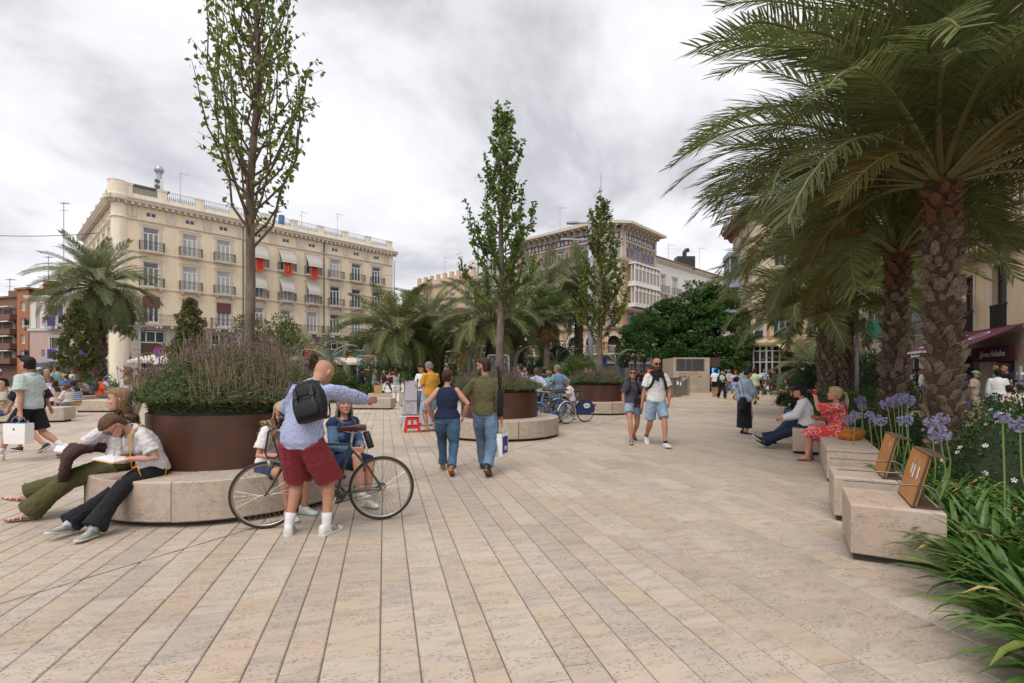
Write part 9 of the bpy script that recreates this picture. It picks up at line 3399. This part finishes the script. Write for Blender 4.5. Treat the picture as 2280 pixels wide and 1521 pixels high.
pts = [c5 + R5 * .08 - F5 * .16,c9 - R_ * .02 - F_ * .10 + U_ * .01,c9 - R_ * .10 + U_ * .055,c9 - R_ * .08 + F_ * .115,c5 - R5 * .02 + F5 * .18,c2_ - R2 * .06 + F2 * .22,Vector((-.20,.24,.58)),Vector((-.225,.20,.42)),Vector((-.26,.10,.36)),Vector((-.26,.02,.44)),Vector((-.22,-.03,.60))]
st_.tube(pts,[(.013,.003)] * len(pts),6)
yb = empty('yellow_strap',toworld('sketcher',(0,0,0)))
yb.rotation_euler = (0,0,A['ro'].rotation_euler.z)
tag(yb,'yellow fabric bag strap looped over the sketching woman','strap')
st_.build('webbing',M('strap_yellow',(.60,.30,.015),.8,var=.1),yb,True)
kn = empty('knit_jacket',toworld('companion',(0,0,0)))
kn.rotation_euler = (0,0,ANCH['companion']['ro'].rotation_euler.z)
tag(kn,'dark brown knit jacket draped over olive trousers','jacket')
k_ = MB()
rr_ = random.Random(8)
for q in range(7):
 x0 = -.26 + q * .035
 k_.tube([(x0 + .06,.16 + .03 * q,.70),(x0 - .02,.24 + .025 * q,.72),(x0 - .08,.30 + .02 * q,.64),(x0 - .10,.34 + .015 * q,.50),(x0 - .10 + rr_.uniform(-.03,.03),.36,.40)],[.05,.055,.05,.045,.03],8)
k_.tube([(-.05,.10,.69),(-.12,.26,.73),(-.16,.40,.66)],.06,8)
o = k_.build('knit',BROWNC,kn)
remesh(o,.010,.03,2)
ph = MB().box((0,0,0),(.075,.15,.009))
tag(ph.build('phone',M_WHITEP,None,loc=toworld('companion',(-.03,.52,.70)),rot=(.3,.2,.6)),'pale phone in the hand of the woman in olive trousers','phone')
hb5 = toworld('red_lady',ANCH[('red_lady','hand',0)])
bo = empty('drink_bottle',hb5 + Vector((-.07,.04,-.005)),radians(fB))
hh = ANCH['red_lady']['head']
mouth = toworld('red_lady',hh[0] + hh[1] @ Vector((0,.11,-.07)) * hh[2])
dd_ = (mouth - hb5)
bo.location = hb5 - dd_ * .25
bo.rotation_euler = dd_.to_track_quat('Z','Y').to_euler()
tag(bo,'dark cola bottle with red label at the red dress woman mouth','bottle')
Lb = dd_.length * 1.12
MB().lathe([(.0,-.06),(.030,-.055),(.034,0),(.034,Lb * .45),(.026,Lb * .62),(.012,Lb * .85),(.012,Lb)],n=14).build('glass',M('cola',(.022,.012,.01),.1),bo,True)
MB().lathe([(.0348,Lb * .08),(.0350,Lb * .36)],n=14,cap=False).build('label_band',REDC,bo,True)
hy = toworld('yellow_man',ANCH[('yellow_man','hand',0)])
tag(MB().box((0,0,0),(.09,.17,.01)).build('phone',M_GREYPLA,None,loc=hy + Vector((-.05,-.02,.04)),rot=(.5,.3,.8)),'phone in the mustard tee man hand','phone')
hm1 = toworld('m1',ANCH[('m1','hand',0)])
tag(MB().box((0,0,0),(.08,.01,.16)).build('phone',M_BLKPLA,None,loc=hm1,rot=(0,0,.3)),'raised phone of the man in black shirt','phone')
A = ANCH['m4']
sf = MB()
hL = toworld('m4',ANCH[('m4','hand',0)])
sf.tube([hL + Vector((0,0,.05)),hL + Vector((.03,0,-.25)),hL + Vector((-.04,0,-.55)),hL + Vector((.02,0,-.8))],[.06,.09,.08,.03],10,flat=.5)
so = sf.build('scarf_cloth',fab('plum_cloth',(.10,.02,.05)))
tag(so,'plum scarf held up by the woman in white trousers','scarf')
remesh(so,.015,.03,1)
bg_ = empty('shoulder_bag',toworld('c3',(.24,.06,.66)))
tag(bg_,'black shoulder bag of the woman in pale blue shirt','bag')
softbox(.30,.12,.30).build('bag_body',MATS['cloth_black_nylon'],bg_,True)
MB().tube([(-.1,0,.28),(-.06,0,.52),(.06,0,.52),(.1,0,.28)],.01,6).build('bag_handle',M('tan_handle',(.45,.33,.2),.6),bg_,True)
bg_ = empty('shoulder_bag',toworld('skirt_lady',(.16,-.16,.62)))
tag(bg_,'black slouchy bag at the hip of the skirt woman','bag')
softbox(.12,.26,.30).build('bag_body',BLACKC,bg_,True)
MB().tube([(0,-.06,.28),(-.04,-.06,.60),(-.10,.06,.80),(-.06,.20,.66),(0,.12,.3)],.007,6).build('bag_strap',M_BLKPLA,bg_,True)
# ================================================================== portrait stand
x,y = G(918,962)
sl_ = empty('plastic_stool',(x,y,0),.25)
tag(sl_,'red plastic step stool with drawing things on top','stool')
RP = M('red_plastic',(.62,.015,.02),.4)
bevel(MB().box((0,0,.385),(.30,.24,.03)).build('seat',RP,sl_),.01)
for sx in (-1,1):
 for sy in (-1,1):
  MB().rings([[(sx * (.125 + q) + a,sy * (.10 + q * .8) + b,z) for a,b in ((-.03,-.03),(.03,-.03),(.03,.03),(-.03,.03))] for q,z in ((.055,0),(.0,.37))]).build('leg',RP,sl_)
for sy in (-1,1):
 pn_ = MB()
 for z0,z1 in ((.10,.17),(.31,.37)):
  pn_.bx(-.15,.15,sy * .125 - .006,sy * .125 + .006,z0,z1)
 pn_.bx(-.02,.02,sy * .124 - .005,sy * .124 + .005,.17,.31)
 pn_.build('apron',RP,sl_)
for sx in (-1,1):
 MB().bx(sx * .155 - .006,sx * .155 + .006,-.12,.12,.10,.17).bx(sx * .14 - .006,sx * .14 + .006,-.11,.11,.31,.37).build('apron',RP,sl_)
dp = empty('drawing_pad',(x - .04,y,.402),.1)
tag(dp,'drawing pad with pencils on the red stool','drawing pad')
MB().box((0,0,.012),(.44,.30,.022)).build('pad',M_WHITEP,dp)
MB().box((.0,.0,.030),(.42,.28,.012)).build('board',M_BLKPLA,dp)
for k in range(5):
 MB().tube([(-.1 + k * .03,-.08 + .02 * k,.045),(.06 + k * .03,-.02 - .01 * k,.045)],.006,6).build('pencil',(M_ORREF,RP,M_ORANGE,M_BLKPLA,M_GOLD)[k],dp)
x,y = G(926,950)
es = empty('easel',(x,y,0),.18)
tag(es,'tall easel board with sketched portraits beside the artist','easel')
PAPER = M('grey_paper',(.52,.51,.56),.8,var=.06)
for sg,nm in ((-1,'display_board'),(1,'display_board')):
 b_ = MB()
 xs = (-.42,.02) if sg < 0 else (.06,.42)
 b_.rings([[(lerp(xs[0],xs[0] + .12,z / 1.28),yy - z * .10,z),(lerp(xs[1],xs[1] + .02,z / 1.28),yy - z * .10,z)] + [(lerp(xs[1],xs[1] + .02,z / 1.28),yy + .01 - z * .10,z),(lerp(xs[0],xs[0] + .12,z / 1.28),yy + .01 - z * .10,z)] for yy,z in ((0,.10),(0,1.28))])
 bd = b_.build(nm,PAPER,es)
 if sg < 0:
  hd = MB()
  hd.rings([[(-.20 + cos(a) * .12,-.052 - .0025 - sin(a) * .016,.52 + sin(a) * .17) for a in [2 * pi * q / 18 for q in range(18)]],[(-.20 + cos(a) * .10,-.0535 - .0025 - sin(a) * .014,.52 + sin(a) * .145) for a in [2 * pi * q / 18 for q in range(18)]]],False)
  for ex in (-.035,.035):
   hd.ell((-.20 + ex,-.058,.55),(.016,.002,.008),8,4)
  hd.tube([(-.20,-.060,.545),(-.205,-.058,.505),(-.19,-.057,.50)],.0025,5)
  hd.tube([(-.225,-.053,.462),(-.20,-.054,.455),(-.175,-.053,.462)],.004,5)
  hd.build('portrait_drawing',M('pencil_grey',(.33,.32,.36),.8),bd)
fr_ = MB()
for a,b in (((.04,-.13,1.34),(.04,.02,0)),((-.40,.02,0),(-.28,-.13,1.32)),((.42,.02,0),(.38,-.13,1.32)),((.04,.45,0),(.04,-.10,1.3)),((-.30,-.07,.72),(.40,-.07,.72))):
 fr_.tube([a,b],.011,6)
fr_.build('easel_frame',M_BLKPLA,es)
for px_ in (-.22,.06,.3):
 MB().box((px_,-.14,1.29),(.03,.03,.07)).build('clip',M_BLKPLA,es)
x,y = G(947,948)
tr_ = empty('shopping_trolley',(x + .05,y + .05,0),.2)
tag(tr_,'blue wheeled shopping bag behind the easel','trolley bag')
softbox(.36,.30,.62).build('bag_body',fab('royal_blue',(.01,.05,.26),rough=.6),tr_,True,loc=(0,0,.14))
for sg in (-1,1):
 MB().tube([(sg * .17,.10,.10),(sg * .21,.10,.10)],.09,14).build('wheel',M_TYRE,tr_)
MB().tube([(-.14,.14,.1),(-.14,.16,.95),(.14,.16,.95),(.14,.14,.1)],.01,6).build('handle_frame',M_BLKPLA,tr_)
# ================================================================== street furniture
M_LAMP = M('lamp_olive_grey',(.17,.175,.155),.5,metal=.3,var=.1)
M_MAST = M('mast_grey',(.36,.37,.42),.45,metal=.3)
def arch_lamp(px,D,label,arms=((-1,0),(.85,.15),(.5,.6),(-.4,-.6),(.2,-.9)),h=2.35,seed=0):
 x,y = XY(px,D)
 ro = empty('arched_lamp',(x,y,0),.3 * seed)
 tag(ro,label,'street lamp','arched cluster lamps')
 for k,(a,b) in enumerate(arms):
  d = Vector((a,b,0))
  l_ = d.length
  d.normalize()
  o_ = d * .07
  hh = h + (.35 if k % 2 else 0) + .12 * k
  p = MB()
  pts = [Vector((o_.x,o_.y,0)),Vector((o_.x,o_.y,hh * .78))]
  R_ = 1.35 * l_
  for q in range(1,9):
   t = q / 8
   a_ = pi * .58 * t
   pts.append(o_ + Vector((0,0,hh * .78)) + d * (R_ * (1 - cos(a_)) * .8) + Vector((0,0,R_ * sin(a_) * .72)))
  p.tube(pts,[.055,.05] + [.048 - .002 * q for q in range(8)],8)
  tu = p.build('lamp_arm',M_LAMP,ro,True)
  e_ = pts[-1]
  MB().ell(e_ - Vector((0,0,.03)),(.12,.07,.04),10,6).build('lamp_head',M_LAMP,tu,True)
 return ro
for k,(px,D,lab) in enumerate(((735,25.5,'arched lamp left of the bald man head'),(862,33,'arched lamp before the full date palm'),(1045,29,'arched lamp left of the middle planter tree'),(1148,29,'arched lamp right of the middle planter tree'),(1238,32,'arched lamp beside the fan palms'),(1372,34,'arched lamp before the ceramic shop front'))):
 arch_lamp(px,D,lab,seed=k,h=1.9 + .012 * D)
def mast(px,D,h,r,label,heads,mat_=M_MAST):
 x,y = XY(px,D)
 ro = empty('lamp_mast',(x,y,0))
 tag(ro,label,'lamp mast','tall lamp masts')
 MB().cyl((0,0,0),r,h,14,r * .85).build('pole',mat_,ro,True)
 for dx,z in heads:
  m_ = MB()
  m_.bx(min(0,dx),max(0,dx),-.04,.04,z - .04,z + .04)
  m_.rings([[(dx + (q * (1 if dx > 0 else -1)),yy * w,z + zz) for yy,zz in ((-1,-.05),(1,-.05),(1,.04),(-1,.04))] for q,w in ((-.1,.1),(.25,.17),(.6,.12))])
  m_.build('lamp_head',mat_,ro)
mast(1315,27,10.0,.155,'tall pale grey lamp mast by the far planter',((-1.0,8.7),(.5,9.9),(-.7,9.6)))
mast(876,62,15.3,.22,'thick grey lamp mast right of the cream block',((-1.6,13.6),(-1.6,10.9),(1.7,9.2)))
mast(309,32,4.6,.07,'slim lamp pole before the black restaurant front',((.5,4.5),(-.5,4.5)))
mast(150,33,5.0,.08,'slim lamp pole left of the cone shaped tree',((.4,4.9),))
mast(1908,17.5,4.2,.06,'slim grey pole between the palm trunks',())
# perforated screens
def screen(px,D,w,h,label):
 x,y = XY(px,D)
 ro = empty('lattice_screen',(x,y,0),.0)
 tag(ro,label,'screen','cut metal lattice screens')
 m_ = MB()
 for a,b,c,d in ((-w / 2,-w / 2 + .05,0,h),(w / 2 - .05,w / 2,0,h),(-w / 2,w / 2,h - .05,h),(-w / 2,w / 2,0,.06)):
  m_.bx(a,b,-.02,.02,c,d)
 m_.build('screen_frame',M_MAST,ro)
 r = random.Random(int(px))
 cut = MB()
 nx,nz = int(w / .10),int(h / .10)
 for i in range(nx):
  for j in range(nz):
   cx_,cz_ = -w / 2 + w * (i + .5) / nx,.05 + (h - .1) * (j + .5) / nz
   a = r.uniform(0,pi)
   dx,dz = cos(a) * .075,sin(a) * .075
   cut.tube([(cx_ - dx,0,cz_ - dz),(cx_ + r.uniform(-.03,.03),0,cz_ + r.uniform(-.03,.03)),(cx_ + dx,0,cz_ + dz)],[(.016,.010)] * 3,4)
 struct(cut.build('lattice',M_MAST,ro),'stuff')
screen(816,30,1.15,2.55,'lattice metal screen behind the man in black shirt')
screen(1110,27.5,1.2,2.5,'lattice metal screen behind the middle planter tree')
# no-parking sign
x,y = XY(354,30)
sg_ = empty('no_parking_sign',(x,y,0))
tag(sg_,'round blue and red no parking sign with white plate below','traffic sign')
MB().cyl((0,0,0),.035,3.0,10).build('post',M_ZINC,sg_)
def disc(r_,yy,t=.006,z=2.75,n=28):
 return MB().rings([[(cos(2 * pi * k / n) * r_,q,z + sin(2 * pi * k / n) * r_) for k in range(n)] for q in (yy,yy - t)])
disc(.31,-.04,.01).build('red_disc',M('sign_red',(.60,.02,.02),.4),sg_)
disc(.24,-.052,.004).build('blue_disc',M('sign_blue',(.01,.06,.45),.4),sg_)
MB().rings([[(-.19 + a,q,2.94 + b) for a,b in ((0,0),(.05,.04),(.40,-.34),(.35,-.38))] for q in (-.058,-.060)]).build('red_bar',M('sign_red'),sg_)
MB().bx(-.36,.36,-.05,-.04,2.0,2.38).build('sub_plate',M_SIGNW,sg_)
# parasols of the terraces
def parasol(px,D,label,w=2.0,z=2.5,c1=M_CANVAS,c2=None):
 x,y = XY(px,D)
 ro = empty('parasol',(x,y,0))
 tag(ro,label,'parasol','terrace parasols')
 MB().cyl((0,0,0),.03,z + .6,8).build('pole',M_ZINC,ro)
 MB().cyl((0,0,0),.28,.08,16).build('base',M_GREYIRON,ro)
 m_ = MB()
 n = 8
 ring0 = [(cos(2 * pi * (k + .5) / n) * w * (1.0 if k % 2 else 1.0),sin(2 * pi * (k + .5) / n) * w,z) for k in range(n)]
 m_.rings([[(a,b,c - .2) for a,b,c in ring0],ring0],False)
 m_.rings([ring0,[(a * .45,b * .45,z + .42) for a,b,c in ring0],[(a * .02,b * .02,z + .62) for a,b,c in ring0]],False)
 m_.build('canopy',c1,ro)
 if c2 is not None:
  MB().rings([[(a * .36,b * .36,z + .46) for a,b,c in ring0],[(a * .02,b * .02,z + .68) for a,b,c in ring0]],False).build('top_vent',c2,ro)
M_ORC = M('orange_canvas',(.55,.09,.03),.8)
parasol(352,44,'white restaurant parasol behind the no parking sign',2.3,2.55)
parasol(420,46,'second white parasol right of the sign',2.3,2.5)
parasol(778,50,'white parasol with orange top left of the lattice screen',2.0,2.5,M_CANVAS,M_ORC)
parasol(905,52,'white parasol with orange top behind the young women',2.2,2.4,M_CANVAS,M_ORC)
parasol(1640,52,'grey parasol beside the side street tree',2.0,2.6)
# traffic light
x,y = XY(1389,50)
tl = empty('traffic_light',(x,y,0))
tag(tl,'traffic lights showing red before the ceramic shop front','traffic light')
MB().cyl((0,0,0),.06,2.5,8).build('post',M_GREYIRON,tl)
for dx in (-.28,.05,.33):
 MB().bx(dx - .12,dx + .12,-.12,.1,2.0,2.9).build('housing',M_BLKPLA,tl)
 if dx < .3:
  MB().rings([[(dx + cos(2 * pi * k / 12) * .085,q,2.70 + sin(2 * pi * k / 12) * .085) for k in range(12)] for q in (-.125,-.135)]).build('red_lamp',M('lit_red',(.9,.05,.03),.4,emit=2.2),tl)
# orange barrier
x,y = XY(1378,33)
br = empty('barrier',(x,y,0),.2)
tag(br,'orange crowd barrier behind the far planter','barrier')
MB().tube([(-.9,0,.1),(-.9,0,1.0),(-.82,0,1.08),(.82,0,1.08),(.9,0,1.0),(.9,0,.1)],.025,8).build('frame',M_ORREF,br,True)
for k in range(7):
 MB().tube([(-.75 + k * .25,0,.25),(-.75 + k * .25,0,1.06)],.01,6).build('bar',M_ORREF,br)
# timber strut by the ceramic block
x,y = XY(1332,44)
tb = empty('timber_post',(x,y,0))
tag(tb,'tall yellow wooden post left of the shop front','post')
MB().box((0,0,2.5),(.26,.26,5.0)).build('post',M('yellow_wood',(.55,.28,.06),.7,var=.12),tb)
# stone kiosk with louvres
xk,yk = 12.45,38.6
ki = empty('stone_kiosk',(xk,yk,0),.02)
tag(ki,'travertine kiosk with grey louvres and graffiti','kiosk')
M_KST = travertine('kiosk_stone','obj',.92,(0,1),.8,1.0,.2)
W_,H_ = 2.85,2.68
for j in range(6):                                            # courses of stone panels,louvre opening left free
 z0,z1 = j * .27,(j + 1) * .27
 for i in range(3):
  MB().bx(i * W_ / 3 + .004,(i + 1) * W_ / 3 - .004,0,.12,z0 + .003,z1 - .003).build('stone_panel',M_KST,ki)
for x0,x1,z0,z1 in ((0,.22,1.62,2.55),(2.42,W_,1.62,2.55),(0,W_,2.55,H_)):
 MB().bx(x0,x1,0,.12,z0 + .003,z1).build('stone_panel',M_KST,ki)
MB().bx(.02,W_ - .02,.125,2.6,0,H_ - .04).build('inner_wall',M_KST,ki)
LV = M('louvre_grey',(.16,.165,.175),.5,metal=.3)
for z in np.arange(1.68,2.52,.075):
 MB().rings([[(x_,y_,z + zz) for y_,zz in ((.02,0),(.10,.05),(.10,.058),(.02,.008))] for x_ in (.24,2.40)]).build('louvre',LV,ki)
for x_ in (.22,.92,1.42,2.36):
 MB().bx(x_,x_ + .09,.0,.11,1.62,2.55).build('louvre_post',LV,ki)
MB().bx(W_ + .01,W_ + .9,.3,2.6,1.95,H_).build('side_canopy',M('dark_maroon_panel',(.08,.05,.055),.5),ki)
MB().bx(W_ + .05,W_ + .06,.4,2.5,.05,1.95).build('side_glass',M('pale_glass',(.30,.34,.34),.1),ki)
gp = Matrix.Rotation(pi / 2,4,'X')
text('KORAL',.17,M('spray_purple',(.22,.10,.32),.7),ki,Matrix.Translation((.72,-.006,1.40)) @ gp,'graffiti',.2)
text('SKYM8',.21,M('spray_black',(.03,.03,.035),.7),ki,Matrix.Translation((.74,-.006,1.13)) @ gp,'graffiti',.1)
text('TEXACO',.24,M('spray_orange',(.62,.20,.06),.7),ki,Matrix.Translation((1.72,-.006,1.36)) @ gp,'graffiti',.3)
text('gus',.16,M('spray_black'),ki,Matrix.Translation((2.1,-.006,1.18)) @ gp,'graffiti',.2)
M_INOX = M('brushed_steel',(.30,.285,.26),.38,metal=.85,var=.25,vscale=3,stretch=(8,8,.3))
for k,(px,D,lab) in enumerate(((1491,30.5,'steel access post partly behind the scarf man'),(1509,31.5,'steel access post with two paper notices'))):
 x,y = XY(px,D)
 e_ = empty('access_post',(x,y,0))
 tag(e_,lab,'bollard','steel posts by the kiosk')
 MB().bx(-.20,.20,-.15,.15,0,1.16).build('casing',M_INOX,e_)
 MB().bx(-.21,.21,-.16,.16,1.16,1.19).build('top_plate',M_BLKPLA,e_)
 MB().bx(-.12,.0,-.155,-.151,.75,.97).build('notice',M_SIGNW,e_)
 if k:
  MB().bx(.08,.17,-.155,-.151,.70,.92).build('notice',M_SIGNW,e_)
x,y = XY(1524,33)
e_ = empty('ramp_panel',(x,y,0))
tag(e_,'sloping steel panel beside the access posts','railing')
MB().rings([[(xx,q,zz) for xx,zz in ((-.25,0),(.22,0),(.22,1.15),(-.25,.85))] for q in (0,.04)]).build('panel',M_INOX,e_)
MB().tube([(.30,0,0),(.30,0,1.3)],.04,8).build('post',M_INOX,e_)
# stroller
x,y = G(1702,879)
sr = empty('stroller',(x,y,0),.1)
tag(sr,'black stroller pushed by the man in sky blue tee','stroller')
for dx in (-.26,.26):
 for dy,r_ in ((-.35,.09),(.30,.12)):
  MB().tube([(dx - .02,dy,r_),(dx + .02,dy,r_)],r_,14).build('wheel',M_TYRE,sr)
 MB().tube([(dx,-.35,.09),(dx,.0,.45),(dx,.45,1.0)],.018,6).build('side_frame',M_GREYIRON,sr)
 MB().tube([(dx,.30,.12),(dx,-.05,.5)],.016,6).build('side_frame',M_GREYIRON,sr)
MB().rings([[(xx,y_,z_) for xx,y_,z_ in ((-.22,a,b),(.22,a,b),(.22,a + .05,b + .02),(-.22,a + .05,b + .02))] for a,b in ((-.38,.30),(-.20,.42),(.05,.42),(.22,.90))]).build('seat',M_BLKPLA,sr)
MB().rings([[(cos(a) * .25,.05 + r_ * cos(b_),.78 + r_ * sin(b_) * 1.0) for a in (pi,pi * .75,pi * .5,pi * .25,0)] for b_,r_ in ((.4,.30),(1.0,.30),(1.7,.28),(2.3,.26))],False,False).build('hood',M_BLKPLA,sr)
person('baby',x,y - .12,180,.85,'small child in pink sitting in the stroller',SIT(.95,.5,lean=(-.2,.0),feet=((-.12,.5,.70),(.12,.5,.70)),headscale=1.5),'f',1.15,'pale',(fab('baby_pink',(.58,.32,.42)),'long',0,.02),('pants',WHITE,.02),None,('short','brown'),2)
# clothes and postcards outside shops
x,y = XY(2272,14.6)
rk = empty('sunglasses_rack',(x,y,0))
tag(rk,'revolving rack of small goods at the right edge','display rack')
MB().cyl((0,0,0),.05,1.7,8).build('post',M_ZINC,rk)
for j in range(5):
 for i in range(6):
  a = 2 * pi * i / 6
  MB().box((cos(a) * .18,sin(a) * .18,.6 + j * .22),(.10,.03,.07),a + pi / 2).build('card',(M_BLKPLA,M_PURPLE,M_WHITEP)[(i + j) % 3],rk)
mx = fD.L @ Matrix.Translation((5,-.28,2.95)) @ Matrix.Rotation(pi / 2,4,'X')
MB().bx(1,9.5,-.25,-.15,2.75,3.7).build('blue_sign_board',M('bank_blue',(.01,.06,.25),.5),fD.root,mx=fD.L)
text('Daga Rosa',.62,M_SIGNW,fD.root,mx,'lettering')
MB().bx(4.6,5.6,-.3,-.2,.4,2.2).build('lit_screen',M('screen_blue',(.03,.30,.75),.4,emit=1.2),fD.root,mx=fD.L)
